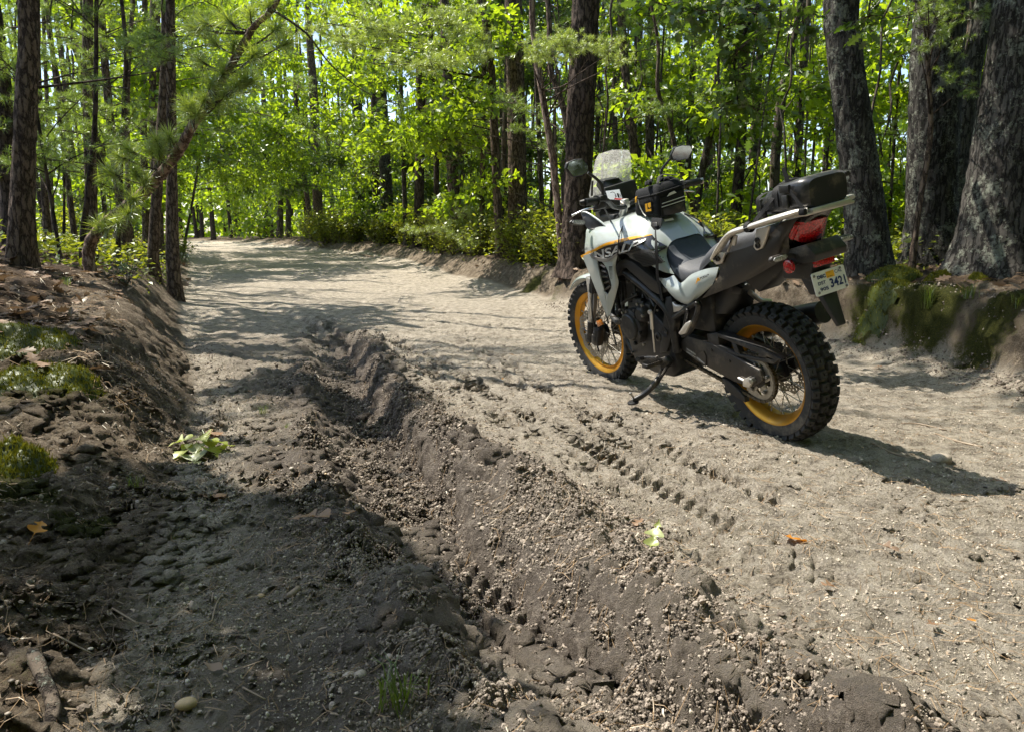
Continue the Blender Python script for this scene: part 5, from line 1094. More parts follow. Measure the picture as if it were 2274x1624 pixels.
def trunk_geo(path, ns, nr, seed, amp, flare=1.5):
    P = cr([p[:3] for p in path], 6); rr = np.interp(np.linspace(0, 1, len(P)), np.linspace(0, 1, len(path)), [p[3] for p in path])
    s = np.concatenate([[0], np.cumsum(np.linalg.norm(np.diff(P, axis=0), axis=1))]); t = np.linspace(0, 1, nr) ** 1.25 * s[-1]
    C = np.stack([np.interp(t, s, P[:, k]) for k in range(3)], 1); rad = np.interp(t, s, rr)
    rad = rad * (1 + (flare - 1) * np.exp(-t / .22))
    a = np.arange(ns) * 2 * math.pi / ns; A, Tt = np.meshgrid(a, t)
    ca, sa = np.cos(A), np.sin(A); r0 = float(np.median(rad[: nr // 2])); k = max(3., 2 * math.pi * r0 / .05)
    # bark: long plates and furrows (periodic round the stem)
    def ring(f, fz, sd): return fbm(ca * f + 9.1, sa * f + Tt * fz, sd, 3) * .5 + fbm(sa * f - 3.3 + Tt * fz * .3, ca * f + Tt * fz, sd + 9, 3) * .5
    plates = 1 - np.abs(ring(k / 5., 7., seed)) * 3.2
    disp = amp * np.clip(plates, -1, 1) + .05 * r0 * fbm(ca * 1.3 + Tt * 1.1, sa * 1.3 - Tt * .7, seed + 5, 2)
    flr = (flare - 1) * .35 * np.exp(-Tt / .25) * np.cos(A * 4 + seed) * rad[:, None]
    Rr = rad[:, None] + disp * np.minimum(1, rad[:, None] / (r0 + 1e-6)) + flr
    V = np.stack([C[:, 0, None] + Rr * ca, C[:, 1, None] + Rr * sa, np.broadcast_to(C[:, 2, None], Rr.shape)], 2).reshape(-1, 3)
    i = np.arange(nr - 1)[:, None] * ns; j = np.arange(ns)[None]; j2 = (j + 1) % ns
    Q = np.stack([i + j, i + j2, i + ns + j2, i + ns + j], 2).reshape(-1, 4); return V, Q
TREES = []
class Tree: pass
def tree(name, label, path, cat_='tree', bark='bark_pine', kind='pine', q=1, top=11., group=None, crown=3, lean=0., amp=.006, flare=1.5, seed=None):
    """path: (x,y,z,r) points that the trunk passes through, lowest first; carried down to the soil and up to the crown"""
    seed = seed if seed is not None else len(TREES) * 7 + 3; r = rng(seed)
    b = np.array(path[0]); g = g1(b[0], b[1]); p = [tuple(x) for x in path]
    if b[2] > g + .03: p = [(b[0] + (b[0] - path[1][0]) * .2 * (b[2] - g), b[1], g - .12, b[3] * 1.05)] + p
    else: p[0] = (b[0], b[1], g - .12, b[3] * 1.05)
    e = np.array(p[-1]); d = e[:3] - np.array(p[-2][:3]); d = d / np.linalg.norm(d); d = d * .55 + np.array((0, 0, .45)); d /= d[2] if d[2] > .2 else .2
    n_up = 4
    for k in range(1, n_up + 1):
        h = (top - e[2]) * k / n_up
        if h > 0: p.append((e[0] + d[0] * h * .8 + r.normal() * .06, e[1] + d[1] * h * .8 + r.normal() * .06, e[2] + h, max(.012, e[3] * (1 - .8 * k / n_up))))
    root = empty(name, (p[0][0], p[0][1], g)); tag(root, label, cat_, group)
    ns, nr = ((12, 26), (24, 80), (56, 240))[q]
    if lean:
        g_ = tube([tuple(np.array(a_[:3]) - np.array((p[0][0], p[0][1], g))) for a_ in p], [a_[3] for a_ in p], 20, 14); Vn = np.array(g_[0]); bm_ = noise2(Vn[:, 0] * 60 + Vn[:, 1] * 40, Vn[:, 2] * 38, 3) * .004 + noise2(Vn[:, 0] * 130, Vn[:, 2] * 90 + Vn[:, 1] * 120, 5) * .003
        make('trunk', Vn + bm_[:, None] * rng(2).normal(size=Vn.shape) * .3 + np.stack([bm_, bm_, bm_ * 0], 1), g_[1], bark, root, 180)
    else:
        V, Q = trunk_geo(p, ns, nr, seed, amp if q else .003, flare); V = V - np.array((p[0][0], p[0][1], g))
        fast('trunk', V, Q, bark, root)
    t = Tree(); t.root = root; t.path = np.array(p); t.base = np.array((p[0][0], p[0][1], g)); t.kind = kind; t.n = 0; TREES.append(t)
    for k in range(crown):
        for tries in range(8):
            z = r.uniform(top * .5, top); i = np.interp(z, t.path[:, 2], np.arange(len(p))); c = np.array([np.interp(z, t.path[:, 2], t.path[:, m]) for m in range(2)])
            q3 = np.array((c[0] + r.normal() * 1.1, c[1] + r.normal() * 1.1, z))
            if q3[2] > CAM_H + .34 * q3[1] + .9 and not shades_lit(q3, 1.0):
                bough(t, r.choice(np.array(['C'])), q3, r, r.uniform(1., 1.7)); break
    return t
LIB = {'O': OAK, 'D': OAKD, 'F': OAKFAR, 'N': OAKNEAR, 'P': PINE, 'B': PINEB, 'Q': PINEFAR, 'C': CANOPY}
def bough(t, lib, pos, r, scale=1., branch=True, name='foliage', rot=None):
    me = LIB[str(lib)]; me = me[int(r.integers(len(me)))]; pos = np.array(pos, float)
    if branch:
        zt = min(max(pos[2] - r.uniform(.15, .6), t.base[2] + .4), t.path[-1, 2] - .05); c = np.array([np.interp(zt, t.path[:, 2], t.path[:, m]) for m in range(3)])
        L = np.linalg.norm(pos - c)
        if L > .25:
            m1 = c * .55 + pos * .45 + r.normal(size=3) * .06 * L; g = tube([tuple(c - t.base), tuple(m1 - t.base), tuple(pos - t.base)], [.007 + .0035 * L, .005 + .002 * L, .003], 5, 3, False)
            make('branch', g[0], g[1], 'bark_twig' if t.kind != 'pine' else 'bark_pine_dark', t.root, 180)
    a = rot if rot is not None else (r.normal() * .2, r.normal() * .2, r.uniform(0, 6.28))
    t.n += 1
    return inst(name, me, t.root, pos - t.base, a, scale * r.uniform(.9, 1.1))
def nearest(p, kinds=None):
    b = None; bd = 1e9
    for t in TREES:
        if kinds and t.kind not in kinds: continue
        z = min(max(p[2] - .3, t.base[2]), t.path[-1, 2]); c = np.array([np.interp(z, t.path[:, 2], t.path[:, m]) for m in range(2)]); d = np.hypot(*(c - p[:2]))
        if d < bd: b, bd = t, d
    return b, bd
# ---- the trees one can name
tree('pine_tree', 'brown barked pine trunk at the far left edge on the bank top', [(-4.409,6.6,0.639,0.094),(-4.324,6.6,1.231,0.09),(-4.208,6.6,1.993,0.081),(-4.076,6.6,2.902,0.075)], q=2, top=12, amp=.009, crown=4)
tree('pine_tree', 'pine trunk cut by the left picture edge, behind the brown barked one', [(-6.075,9,0.751,0.111),(-6.03,9,1.499,0.1),(-5.999,9,2.379,0.094),(-5.981,9,3.131,0.089)], bark='bark_pine_dark', q=1, top=12)
lp = tree('leaning_pine', 'young pine leaning right over the track from the left bank', [(-3.966,7,0.909,0.054),(-3.261,6.7,1.35,0.05),(-2.873,6.5,1.651,0.044),(-2.648,6.35,1.877,0.039),(-2.387,6.2,2.12,0.033),(-2.154,6.05,2.33,0.028),(-1.957,5.9,2.502,0.024),(-1.775,5.8,2.607,0.018)], q=2, top=3.9, crown=0, lean=1., bark='bark_pine_pale_lit')
t3 = tree('pine_tree', 'straight pine trunk at the track edge right of the leaning pine', [(-4.37,9.5,0.706,0.076),(-4.336,9.5,1.195,0.07),(-4.261,9.5,2.19,0.056),(-4.15,9.5,3.769,0.05)], q=1, bark='bark_pine', top=12)
tree('pine_tree', 'pine trunk just left of the straight one at the track edge', [(-5.154,10.6,0.68,0.072),(-5.029,10.6,1.538,0.069),(-4.855,10.6,2.637,0.065),(-4.72,10.6,3.753,0.056)], q=1, bark='bark_pine', top=12)
tree('pine_tree', 'thin dark pine stem between the left trunk and the leaning pine', [(-5.224,9,0.859,0.033),(-5.067,9,1.604,0.028),(-4.943,9,2.201,0.025),(-4.859,9,2.883,0.022),(-4.781,9,3.619,0.019)], q=1, bark='bark_pine_dark', top=8, crown=2)
tree('pine_tree', 'very thin stem behind the middle of the leaning pine', [(-5.329,10,0.791,0.028),(-5.175,10,1.929,0.025),(-5.067,10,2.709,0.025),(-4.988,10,3.375,0.022)], q=1, bark='bark_pine_dark', top=7, crown=2)
tree('sapling', 'thin dark sapling leaning right beside the far end of the track', [(-8.865,20,0.674,0.037),(-8.59,20,1.723,0.031),(-8.363,20,2.66,0.031),(-8.143,20,3.695,0.025)], bark='bark_far', kind='oak', q=0, top=6, crown=0)
tree('pine_tree', 'thin straight pine trunk left of centre beyond the track bend', [(-10.022,32,0.674,0.128),(-9.876,32,3.325,0.119),(-9.718,32,6.188,0.109)], q=0, bark='bark_far', top=14)
tree('pine_tree', 'slender reddish trunk leaning left beyond the bend', [(-7.803,29,0.872,0.107),(-7.94,29,2.421,0.098),(-8.094,29,3.874,0.089),(-8.184,29,5.826,0.072)], q=0, bark='bark_pine', top=13)
tree('pine_tree', 'sturdy straight pine right of the slender leaning trunk', [(-7.413,28.5,0.788,0.194),(-7.41,28.5,2.73,0.176),(-7.385,28.5,4.724,0.167),(-7.394,28.5,6.684,0.15)], q=1, bark='bark_pine', top=14)
tree('oak_tree', 'grey mottled trunk half way between bend and centre', [(-5.254,25.5,0.726,0.189),(-5.219,25.5,2.54,0.181),(-5.183,25.5,4.789,0.165),(-5.135,25.5,6.883,0.15)], q=1, bark='bark_oak', kind='oak', top=14)
tree('pine_tree', 'dark pine trunk close behind the thick oak left of centre', [(-4.378,24,0.666,0.126),(-4.333,24,3.422,0.119),(-4.301,24,6.135,0.111)], q=1, bark='bark_pine_dark', top=13)
tree('oak_tree', 'thick dark oak left of centre with a sunlit mottled flank', [(-3.765,22.5,0.588,0.208),(-3.771,22.5,2.219,0.187),(-3.808,22.5,3.655,0.174),(-3.839,22.5,4.805,0.167),(-3.907,22.5,6.43,0.153)], q=1, bark='bark_oak', kind='oak', top=13)
tree('pine_tree', 'thin knotted trunk right of the thick dark oak', [(-2.928,20.5,0.705,0.063),(-2.951,20.5,2.703,0.057),(-2.971,20.5,5.206,0.051)], q=1, bark='bark_far', top=11, crown=3)
tree('pine_tree', 'dark straight pine trunk left of the broken barked one', [(-2.475,19.5,0.775,0.132),(-2.404,19.5,2.39,0.12),(-2.332,19.5,4.069,0.114),(-2.29,19.5,5.483,0.108)], q=1, bark='bark_pine_dark', top=12)
bk = tree('pine_tree', 'reddish pine with peeling bark and dead twigs', [(-1.225,16.3,0.8,0.126),(-1.262,16.3,1.769,0.121),(-1.338,16.3,3.277,0.106),(-1.371,16.3,4.221,0.101),(-1.403,16.3,5.8,0.091)], q=1, bark='bark_pine', top=12, amp=.012)
tree('pine_tree', 'dim trunk in shade left of the peeling pine', [(-1.874,18.5,0.838,0.074),(-1.859,18.5,2.315,0.069),(-1.849,18.5,4.054,0.069)], q=0, bark='bark_pine_dark', top=13)
m12 = tree('pine_tree', 'slim pine with a crooked upper stem left of the plated trunk', [(-.213,13.2,0.666,0.081),(-.258,13.2,1.687,0.077),(-.302,13.2,2.68,0.073),(-.374,13.2,3.939,0.069),(-.447,13.2,4.517,0.065),(-.536,13.2,4.874,0.061)], q=1, bark='bark_pine', top=9)
tree('pine_tree', 'thin straight stem close left of the crooked slim pine', [(-.616,15,0.811,0.056),(-.574,15,2.919,0.051),(-.536,15,4.646,0.046)], q=1, bark='bark_pine', top=10)
tree('oak_tree', 'pale smooth trunk behind the plated pine', [(-.201,20,0.771,0.111),(-.221,20,3.007,0.099),(-.24,20,5.268,0.099)], q=0, bark='bark_far', kind='oak', top=14)
tree('pine_tree', 'large pine with pale plated bark in the centre', [(0.112,13.6,0.494,0.176),(0.103,13.6,1.55,0.159),(0.076,13.6,3.227,0.151),(0.027,13.6,4.993,0.139)], q=2, bark='bark_pine', top=14, amp=.016)
m16 = tree('pine_tree', 'thin reddish young pine on the bank right of the plated trunk', [(0.674,9.7,0.502,0.045),(0.607,9.7,1.2,0.042),(0.506,9.7,2.027,0.042),(0.344,9.7,2.927,0.039),(0.256,9.7,3.514,0.033)], q=1, bark='bark_pine_pale_lit', top=5.5, crown=0)
tree('pine_tree', 'slim trunk leaning left into the large dark pine', [(0.919,10.5,1.532,0.045),(0.755,10.5,2.472,0.045),(0.626,10.5,2.916,0.042),(0.525,10.5,3.208,0.039)], q=1, bark='bark_pine', top=7, crown=1)
tree('pine_tree', 'large dark pine with deep furrowed bark behind the handlebar', [(0.838,9.6,0.506,0.184),(0.836,9.6,1.368,0.166),(0.858,9.6,2.203,0.16),(0.884,9.6,3.013,0.16),(0.904,9.6,3.798,0.154)], q=2, bark='bark_pine_dark', top=14, amp=.02)
tree('pine_tree', 'slim pine trunk seen between windscreen and far mirror', [(2.103,12,0.979,0.074),(2.015,12,1.717,0.07),(1.914,12,2.487,0.067),(1.784,12,3.333,0.063),(1.669,12,4.515,0.059)], q=1, bark='bark_pine', top=12)
tree('sapling', 'crooked thin stem right of the far mirror', [(2.488,10,1.09,0.034),(2.335,10,1.562,0.031),(2.2,10,1.94,0.031),(2.063,10,2.427,0.028),(1.901,10,2.821,0.025)], bark='bark_pine', kind='oak', q=1, top=5, crown=0)
tree('oak_tree', 'slanting thin trunk crossing behind the handlebar end', [(2.701,11,1.171,0.051),(2.747,11,1.625,0.051),(2.865,11,2.357,0.048),(3.005,11,2.825,0.044),(3.231,11,3.68,0.041),(3.519,11,4.217,0.037)], bark='bark_far', kind='oak', q=1, top=7, crown=0)
tree('pine_tree', 'straight pine trunk between tank bag and tail bag', [(3.583,12,0.979,0.096),(3.604,12,1.406,0.085),(3.625,12,2.61,0.074),(3.576,12,4.515,0.067)], q=1, bark='bark_pine_dark', top=13, amp=.012)
tree('oak_tree', 'dark gnarled trunk above the tail bag', [(4.576,13,0.983,0.088),(4.538,13,2.355,0.08),(4.587,13,3.388,0.076),(4.634,13,3.606,0.056),(4.715,13,4.108,0.048)], q=1, bark='bark_far', kind='oak', top=9, crown=2)
r6 = tree('oak_tree', 'lichen covered oak directly behind the tail of the motorcycle', [(3.389,6.9,0.415,0.196),(3.316,6.9,0.876,0.179),(3.213,6.9,1.407,0.166),(3.101,6.9,1.924,0.153),(3.017,6.9,2.312,0.145),(2.946,6.9,2.693,0.141),(2.907,6.9,2.992,0.138)], q=2, bark='bark_oak', kind='oak', top=11, amp=.012, flare=1.35)
tree('oak_tree', 'broad lichen grey oak, middle of the three right hand oaks', [(4.307,7.5,0.553,0.273),(4.244,7.5,1.05,0.231),(4.191,7.5,1.492,0.222),(4.147,7.5,2.155,0.218),(4.125,7.5,2.682,0.218),(4.118,7.5,3.171,0.222)], q=2, bark='bark_oak', kind='oak', top=12, amp=.014, flare=1.4)
r8 = tree('pine_tree', 'slim pale pink trunk between the two right hand oaks', [(6.012,10,0.61,0.086),(5.973,10,1.38,0.083),(5.906,10,2.793,0.077),(5.894,10,3.918,0.068)], q=1, bark='bark_pine_pale_lit', top=11, amp=.01)
tree('oak_tree', 'thick dark oak spotted with pale lichen at the right edge', [(4.056,6.1,0.437,0.358),(4.031,6.1,0.882,0.311),(4.031,6.1,1.387,0.279),(4.034,6.1,1.913,0.26),(4.045,6.1,2.753,0.237)], q=2, bark='bark_oak', kind='oak', top=11, amp=.018, flare=1.35)
sap = tree('pine_sapling', 'thin pine sapling in front of the broad grey oak', [(3.531,6.5,0.596,0.026),(3.536,6.5,0.957,0.024),(3.556,6.5,1.322,0.022),(3.583,6.5,1.681,0.022),(3.572,6.5,1.94,0.02),(3.491,6.5,2.448,0.018),(3.426,6.5,2.803,0.016)], q=1, bark='bark_pine', top=3.3, crown=0, amp=.002)
tree('pine_tree', 'thin grey trunk right of the far end of the track', [(-11.595,35,0.755,0.151),(-11.468,35,2.935,0.14)], q=0, bark='bark_far', top=14)
tree('pine_tree', 'narrow dark trunk just right of the bend', [(-10.267,34,0.821,0.126),(-10.158,34,2.878,0.115)], q=0, bark='bark_far', top=14)
NAMED = len(TREES)
# ---- needle tufts of the leaning pine, one by one
TUFT = []
for i in range(3):
    r = rng(300 + i); parts = []
    ax = np.array((.2, 0, 1.)); parts.append((*tuft_needles(r, np.zeros(3), ax, 230, .15, .0030, .95), 0))
    parts.append((*stick_tris(np.array([(-.02, 0, -.10)]), np.array([(0, 0, .0)]), np.array([.006]), np.array([.004]), 5), 1))
    V, T, M = cat(parts); TUFT.append(tri_mesh('needle_tuft', V, T, M, ['pine_needle_sunlit', 'bark_twig']))
r = rng(77)
for px in [(-3.326,6.6,1.27), (-3.189,6.55,1.421), (-3.315,6.5,1.681), (-3.39,6.5,1.625), (-3.098,6.45,1.675), (-3.011,6.4,1.743), (-2.98,6.4,1.651), (-2.893,6.4,1.779), (-3.255,6.5,1.493), (-3.542,6.6,1.502), (-2.623,6.25,1.99), (-2.551,6.2,1.929), (-2.487,6.2,2.051), (-2.698,6.3,2.016), (-2.384,6.1,2.152), (-2.52,6.2,2.344), (-2.556,6.2,2.582), (-2.424,6.1,2.588), (-2.363,6.1,2.455), (-2.27,6.1,2.254), (-2.151,6,2.414), (-2.208,6,2.594), (-2.029,6,2.132), (-2.136,6,2.099), (-2.08,6,2.149), (-3.695,6.8,1.039), (-3.536,6.7,1.077), (-3.81,6.9,1.061), (-3.427,6.7,1.157), (-1.981,5.9,2.614), (-1.793,5.8,2.648), (-1.736,5.8,2.475), (-1.674,5.8,2.365), (-1.948,5.9,2.308), (-2.361,6.2,2.016), (-2.247,6.1,2.067)]:
    c = np.array(px); dz = np.abs(lp.path[:, 2] - (c[2] - .1)); i = int(np.argmin(np.hypot(lp.path[:, 0] - c[0], lp.path[:, 2] - c[2] + .08)))
    a = np.array([np.interp(np.clip(c[2] - .12, lp.path[0, 2], lp.path[-1, 2]), lp.path[:, 2], lp.path[:, m]) for m in range(3)])
    if np.linalg.norm(c - a) > .05:
        g = tube([tuple(a - lp.base), tuple((a + c) / 2 - lp.base + (0, 0, -.02)), tuple(c - lp.base)], [.009, .007, .005], 6, 3); make('twig', g[0], g[1], 'bark_twig', lp.root, 180)
    d = Vector(c - a); d.z += .12
    inst('needle_tuft', TUFT[int(r.integers(3))], lp.root, c - lp.base, d.to_track_quat('Z', 'Y').to_euler(), float(r.uniform(.85, 1.2)))
# long thin twig of the leaning pine reaching over the track
g = tube([tuple(np.array((-1.779,5.8,2.595)) - lp.base), tuple(np.array((-1.536,5.8,2.428)) - lp.base), tuple(np.array((-1.368,5.9,2.211)) - lp.base), tuple(np.array((-1.082,6,2.015)) - lp.base), tuple(np.array((-.819,6,1.971)) - lp.base)], [.012, .009, .006, .004, .002], 6); make('branch', g[0], g[1], 'bark_twig', lp.root, 180)
# ---- sunlit pine boughs
r = rng(91)
for px in [(-2.71,12.4,4.097), (-2.38,12.2,4.146), (-1.998,12,3.93), (-1.855,12,4.061), (-1.583,11.8,4.073), (-1.295,12,4.191), (-1.035,12.2,4.212), (-.882,12,3.962), (-2.491,12,3.798), (-2.174,11.8,3.783), (-1.442,11.4,3.466), (-1.176,11.4,3.403), (-1.548,11.2,3.391), (-.925,11.6,3.511), (-.606,12,3.666), (-.408,12.4,3.86), (-2.2,12.4,4.3), (-3.04,12.6,4.286), (-1.396,12.2,3.846), (-.977,12.4,4.501)]:
    bough(m12, 'B', px, r, .8, r.uniform() < .35)
for px in [(0.193,8.6,2.962), (0.314,8.5,2.985), (0.505,8.4,3.007), (0.701,8.4,3.007), (0.898,8.4,2.938), (1.045,8.4,2.892), (0.414,8.5,2.868), (0.629,8.4,2.892), (1.273,8.6,2.867)]:
    bough(m16, 'B', px, r, .5)
for px in [(1.632,9.5,2.939), (1.868,9.5,2.567), (1.984,9.5,2.46), (1.757,9.8,2.508), (0.375,10,2.597), (0.271,10.5,2.382), (0.467,10,2.084), (3.52,10.5,2.202), (3.124,10,1.969), (3.774,10.5,2.142), (4.906,9,1.865), (4.814,9.5,2.19), (4.906,9.5,2.406), (5.625,9,2.632)]:
    t, d_ = nearest(np.array(px), ('pine',)); bough(t, 'P', px, r, .55)
for px in [(3.236,6.2,2.683), (3.331,6.1,2.588), (3.427,6.1,2.687), (3.194,6,2.691), (3.594,6.2,2.683), (3.404,6.15,2.502), (3.262,6.2,2.412), (3.748,6.3,2.157)]: bough(sap, 'P', px, r, .42)
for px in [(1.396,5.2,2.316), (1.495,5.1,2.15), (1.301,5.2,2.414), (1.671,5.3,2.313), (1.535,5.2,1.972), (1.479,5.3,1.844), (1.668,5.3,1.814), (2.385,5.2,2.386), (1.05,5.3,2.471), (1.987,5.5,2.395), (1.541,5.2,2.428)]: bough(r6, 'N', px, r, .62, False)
g = tube([tuple(np.array(q_) - r6.base) for q_ in ((2.747,6.6,3.323), (2.245,6,2.915), (1.78,5.4,2.602), (1.577,5.2,2.316), (1.499,5.2,2.088), (1.575,5.3,1.814))], [.04, .03, .02, .013, .008, .004], 7); make('branch', g[0], g[1], 'bark_oak', r6.root, 180)
# dead twigs on the peeling pine
A = []; B = []; rr2 = rng(5); b0 = np.array((-.238,15.2,3.205))
for k in range(9):
    p0 = b0 + rr2.normal(size=3) * .12; d = np.array((-.9, -.1, -.35)) + rr2.normal(size=3) * .25
    for s_ in range(5):
        p1 = p0 + d * rr2.uniform(.12, .26); A.append(p0); B.append(p1)
        for q_ in range(3):
            d2 = d + rr2.normal(size=3) * .7; A.append(p1); B.append(p1 + d2 * rr2.uniform(.1, .28))
        p0 = p1; d = d + rr2.normal(size=3) * .25
A = np.array(A); B = np.array(B); V, T = stick_tris(A - bk.base, B - bk.base, np.full(len(A), .008), np.full(len(A), .003), 4)
fast('dead_branch', V, T, 'dead_twig', bk.root, True)
# ---- woods behind: young oaks, thin pines
r = rng(17)
def filler(name, label, n, xs, ys, kind, bark, rad, top, group, crown, q=0, keep=None):
    k = 0; guard = 0
    while k < n and guard < 4000:
        guard += 1; y = r.uniform(*ys); x = r.uniform(xs[0], xs[1]) * (y if keep == 'fan' else 1)
        if y < 40 and (in_lane(x, y) or (pl(y, LEFT_TOE) - .4 < x < pl(y, RIGHT_TOE) + .4)): continue
        if any(np.hypot(t.base[0] - x, t.base[1] - y) < .5 for t in TREES): continue
        g = g1(x, y); R0 = r.uniform(*rad); ln = r.normal(size=2) * .05; tp = r.uniform(*top)
        pts = [(x, y, g, R0)]
        for h in (.3, .6): pts.append((x + ln[0] * tp * h + r.normal() * .05, y + ln[1] * tp * h + r.normal() * .05, g + tp * h, R0 * (1 - .5 * h)))
        tree(name, label, pts, 'tree', bark, kind, q, g + tp, group, crown, seed=int(r.integers(9999))); k += 1
filler('pine_tree', 'thin far pine trunk in the crowded woods beyond the bend', 75, (-.72, .72), (20, 58), 'pine', 'bark_pine_dark', (.05, .13), (10, 15), 'thin pines crowding the far woods', 1, 0, 'fan')
filler('pine_tree', 'dark pine trunk in the woods behind the large named pines', 22, (-.35, .70), (13.5, 21), 'pine', 'bark_far', (.045, .11), (8, 13), 'dark trunks in the middle distance', 1, 0, 'fan')
filler('pine_tree', 'slim straight pine in the stand left of the track', 18, (-.74, -.36), (10, 22), 'pine', 'bark_pine', (.035, .08), (8, 12), 'slim pines left of the track', 0, 0, 'fan')
filler('oak_sapling', 'young leafy oak in the understorey of the woods', 46, (-.5, .72), (10.5, 24), 'oak', 'bark_far', (.015, .035), (4, 8), 'young oaks of the understorey', 0, 0, 'fan')
filler('pine_sapling', 'thin young pine among the needles at the left', 14, (-.80, -.42), (7.2, 13), 'pine', 'bark_pine_dark', (.012, .03), (3.5, 6), 'young pines on the left bank', 0, 0, 'fan')
filler('sapling', 'bare grey stem in the thicket behind the motorcycle', 40, (.06, .74), (8.5, 15), 'oak', 'bark_far', (.006, .02), (1.6, 4.), 'thin bare stems behind the motorcycle', 0, 0, 'fan')
def fill(lib, n, xs, ys, zs, sc, kinds, maxd, fan=True, lit=.5, seed=1):
    r = rng(seed); k = 0; guard = 0
    while k < n and guard < n * 12:
        guard += 1; y = r.uniform(*ys); x = r.uniform(*xs) * (y if fan else 1); zt = CAM_H + y * .345; z = r.uniform(zs[0], min(zs[1], zt)) if zs[0] < zt else 0
        if z <= 0: continue
        p = np.array((x, y, z)); 
        if z < 2.4 and pl(y, LEFT_TOE) - .5 < x < pl(y, RIGHT_TOE) + .3: continue
        if shades_lit(p, lit): continue
        t, d = nearest(p, kinds)
        if t is None or d > maxd: continue
        bough(t, lib, p, r, sc, d < 2.2); k += 1
fill('P', 120, (-.76, -.40), (7.6, 13), (1.5, 6), .75, ('pine',), 2.5, seed=1)
fill('P', 60, (-.40, .28), (10, 18), (2.4, 7), .85, ('pine',), 2.5, seed=2)
fill('O', 210, (-.56, .0), (12.5, 27), (1.3, 9), 1.15, ('oak',), 3.2, seed=3)
fill('O', 190, (.10, .76), (9.8, 21), (.9, 8), 1.05, ('oak',), 3.2, seed=4)
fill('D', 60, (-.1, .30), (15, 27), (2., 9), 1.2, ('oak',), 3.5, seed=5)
fill('F', 130, (-.75, .75), (26, 58), (1.2, 20), 1.25, ('pine', 'oak'), 5, seed=6)
fill('F', 70, (-.62, .2), (30, 54), (.8, 6), 1.1, ('pine', 'oak'), 6, seed=8)
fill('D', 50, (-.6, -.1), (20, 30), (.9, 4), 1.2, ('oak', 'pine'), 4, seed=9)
fill('Q', 70, (-.75, .75), (22, 50), (3.0, 18), 1.1, ('pine',), 4, seed=7)
# ---- tall unseen trees added on the left, crowns shaped to shade the left foreground and the rut
def shade_tree(label, base, shade_poly, hz, n, leaf, seed, dens=1.):
    r = rng(seed); P_ = np.array(shade_poly); lo, hi = P_.min(0), P_.max(0); pts = []
    while len(pts) < n:
        q = r.uniform(lo, hi, (n * 2, 2)); q = q[in_poly(q[:, 0], q[:, 1], P_)]; q = q[fbm(q[:, 0] * 2.6, q[:, 1] * 2.6, seed, 3) > -.22 * dens]; pts += list(q)
    q = np.array(pts[:n]); h = r.uniform(*hz, n); pos = np.stack([q[:, 0] - SH[0] * h, q[:, 1] - SH[1] * h, h + .05], 1)
    path = [(base[0], base[1], g1(*base), .14), (base[0] + .1, base[1], 2.5, .12), (base[0] + .3, base[1] + .1, 4.2, .10)]
    t = tree('oak_tree', label, path, 'tree', 'bark_oak', 'oak', 1, hz[1] + .8, None, 0, seed=seed)
    d = r.normal(size=(n, 3)); d[:, 2] -= .3; up = r.normal(size=(n, 3)) * .35 + np.array(SUN_FROM)
    V, T = scatter(LEAF_OAK, pos - t.base, d, up, r.uniform(.8, 1.25, n) * leaf)
    k = r.choice(n, 26, False); c = np.array([[np.interp(np.clip(p[2] - .5, t.base[2], t.path[-1, 2]), t.path[:, 2], t.path[:, m]) for m in range(3)] for p in pos[k]])
    s = stick_tris(c - t.base, pos[k] - t.base, np.full(26, .022), np.full(26, .006), 5)
    Vv, Tt, Mm = cat([(V, T, 0), (*s, 1)]); inst('crown', tri_mesh('crown', Vv, Tt, Mm, ['oak_leaf', 'bark_twig']), t.root)
shade_tree('unseen oak beyond the left edge, crown shaped to shade the near foreground', (-4.6, 2.2), [(-.40, 2.25), (-.24, 1.85), (-.08, 1.5), (.04, 1.2), (.2, .7), (-.9, .5), (-.60, 1.15), (-.85, 1.5), (-1.3, 1.8), (-1.7, 2.3), (-1.3, 2.75), (-.85, 2.45)], (3.4, 4.8), 1500, .15, 501, 1.4)
shade_tree('unseen oak beyond the left edge, crown shaped to shade the dark rut', (-5.6, 5.2), [(-.98, 5.0), (-.66, 4.4), (-.44, 3.5), (-.56, 3.1), (-.78, 3.2), (-1.12, 4.1), (-1.8, 4.2), (-1.7, 5.0)], (5.2, 7.6), 750, .15, 502, .5)
shade_tree('unseen oak beyond the left edge, crown shaped to shade the near left bank', (-6.2, 4.0), [(-1.2, 2.9), (-1.5, 3.6), (-1.8, 4.6), (-3.2, 5.2), (-3.6, 3.2), (-2.2, 2.2)], (4.5, 6.5), 200, .15, 503, .1)
shade_tree('unseen tall oak, crown shaped to dapple the sand right of the motorcycle', (-8.6, 8.2), [(2.7, 4.6), (2.3, 5.6), (1.9, 6.6), (3.2, 7.5), (4.2, 5.8), (3.6, 3.4), (2.75, 3.7)], (9.0, 11.0), 330, .17, 504, .1)
# tree added to lay shade over the three oaks on the right and their bank
shade_tree('tall oak added, crown shaped to shade the mossy bank and the right hand oaks', (5.6, 9.6), [(2.9, 5.9), (2.9, 4.4), (4.2, 3.4), (7.2, 3.6), (7.6, 6.4), (5.4, 7.4), (3.4, 7.2)], (6.4, 9.0), 900, .20, 505, .5)
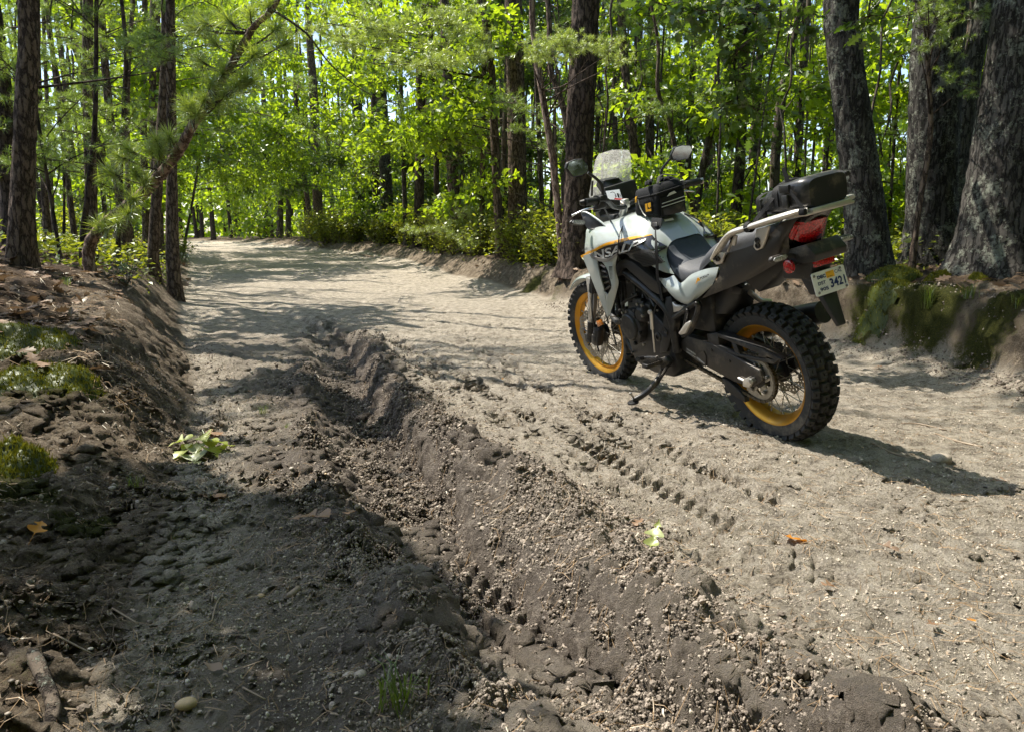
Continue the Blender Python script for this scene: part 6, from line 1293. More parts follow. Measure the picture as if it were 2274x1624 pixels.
# the wood behind the photographer (seen in the mirrors)
for i, (x, y) in enumerate(((-2.6, -4.), (-4.5, -6.5), (-1.2, -8.), (1.0, -6.), (3.6, -3.6), (5., -6.), (2.6, -9.), (-6.5, -3.), (7., -1.5), (-3.2, -11.), (5.6, -11), (-8., -9.), (8.5, -7.), (.2, -12.), (5.6, 2.6), (7.2, .6), (8.6, 3.2), (6.4, -1.2), (10., -2.4), (11., 1.4), (9.5, 6.), (12.5, 4.5))):
    t = tree('oak_tree', 'tall oak standing behind or beside the photographer, out of the picture', [(x, y, g1(x, y), .13), (x + .1, y, 2., .11), (x, y + .1, 4., .09)], 'tree', 'bark_oak', 'oak', 0, 9., 'oaks around the photographer', 0, seed=600 + i); rr3 = rng(600 + i)
    for k in range(20): bough(t, 'F', (x + abs(rr3.normal()) * 1.6 if y > -2 else x + rr3.normal() * 1.6, (min(-2.6, y + rr3.normal() * 1.4) if y < -2 else y + rr3.normal()), rr3.uniform(1.0, 9.)), rr3, 1.25, False)
# far wood that closes the view
r = rng(71); n = 42000; yy = r.uniform(54, 84, n); xx = yy * r.uniform(-.95, .95, n); zz = .2 + 26 * r.uniform(0, 1, n) ** 1.5; k = (fbm(xx * .25, zz * .35, 5, 3) > -.3) | (zz < 5); xx, yy, zz = xx[k], yy[k], zz[k]; n = len(xx)
d = r.normal(size=(n, 3)); up = r.normal(size=(n, 3)) * .6 + np.array((-.2, -.2, .8)); V, T = scatter(LEAF_FAR, np.stack([xx, yy, zz], 1), d, up, r.uniform(.5, 1.1, n))
m = 150; ty = r.uniform(50, 84, m); tx = ty * r.uniform(-.95, .95, m); s_ = stick_tris(np.stack([tx, ty, np.zeros(m)], 1), np.stack([tx + r.normal(size=m) * .6, ty, np.full(m, 16.)], 1), r.uniform(.1, .2, m), np.full(m, .06), 6)
Vv, Tt, Mm = cat([(V, T, 0), (*s_, 1)]); tag(inst('far_wood', tri_mesh('far_wood', Vv, Tt, Mm, ['oak_leaf', 'bark_pine_dark'])), 'far green wood closing the view beyond the bend', 'woods', None, 'stuff')
# ---- shrubs
def shrub_mesh(seed, n, leaf, h, mat, tmpl=LEAF_OVAL, ns=9):
    r = rng(seed); a = r.uniform(0, 6.28, ns); sp = r.uniform(.1, .55, ns); tips = np.stack([np.cos(a) * sp * h, np.sin(a) * sp * h, r.uniform(.5, 1., ns) * h], 1)
    b = r.integers(0, ns, n); t = r.beta(2.2, 1., n); pos = tips[b] * t[:, None] + r.normal(size=(n, 3)) * .09 * h; pos[:, 2] = np.abs(pos[:, 2])
    d = r.normal(size=(n, 3)); d[:, 2] *= .5; up = r.normal(size=(n, 3)) * .4 + np.array((-.2, .1, 1.))
    s1 = stick_tris(np.zeros((ns, 3)), tips, np.full(ns, .005), np.full(ns, .002), 4); k = r.choice(n, n // 3, False); s2 = stick_tris(tips[b[k]] * t[k][:, None] * .9, pos[k], np.full(len(k), .002), np.full(len(k), .001))
    V, T, M = cat([(*scatter(tmpl, pos, d, up, r.uniform(.7, 1.2, n) * leaf), 0), (*s1, 1), (*s2, 1)]); return tri_mesh('foliage', V, T, M, [mat, 'bark_twig'])
SHR = [shrub_mesh(400 + i, 420, .055, .55, 'shrub_leaf') for i in range(4)]
SHRB = [shrub_mesh(410 + i, 240, .040, .42, 'shrub_leaf_blue', ns=8) for i in range(3)]
SHRF = [shrub_mesh(420 + i, 320, .10, .8, 'shrub_leaf') for i in range(2)]
def shrub(me, x, y, s, label, group=None, name='huckleberry_shrub'):
    o = inst(name, me, None, (x, y, g1(x, y) - .01), (0, 0, (x * 37 + y * 11) % 6.28), s); tag(o, label, 'shrub', group); return o
r = rng(44)
for i in range(190):
    y = 7.8 + 20 * r.beta(1, 1.5); x = pl(y, RIGHT_TOE) + .4 + (1.6 + .08 * y) * r.beta(1, 2.)
    shrub(SHR[i % 4], x, y, r.uniform(.7, 1.25) * (.8 + y / 24), 'low yellow green shrub on the bank beyond the track', 'low shrubs along the far bank')
for i in range(46):
    y = r.uniform(8.0, 16); x = y * r.uniform(.18, .74)
    shrub(SHR[i % 4], x, y, r.uniform(.7, 1.4), 'leafy green shrub in the thicket behind the motorcycle', 'shrubs in the thicket behind the motorcycle')
for i in range(30):
    y = r.uniform(16, 40); x = y * r.uniform(-.75, -.1)
    if not in_lane(x, y): shrub(SHRF[i % 2], x, y, r.uniform(.7, 1.3), 'bright shrub on the woodland floor beyond the bend', 'shrubs on the far woodland floor')
for (x, y, z), s, lab in (((-5.596,11.326,0.43), .9, 'small blue green leaved shrub below the leaning pine'), ((-3.537,6.712,0.47), .8, 'blue green shrub at the brow of the left bank'), ((-7.856,12.668,0.677), 1.1, 'blue green shrub beside the brown barked trunk'), ((-7.574,17.036,0.28), .7, 'little blue green shrub nearest the track edge'), ((-5.35,9.436,0.571), 1.0, 'blue green shrub between trunk and leaning pine'), ((-101.496,152.379,1.533), 1.5, 'dim shrub at the far left edge behind the trunk'), ((-96.868,152.7,3.356), 1.5, 'dim tall shrub left of the leaning pine')):
    shrub(SHRB[int(abs(x * 10)) % 3], x, y, s, lab)
# small pine on the bank
for (x, y, z), s, lab in (((-.838,14.6,0.989), .75, 'small bushy pine seedling on the far bank left of the plated trunk'),):
    t = tree('pine_sapling', lab, [(x, y, g1(x, y), .02), (x + .02, y, g1(x, y) + .3, .015), (x, y, g1(x, y) + .6, .01)], q=0, top=g1(x, y) + .8, crown=0)
    for k in range(9): bough(t, 'B', np.array((x, y, g1(x, y) + .5)) + r.normal(size=3) * (.36, .36, .2), r, .7, False)
# ---- grass tufts, moss
def tuft_mesh(seed, n, h, mat='grass_blade', w=.004):
    r = rng(seed); a = r.uniform(0, 6.28, n); lean = r.uniform(.2, .9, n); b = np.stack([r.normal(size=n) * .02, r.normal(size=n) * .02, np.zeros(n)], 1); dr = np.stack([np.cos(a), np.sin(a), np.zeros(n)], 1)
    l = h * r.uniform(.5, 1.1, n); sd = np.stack([-np.sin(a), np.cos(a), np.zeros(n)], 1) * w / 2; up = np.array((0, 0, 1.))
    m = b + dr * (lean * l * .35)[:, None] + up * (l * .65)[:, None]; t = b + dr * (lean * l)[:, None] + up * (l * (1 - .5 * lean ** 2))[:, None]
    V = np.stack([b - sd, b + sd, m + sd * .8, m - sd * .8, t], 1).reshape(-1, 3); T = (np.array([(0, 1, 2), (0, 2, 3), (3, 2, 4)])[None] + (np.arange(n) * 5)[:, None, None]).reshape(-1, 3)
    me = fast('blades', V, T, mat, None, True, False); return me
GT = [tuft_mesh(430, 60, .22), tuft_mesh(431, 30, .14), tuft_mesh(432, 90, .28)]
for (x, y, z), k, s, lab in (((-7.614,14.905,0.542), 2, 1., 'sunlit grass tuft on the left bank below the leaning pine'), ((-4.474,8.42,0.507), 0, .9, 'fine grass tuft hanging over the left bank brow'), ((-11.257,19.842,0.712), 0, 1.1, 'upright bright grass by the foot of the leaning pine'), ((3.111,5.446,0.389), 0, 1.0, 'thin grass tuft hanging on the mossy right bank'), ((3.254,5.203,0.478), 1, 1.1, 'small grass tuft on the right bank below the thick oak'), ((3.291,4.736,0.46), 1, 1.0, 'grass tuft at the right picture edge'), ((-2.996,8.864,0.049), 1, .4, 'tiny grass sprig at the track edge'), ((-1.282,3.66,0.008), 1, .5, 'tiny green sprig at the foot of the left bank'), ((-1.07,3.38,0.001), 1, .35, 'small green seedling by the bank foot'), ((-1.352,2.499,0.027), 1, .5, 'spiky grass sprig on the near left bank'), ((-.222,1.29,-.004), 1, .9, 'single upright grass blade in the near foreground'), ((-3.571,5.883,0.527), 1, .8, 'shaded grass sprig at the left bank brow')):
    tag(inst('grass_tuft', GT[k], None, (x, y, g1(x, y) - .005), (0, 0, x * 5), s), lab, 'grass')
def moss_mound(x, y, rx, ry, h, lab):
    n = 40; V = []; Q = []
    u = np.linspace(-1, 1, n); U_, W_ = np.meshgrid(u, u); d = np.sqrt(U_ ** 2 + W_ ** 2); z = np.clip(1 - d ** 2.2, 0, 1) ** .7 * h * (1 + .35 * fbm(U_ * 2 + x, W_ * 2 + y, 7, 3)); X_ = x + U_ * rx; Y_ = y + W_ * ry
    Z_ = gz(X_.ravel(), Y_.ravel()).reshape(n, n) + z - .012 + .006 * noise2(X_ * 120, Y_ * 120, 3) * (d < 1)
    i = np.arange(n * n).reshape(n, n); Q = np.stack([i[:-1, :-1].ravel(), i[:-1, 1:].ravel(), i[1:, 1:].ravel(), i[1:, :-1].ravel()], 1); keep = (d < .98)[:-1, :-1].ravel(); c = np.array((x, y, g1(x, y)))
    o = empty('moss_mound', c); tag(o, lab, 'moss'); fast('cushion', np.stack([X_.ravel(), Y_.ravel(), Z_.ravel()], 1) - c, Q[keep], 'moss_deep', o)
    r = rng(int(abs(x * 100))); m = 2600; k = r.integers(0, n * n, m); k = k[d.ravel()[k] < .97]; p = np.stack([X_.ravel()[k], Y_.ravel()[k], Z_.ravel()[k]], 1) - c + r.normal(size=(len(k), 3)) * (.004, .004, 0); s = r.normal(size=(len(k), 3)) * .0022; tip = p + np.array((0, 0, .016)) + r.normal(size=(len(k), 3)) * .006
    V = np.stack([p - s, p + s, tip], 1).reshape(-1, 3); f = fast('shoots', V, np.arange(len(k) * 3).reshape(-1, 3), 'moss', o); f['kind'] = 'stuff'
for (x, y, z), a, b, h, lab in (((3.288,6.33,0.543), .24, .20, .12, 'big green moss cushion at the foot of the right oaks'), ((2.981,5.868,0.438), .22, .16, .06, 'moss mat spilling down the right bank'), ((3.477,6.008,0.555), .10, .09, .07, 'round moss cushion between the right oaks'), ((3.645,5.75,0.571), .09, .08, .05, 'low moss cushion below the thick oak'), ((-2.437,3.581,0.407), .30, .22, .05, 'bright moss patch on the upper left bank'), ((-2.057,3.121,0.296), .26, .2, .04, 'olive moss patch on the middle of the left bank'), ((-1.768,2.476,0.135), .16, .14, .04, 'bright moss patch at the left picture edge')):
    moss_mound(x, y, a, b, h, lab)
# low leafy cover on the woodland floor
r = rng(61); n = 60000; yy = 7 + 38 * r.beta(1.1, 2.2, n); xx = yy * r.uniform(-.8, .8, n); k = ~((xx > pl(yy, LEFT_TOE) - .3) & (xx < pl(yy, RIGHT_TOE) + .35)); k &= (fbm(xx * .7, yy * .7, 9, 3) > -.1); xx, yy = xx[k], yy[k]; n = len(xx)
pos = np.stack([xx, yy, gz(xx, yy) + r.uniform(.02, .32, n)], 1); d = r.normal(size=(n, 3)); d[:, 2] *= .4; up = r.normal(size=(n, 3)) * .4 + np.array((-.2, .1, 1.))
V, T = scatter(LEAF_FAR, pos, d, up, r.uniform(.05, .11, n)); tag(fast('undergrowth', V, T, 'shrub_leaf', None, False), 'low leafy cover over the woodland floor', 'undergrowth', None, 'stuff')

# ------------------------------------------------------------------ small things on the ground
def ico(sub=1):
    bm = bmesh.new(); bmesh.ops.create_icosphere(bm, subdivisions=sub, radius=1.); V = np.array([v.co[:] for v in bm.verts]); T = np.array([[v.index for v in f.verts] for f in bm.faces]); bm.free(); return V, T
I1 = ico(1); I2 = ico(2)
def lumps(name, x, y, size, mat, seed, flat=.7, sink=.25, jag=.25, label=None, cat_=None):
    r = rng(seed); n = len(x); V0, T0 = I1; nv = len(V0); s = np.stack([size * r.uniform(.7, 1.3, n), size * r.uniform(.7, 1.3, n), size * flat * r.uniform(.7, 1.2, n)], 1)
    a = r.uniform(0, 6.28, n); V = V0[None] * (1 + jag * r.normal(size=(n, nv, 1)) * .6) * s[:, None]; ca, sa = np.cos(a)[:, None], np.sin(a)[:, None]
    V = np.stack([V[..., 0] * ca - V[..., 1] * sa, V[..., 0] * sa + V[..., 1] * ca, V[..., 2]], 2) + np.stack([x, y, gz(x, y) + s[:, 2] * (1 - 2 * sink)], 1)[:, None]
    T = T0[None] + (np.arange(n) * nv)[:, None, None]; o = fast(name, V.reshape(-1, 3), T.reshape(-1, 3), mat, None, jag < .2)
    return tag(o, label, cat_, None, 'stuff')
r = rng(9)
# crumbled soil along the berm, ridge and rut
def along(pts, n, w, r, y0=.9, y1=7.):
    P_ = cr(pts, 6); i = r.integers(0, len(P_) - 1, n * 3); t = r.uniform(0, 1, n * 3)[:, None]; q = P_[i] * (1 - t) + P_[i + 1] * t + r.normal(size=(n * 3, 2)) * w; q = q[(q[:, 1] > y0) & (q[:, 1] < y1)]; p_ = np.clip(2.4 / q[:, 1], .15, 1); q = q[r.uniform(size=len(q)) < p_][:n]; return q
def crumbs(name, x, y, size, mat, seed, label, sink=.2):
    """loose crumbs: one ball shape spread over the given points"""
    r = rng(seed); n = len(x); me = bpy.data.meshes.new(name); me.vertices.add(n); me.vertices.foreach_set('co', np.stack([x, y, gz(x, y) + size * (.6 - sink)], 1).astype(np.float32).ravel())
    sc_ = size[:, None] * r.uniform(.6, 1.35, (n, 3)) * np.array((1, 1, .8)); ro = r.uniform(0, 6.28, (n, 3))
    for nm, v in (('crumb_scale', sc_), ('crumb_turn', ro)): at_ = me.attributes.new(nm, 'FLOAT_VECTOR', 'POINT'); at_.data.foreach_set('vector', v.astype(np.float32).ravel())
    me.update(); o = inst(name, me); tag(o, label, 'soil', None, 'stuff')
    ng = bpy.data.node_groups.new(name, 'GeometryNodeTree'); ng.interface.new_socket('Geometry', in_out='INPUT', socket_type='NodeSocketGeometry'); ng.interface.new_socket('Geometry', in_out='OUTPUT', socket_type='NodeSocketGeometry')
    N = ng.nodes; L = ng.links; gi = N.new('NodeGroupInput'); go = N.new('NodeGroupOutput'); ic = N.new('GeometryNodeMeshIcoSphere'); ic.inputs['Subdivisions'].default_value = 2
    sp = N.new('GeometryNodeSetPosition'); nz = N.new('ShaderNodeTexNoise'); nz.inputs['Scale'].default_value = 1.7; nz.inputs['Detail'].default_value = 2; vm = N.new('ShaderNodeVectorMath'); vm.operation = 'SUBTRACT'; vm.inputs[1].default_value = (.5, .5, .5); vs2 = N.new('ShaderNodeVectorMath'); vs2.operation = 'SCALE'; vs2.inputs[3].default_value = 1.5
    L.new(nz.outputs['Color'], vm.inputs[0]); L.new(vm.outputs[0], vs2.inputs[0]); L.new(ic.outputs[0], sp.inputs['Geometry']); L.new(vs2.outputs[0], sp.inputs['Offset'])
    sm_ = N.new('GeometryNodeSetMaterial'); sm_.inputs['Material'].default_value = MAT[mat]; L.new(sp.outputs[0], sm_.inputs[0])
    ip = N.new('GeometryNodeInstanceOnPoints'); L.new(gi.outputs[0], ip.inputs['Points']); L.new(sm_.outputs[0], ip.inputs['Instance'])
    for nm, sk in (('crumb_scale', 'Scale'), ('crumb_turn', 'Rotation')):
        a = N.new('GeometryNodeInputNamedAttribute'); a.data_type = 'FLOAT_VECTOR'; a.inputs['Name'].default_value = nm; L.new(a.outputs[0], ip.inputs[sk])
    L.new(ip.outputs[0], go.inputs[0]); md = o.modifiers.new('crumbs', 'NODES'); md.node_group = ng; me.materials.append(MAT[mat]); return o
def keep_clear(q):
    return q[(np.hypot(q[:, 0] - 1.27, q[:, 1] - 3.27) > .12)]
q = np.concatenate([along(BERM, 40000, .13, r), along(LRIDGE, 22000, .14, r), along(RUT, 20000, .17, r)])
sz = np.clip(r.lognormal(math.log(.0023), .5, len(q)), .0011, .0095) * np.clip(.7 + q[:, 1] * .14, .8, 1.6)
crumbs('soil_crumbs', q[:, 0], q[:, 1], sz, 'crumb_mud', 3, 'crumbled damp soil heaped along the rut')
n = 46000; yy = .95 + 6.5 * r.beta(1, 2.4, n); xx = r.uniform(-.95, 1., n) * (.35 + yy * .75); k = in_lane(xx, yy) & (fbm(xx * 3, yy * 3, 15, 3) > -.35); xx, yy = xx[k], yy[k]
crumbs('sand_crumbs', xx, yy, np.clip(r.lognormal(math.log(.0017), .45, len(xx)), .0009, .006) * np.clip(.75 + yy * .12, .8, 1.5), 'crumb_sand', 5, 'loose sandy crumbs over the track')
n = 9000; yy = 1.3 + 6 * r.beta(1, 1.6, n); xx = pl(yy, LEFT_TOE) + .15 - 1.1 * r.beta(1, 1.6, n); crumbs('bank_crumbs', xx, yy, np.clip(r.lognormal(math.log(.0026), .5, n), .0012, .012), 'crumb_mud', 6, 'crumbled soil on the left bank')
n = 5000; yy = 3.4 + 6 * r.beta(1, 1.6, n); xx = pl(yy, RIGHT_TOE) - .3 + .7 * r.beta(1.4, 1.6, n); crumbs('bank_crumbs', xx, yy, np.clip(r.lognormal(math.log(.004), .5, n), .002, .016), 'crumb_mud', 7, 'crumbled soil at the foot of the right bank')
n = 3500; yy = .95 + 7 * r.beta(1, 2.2, n); xx = r.uniform(-1.2, 1., n) * (.4 + yy * .75); lumps('gravel', xx, yy, np.clip(r.gamma(1.5, .0017, n), .0012, .009), 'gravel', 4, .6, .3, .12, 'fine gravel and grit scattered over the track', 'gravel')
# needles, straw and twig litter
def straw(name, n, fy, w, ln, mat, seed, label, lift=.004, keep=None):
    r = rng(seed); yy = fy(r, n); xx = r.uniform(-.78, .78, n) * (yy + .4)
    if keep is not None: k = keep(xx, yy); xx, yy = xx[k], yy[k]
    n = len(xx); a = r.uniform(0, 6.28, n); l = r.uniform(.4, 1.2, n) * ln; b = r.normal(size=n) * .35
    d = np.stack([np.cos(a), np.sin(a)], 1); s = np.stack([-np.sin(a), np.cos(a)], 1); p0 = np.stack([xx, yy], 1) - d * l[:, None] / 2; pm = np.stack([xx, yy], 1) + s * (b * l * .25)[:, None]; p1 = np.stack([xx, yy], 1) + d * l[:, None] / 2
    V = []
    for p, ww in ((p0, 1.), (pm, 1.), (p1, .5)):
        z = gz(p[:, 0], p[:, 1]) + lift + r.uniform(0, .006, n)
        for sg in (-1, 1): V.append(np.stack([p[:, 0] + s[:, 0] * w * ww * sg / 2, p[:, 1] + s[:, 1] * w * ww * sg / 2, z + (0 if sg < 0 else w * .4)], 1))
    V = np.stack(V, 1).reshape(-1, 3); T = (np.array([(0, 1, 3), (0, 3, 2), (2, 3, 5), (2, 5, 4)])[None] + (np.arange(n) * 6)[:, None, None]).reshape(-1, 3)
    tag(fast(name, V, T, mat, None, False), label, 'litter', None, 'stuff')
straw('pine_straw', 9000, lambda r, n: 1 + 8 * r.beta(1, 2.4, n), .0014, .06, 'straw', 21, 'brown pine needles and straw strewn over the soil')
straw('bark_chips', 2200, lambda r, n: 1 + 7 * r.beta(1, 2.2, n), .004, .022, 'dead_twig', 22, 'flakes of bark and bits of twig on the track', .003)
straw('pine_straw', 12000, lambda r, n: 3 + 9 * r.beta(1.2, 2., n), .003, .10, 'straw', 23, 'thick needle litter on the banks', .006, lambda x, y: (x < pl(y, LEFT_TOE) - .25) | (x > pl(y, RIGHT_TOE) + .3))
# fallen leaves on the banks
r = rng(31); n = 5200; yy = 3.2 + 16 * r.beta(1., 2.2, n); xx = r.uniform(-.85, .85, n) * yy; k = (xx < pl(yy, LEFT_TOE) - .5) | (xx > pl(yy, RIGHT_TOE) + .25); xx, yy = xx[k], yy[k]; n = len(xx)
d = r.normal(size=(n, 3)); d[:, 2] *= .25; up = r.normal(size=(n, 3)) * .35 + np.array((0, 0, 1.)); V, T = scatter(LEAF_OAK, np.stack([xx, yy, gz(xx, yy) + .015], 1), d, up, r.uniform(.06, .13, n)); tag(fast('leaf_litter', V, T, 'leaf_litter', None, False), 'brown fallen leaves covering the bank tops', 'leaves', None, 'stuff')
# single leaves
def oak_leaf_mesh(seed, curl=.25, lobes=3, wid=.33):
    """lobed leaf with a raised midrib, curled"""
    n = 34; P_ = []
    for i in range(n + 1):
        t = i / n; env = math.sin(math.pi * min(1, t * 1.02 + .02)) ** .75; w = wid * env * (.62 + .42 * math.cos(t * math.pi * 2 * lobes + 2.4)); w = max(.012, w) if 0 < i < n else .004; sh = .06 * math.sin(t * math.pi * 2 * lobes + 1.0); P_.append((t + sh * (1 if 0 < i < n else 0), w))
    V = []; Fc = []; r = rng(seed); ph = r.uniform(0, 6)
    def z(t, w): return curl * w * w * 2.2 + curl * .25 * math.sin(t * 3 + ph) + .03 * math.sin(9 * t + 7 * w + ph)
    for i, (t, w) in enumerate(P_): tm = i / n; V += [(t, w, z(t, w)), (tm, w * .45, z(tm, w * .45) - .004), (tm, 0, z(tm, 0) - .012), (tm, -w * .45, z(tm, -w * .45) - .004), (t, -w, z(t, -w))]
    for i in range(n): Fc += [(i * 5 + j, i * 5 + j + 1, i * 5 + 6 + j, i * 5 + 5 + j) for j in range(4)]
    b = len(V); V += [(-.28, .006, .02), (-.28, -.006, .02), (.02, .008, z(0, 0)), (.02, -.008, z(0, 0))]; Fc.append((b, b + 1, b + 3, b + 2)); return V, Fc
LM = {}
def fallen(p, ln, az, mat, lab, seed=1, curl=.25, tilt=(0, 0), lobes=3, wid=.33, lift=.012, name='fallen_leaf'):
    V, Fc = oak_leaf_mesh(seed, curl, lobes, wid); o = make(name, V, Fc, mat, None, 180); o.location = (p[0], p[1], g1(p[0], p[1]) + lift); o.rotation_euler = (R(tilt[0]), R(tilt[1]), R(az)); o.scale = (ln,) * 3; return tag(o, lab, 'leaf')
fallen((-.557,2.175,-.005), .135, 188, 'leaf_brown', 'pale brown lobed oak leaf lying on dark soil', 2, .3, (6, -8), 3, .36)
fallen((-.528,2.175,-.005), .06, 60, 'leaf_brown', 'small yellowish leaf scrap beside the pale brown oak leaf', 3, .3)
fallen((-1,2.442,-.002), .12, 170, 'leaf_brown', 'brown oak leaf at the foot of the near bank', 4, .2, (4, 4), 3, .34)
fallen((-1.36,3.352,0.002), .15, 185, 'leaf_brown', 'flat tan oak leaf beyond the green sprig', 5, .15, (0, 0), 3, .34)
fallen((0.397,1.987,-.001), .10, 60, 'leaf_fallen_green', 'bright green leaf stuck upright on the berm', 6, .4, (0, -38), 3, .3, .03)
fallen((0.903,2.075,-.001), .085, 165, 'leaf_orange', 'orange brown curled leaf on the sand below the rear wheel', 7, .5, (10, 0), 2, .3)
fallen((1.08,1.598,-.003), .03, 20, 'leaf_orange', 'tiny orange leaf at the lower right', 8, .3)
fallen((1.003,1.584,-.002), .04, 200, 'leaf_brown', 'small reddish brown leaf left of the tiny orange one', 9, .4)
fallen((1.138,2.004,-.002), .07, 150, 'leaf_litter', 'grey brown crumpled leaf on the right of the track', 10, .5)
fallen((0.812,1.79,-.003), .05, 10, 'leaf_brown', 'curled brown bark like leaf in the right foreground', 11, .6)
fallen((-1.323,1.897,0.055), .09, 100, 'leaf_orange', 'curled amber leaf standing on the near left bank', 12, .6, (30, -20), 2, .3, .03)
fallen((-.61,1.435,-.011), .07, 160, 'leaf_litter', 'grey dead leaf on the dark foreground soil', 13, .2, (0, 0), 1, .2)
fallen((-.88,4.56,0.002), .06, 20, 'leaf_fallen_green', 'pale leaf lying in the shaded floor left of the rut', 14, .3)
fallen((-.063,4.636,0.002), .03, 80, 'leaf_orange', 'tiny orange leaf on the sand near the tyre prints', 15, .5)
fallen((1.9,2.681,-.003), .08, 190, 'leaf_brown', 'tan leaf at the right edge in dappled shade', 16, .3)
fallen((0.386,2.203,-.002), .05, 40, 'leaf_brown', 'small dim leaf in the hollow of the berm', 17, .4)
for i, (p, az, s) in enumerate((((-.023,5.56,0.012), 20, .06), ((-1.522,4.182,0.012), 140, .05), ((-.975,8.935,0.042), 70, .05), ((2.757,4.45,0.011), 10, .07), ((3.074,4.646,0.059), 80, .08), ((2.644,5.119,0.003), 160, .06))):
    fallen(p, s, az, 'leaf_brown', ('small brown leaf beyond the front wheel side of the track', 'brown leaf in the shade at the bank foot', 'little red brown leaf far along the sunny track', 'brown leaf at the toe of the right bank', 'curled leaf under the mossy right bank', 'dead leaf on the dappled sand right of the rear wheel')[i], 20 + i, .45)
# large curled dead leaves at the far end of the left bank
for i, p in enumerate(((-5.282,11.737,0.125), (-5.433,11.616,0.24), (-7.029,15.901,0.227))): fallen(p, .20, 60 + 70 * i, 'leaf_litter', ('large curled grey leaf at the end of the left bank, lowest', 'large curled grey leaf left of the lowest one', 'large dark curled leaf above the lowest one')[i], 40 + i, .5, (35, -30), 2, .4, .06)
# fallen green oak sprig
spg = tag(empty('oak_sprig', ((-1.316,2.967,-.003)[0], (-1.316,2.967,-.003)[1], g1((-1.316,2.967,-.003)[0], (-1.316,2.967,-.003)[1]))), 'fallen oak sprig with broad olive green leaves', 'leaf')
for i, (dx, dy, dz, az, ln, tx, ty) in enumerate(((-.02, .03, .03, -75, .15, 10, 22), (.01, .04, .05, -42, .16, -14, 20), (-.05, .03, .04, -112, .13, 12, 26), (.02, .03, .06, -15, .14, -20, 12), (.0, .05, .07, -60, .12, 24, 8), (-.03, .05, .05, 200, .12, 0, 15))):
    V, Fc = oak_leaf_mesh(60 + i, .3, 3, .38); o = make('leaf', V, Fc, 'leaf_fallen_green', spg, 180); o.location = (dx, dy, dz); o.rotation_euler = (R(tx), R(ty), R(az)); o.scale = (ln,) * 3
g = tube([(-.08, .08, .02), (-.02, .05, .04), (.03, .03, .05)], .003, 6); make('stem', g[0], g[1], 'bark_twig', spg, 180)
# pebbles that stand out
PB = [make('pebble', I2[0] * np.array((1, .75, .55)) * (1 + .08 * rng(70 + i).normal(size=(len(I2[0]), 1))), I2[1], m, None, 180, False) for i, m in enumerate(('pebble', 'pebble', 'pebble_tan'))]
def pebble(p, s, k, az, lab, grp=None): tag(inst('pebble', PB[k], None, (p[0], p[1], g1(p[0], p[1]) + s * .25), (0, 0, az), s), lab, 'pebble', grp)
pebble((-.661,1.342,-.011), .022, 2, .3, 'orange tan pebble at the bottom left'); pebble((-.325,1.423,-.006), .016, 0, 1, 'white pebble left of the foreground ridge'); pebble((-.268,1.462,-.007), .011, 0, 2, 'small round white pebble right of the larger white one')
pebble((-.349,1.423,-.009), .016, 1, .5, 'grey stone touching the white pebble'); pebble((-.997,2.231,-.006), .014, 0, 1, 'pale pebble in the shaded hollow'); pebble((-.961,2.339,-.003), .010, 0, 2, 'pale round pebble just right of the hollow pebble')
pebble((-.672,1.813,-.009), .013, 2, 1, 'pinkish round pebble on the dark soil'); pebble((-1.399,2.439,0.043), .014, 0, .4, 'pale pebble on the near bank slope'); pebble((-1.494,2.303,0.07), .010, 1, 1, 'grey pebble under the moss patch')
pebble((1.775,2.905,-.003), .045, 1, 0, 'large pale stone in the motorcycle shadow edge'); pebble((1.769,3.96,-.003), .018, 1, 1, 'grey stone right behind the rear tyre'); pebble((1.421,2.558,-.004), .012, 0, 2, 'pale pebble inside the tail shadow')
r = rng(88)
for i in range(60):
    y = 1.2 + 4.5 * r.beta(1, 1.8); x = r.uniform(-.62, .68) * (y + .3); pebble((x, y), r.uniform(.004, .008), int(r.integers(3)), r.uniform(0, 6), 'small rounded pebble lying on the track surface', 'small pebbles on the track')
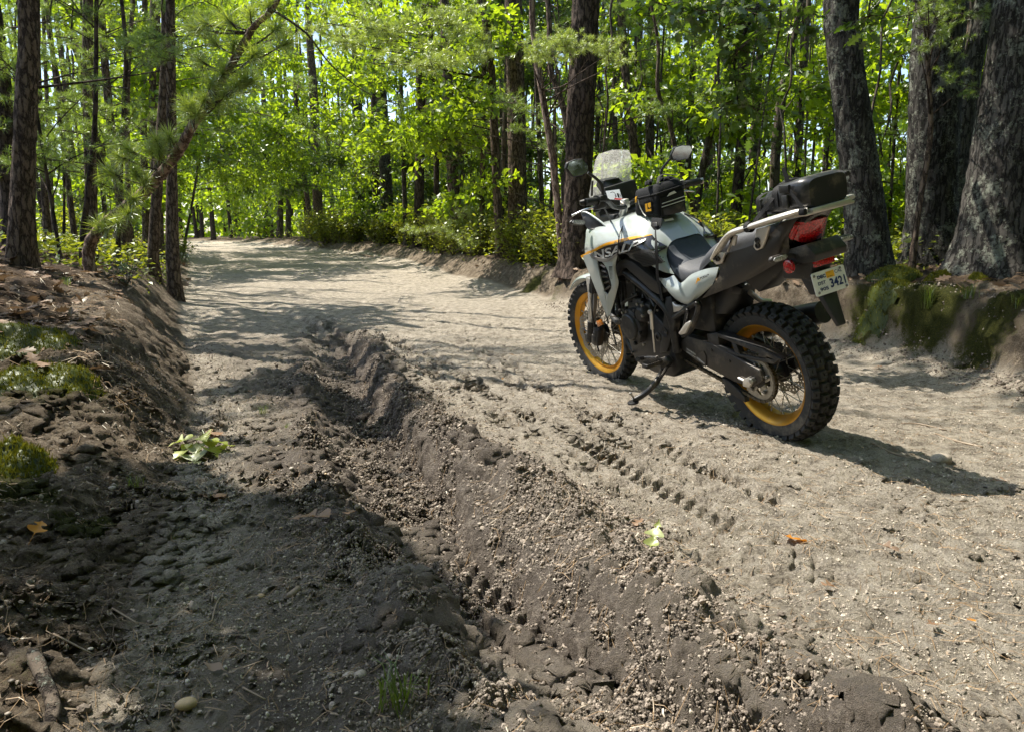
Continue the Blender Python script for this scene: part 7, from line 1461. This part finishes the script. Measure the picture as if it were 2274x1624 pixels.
# sticks and the bare root
def stick(name, pts, rad, mat, lab, cat_='twig', lift=.004):
    q = [(p[0], p[1], g1(p[0], p[1]) + lift + (p[3] if len(p) > 3 else 0)) for p in pts]; b = np.array(q[0]); g = tube([tuple(np.array(p) - b) for p in q], rad, 8, 4); o = make(name, g[0], g[1], mat, None, 180); o.location = b; return tag(o, lab, cat_)
stick('twig', [(1.601,3.133,-.003), (1.635,3.005,-.001), (1.686,2.905,-.003)], [.004, .006, .003], 'dead_twig', 'thin straight twig in the tail shadow')
stick('twig', [(2.006,3.351,-.002), (2.036,3.24,-.003), (2.092,3.133,-.003)], [.003, .005, .006], 'dead_twig', 'bare twig on the sand at the right')
stick('twig', [(1.951,3.554,0), (2.026,3.523,-.004), (2.084,3.393,-.003)], [.003, .004, .003], 'dead_twig', 'thin twig above the bare one at the right')
stick('twig', [(-.59,1.789,-.009), (-.569,1.821,-.01)], [.010, .010], 'dead_twig', 'short thick grey twig stub on the foreground ridge')
stick('twig', [(-.743,1.668,-.011), (-.769,1.766,-.009), (-.766,1.813,-.009)], [.0025, .002, .0015], 'dead_twig', 'forked straw in the dark foreground')
stick('twig', [(0.073,2.967,-.003), (0.136,2.869,-.001)], [.005, .004], 'dead_twig', 'little twig above the berm hollow')
stick('twig', [(-1.161,2.096,0.014), (-1.231,2.125,0.024), (-1.309,2.118,0.041)], [.002, .004, .003], 'bark_far', 'twig lying across the near bank edge')
stick('twig', [(-.709,3.644,0), (-.637,3.598,0)], [.003, .003], 'dead_twig', 'short straw in the rut floor')
stick('twig', [(-5.061,22.317,0.403), (-4.405,21.441,0.41), (-3.449,19.702,0.369)], [.02, .03, .018], 'dead_twig', 'dark fallen limb at the far side of the track', 'branch')
stick('tree_root', [(-1.151,1.508,0.03), (-1.08,1.459,0.016), (-1,1.393,0), (-.938,1.332,-.003), (-.883,1.266,-.008), ((-.876,1.266,-.009)[0] + .03, (-.876,1.266,-.009)[1] - .15)], [.010, .013, .016, .014, .014, .01], 'bark_far', 'bare grey root running across the bottom left corner', 'root', .008)
stick('twig', [(-.99,1.387,0), (-.96,1.405,-.004), (-.929,1.43,-.006)], [.009, .007, .005], 'bark_far', 'short stub branching right from the bare root', 'twig', .012)
for i, (a, b) in enumerate((((-1.063,1.558,0.011), (-.954,1.528,-.005)), ((-2.098,3.003,0.271), (-1.899,2.861,0.228)), ((-.943,2.128,-.007), (-.846,2.092,-.006)), ((-1.004,1.7,0.001), (-.896,1.617,-.012)), ((-.562,1.385,-.01), (-.505,1.355,-.009)))): stick('twig', [a, b], [.0025, .002], 'dead_twig', ('thin straw low on the near left bank', 'dry stem on the upper left bank', 'needle cluster beside the pale pebbles', 'dry stalk on the near bank slope', 'bent straw at the bottom of the dark soil')[i])
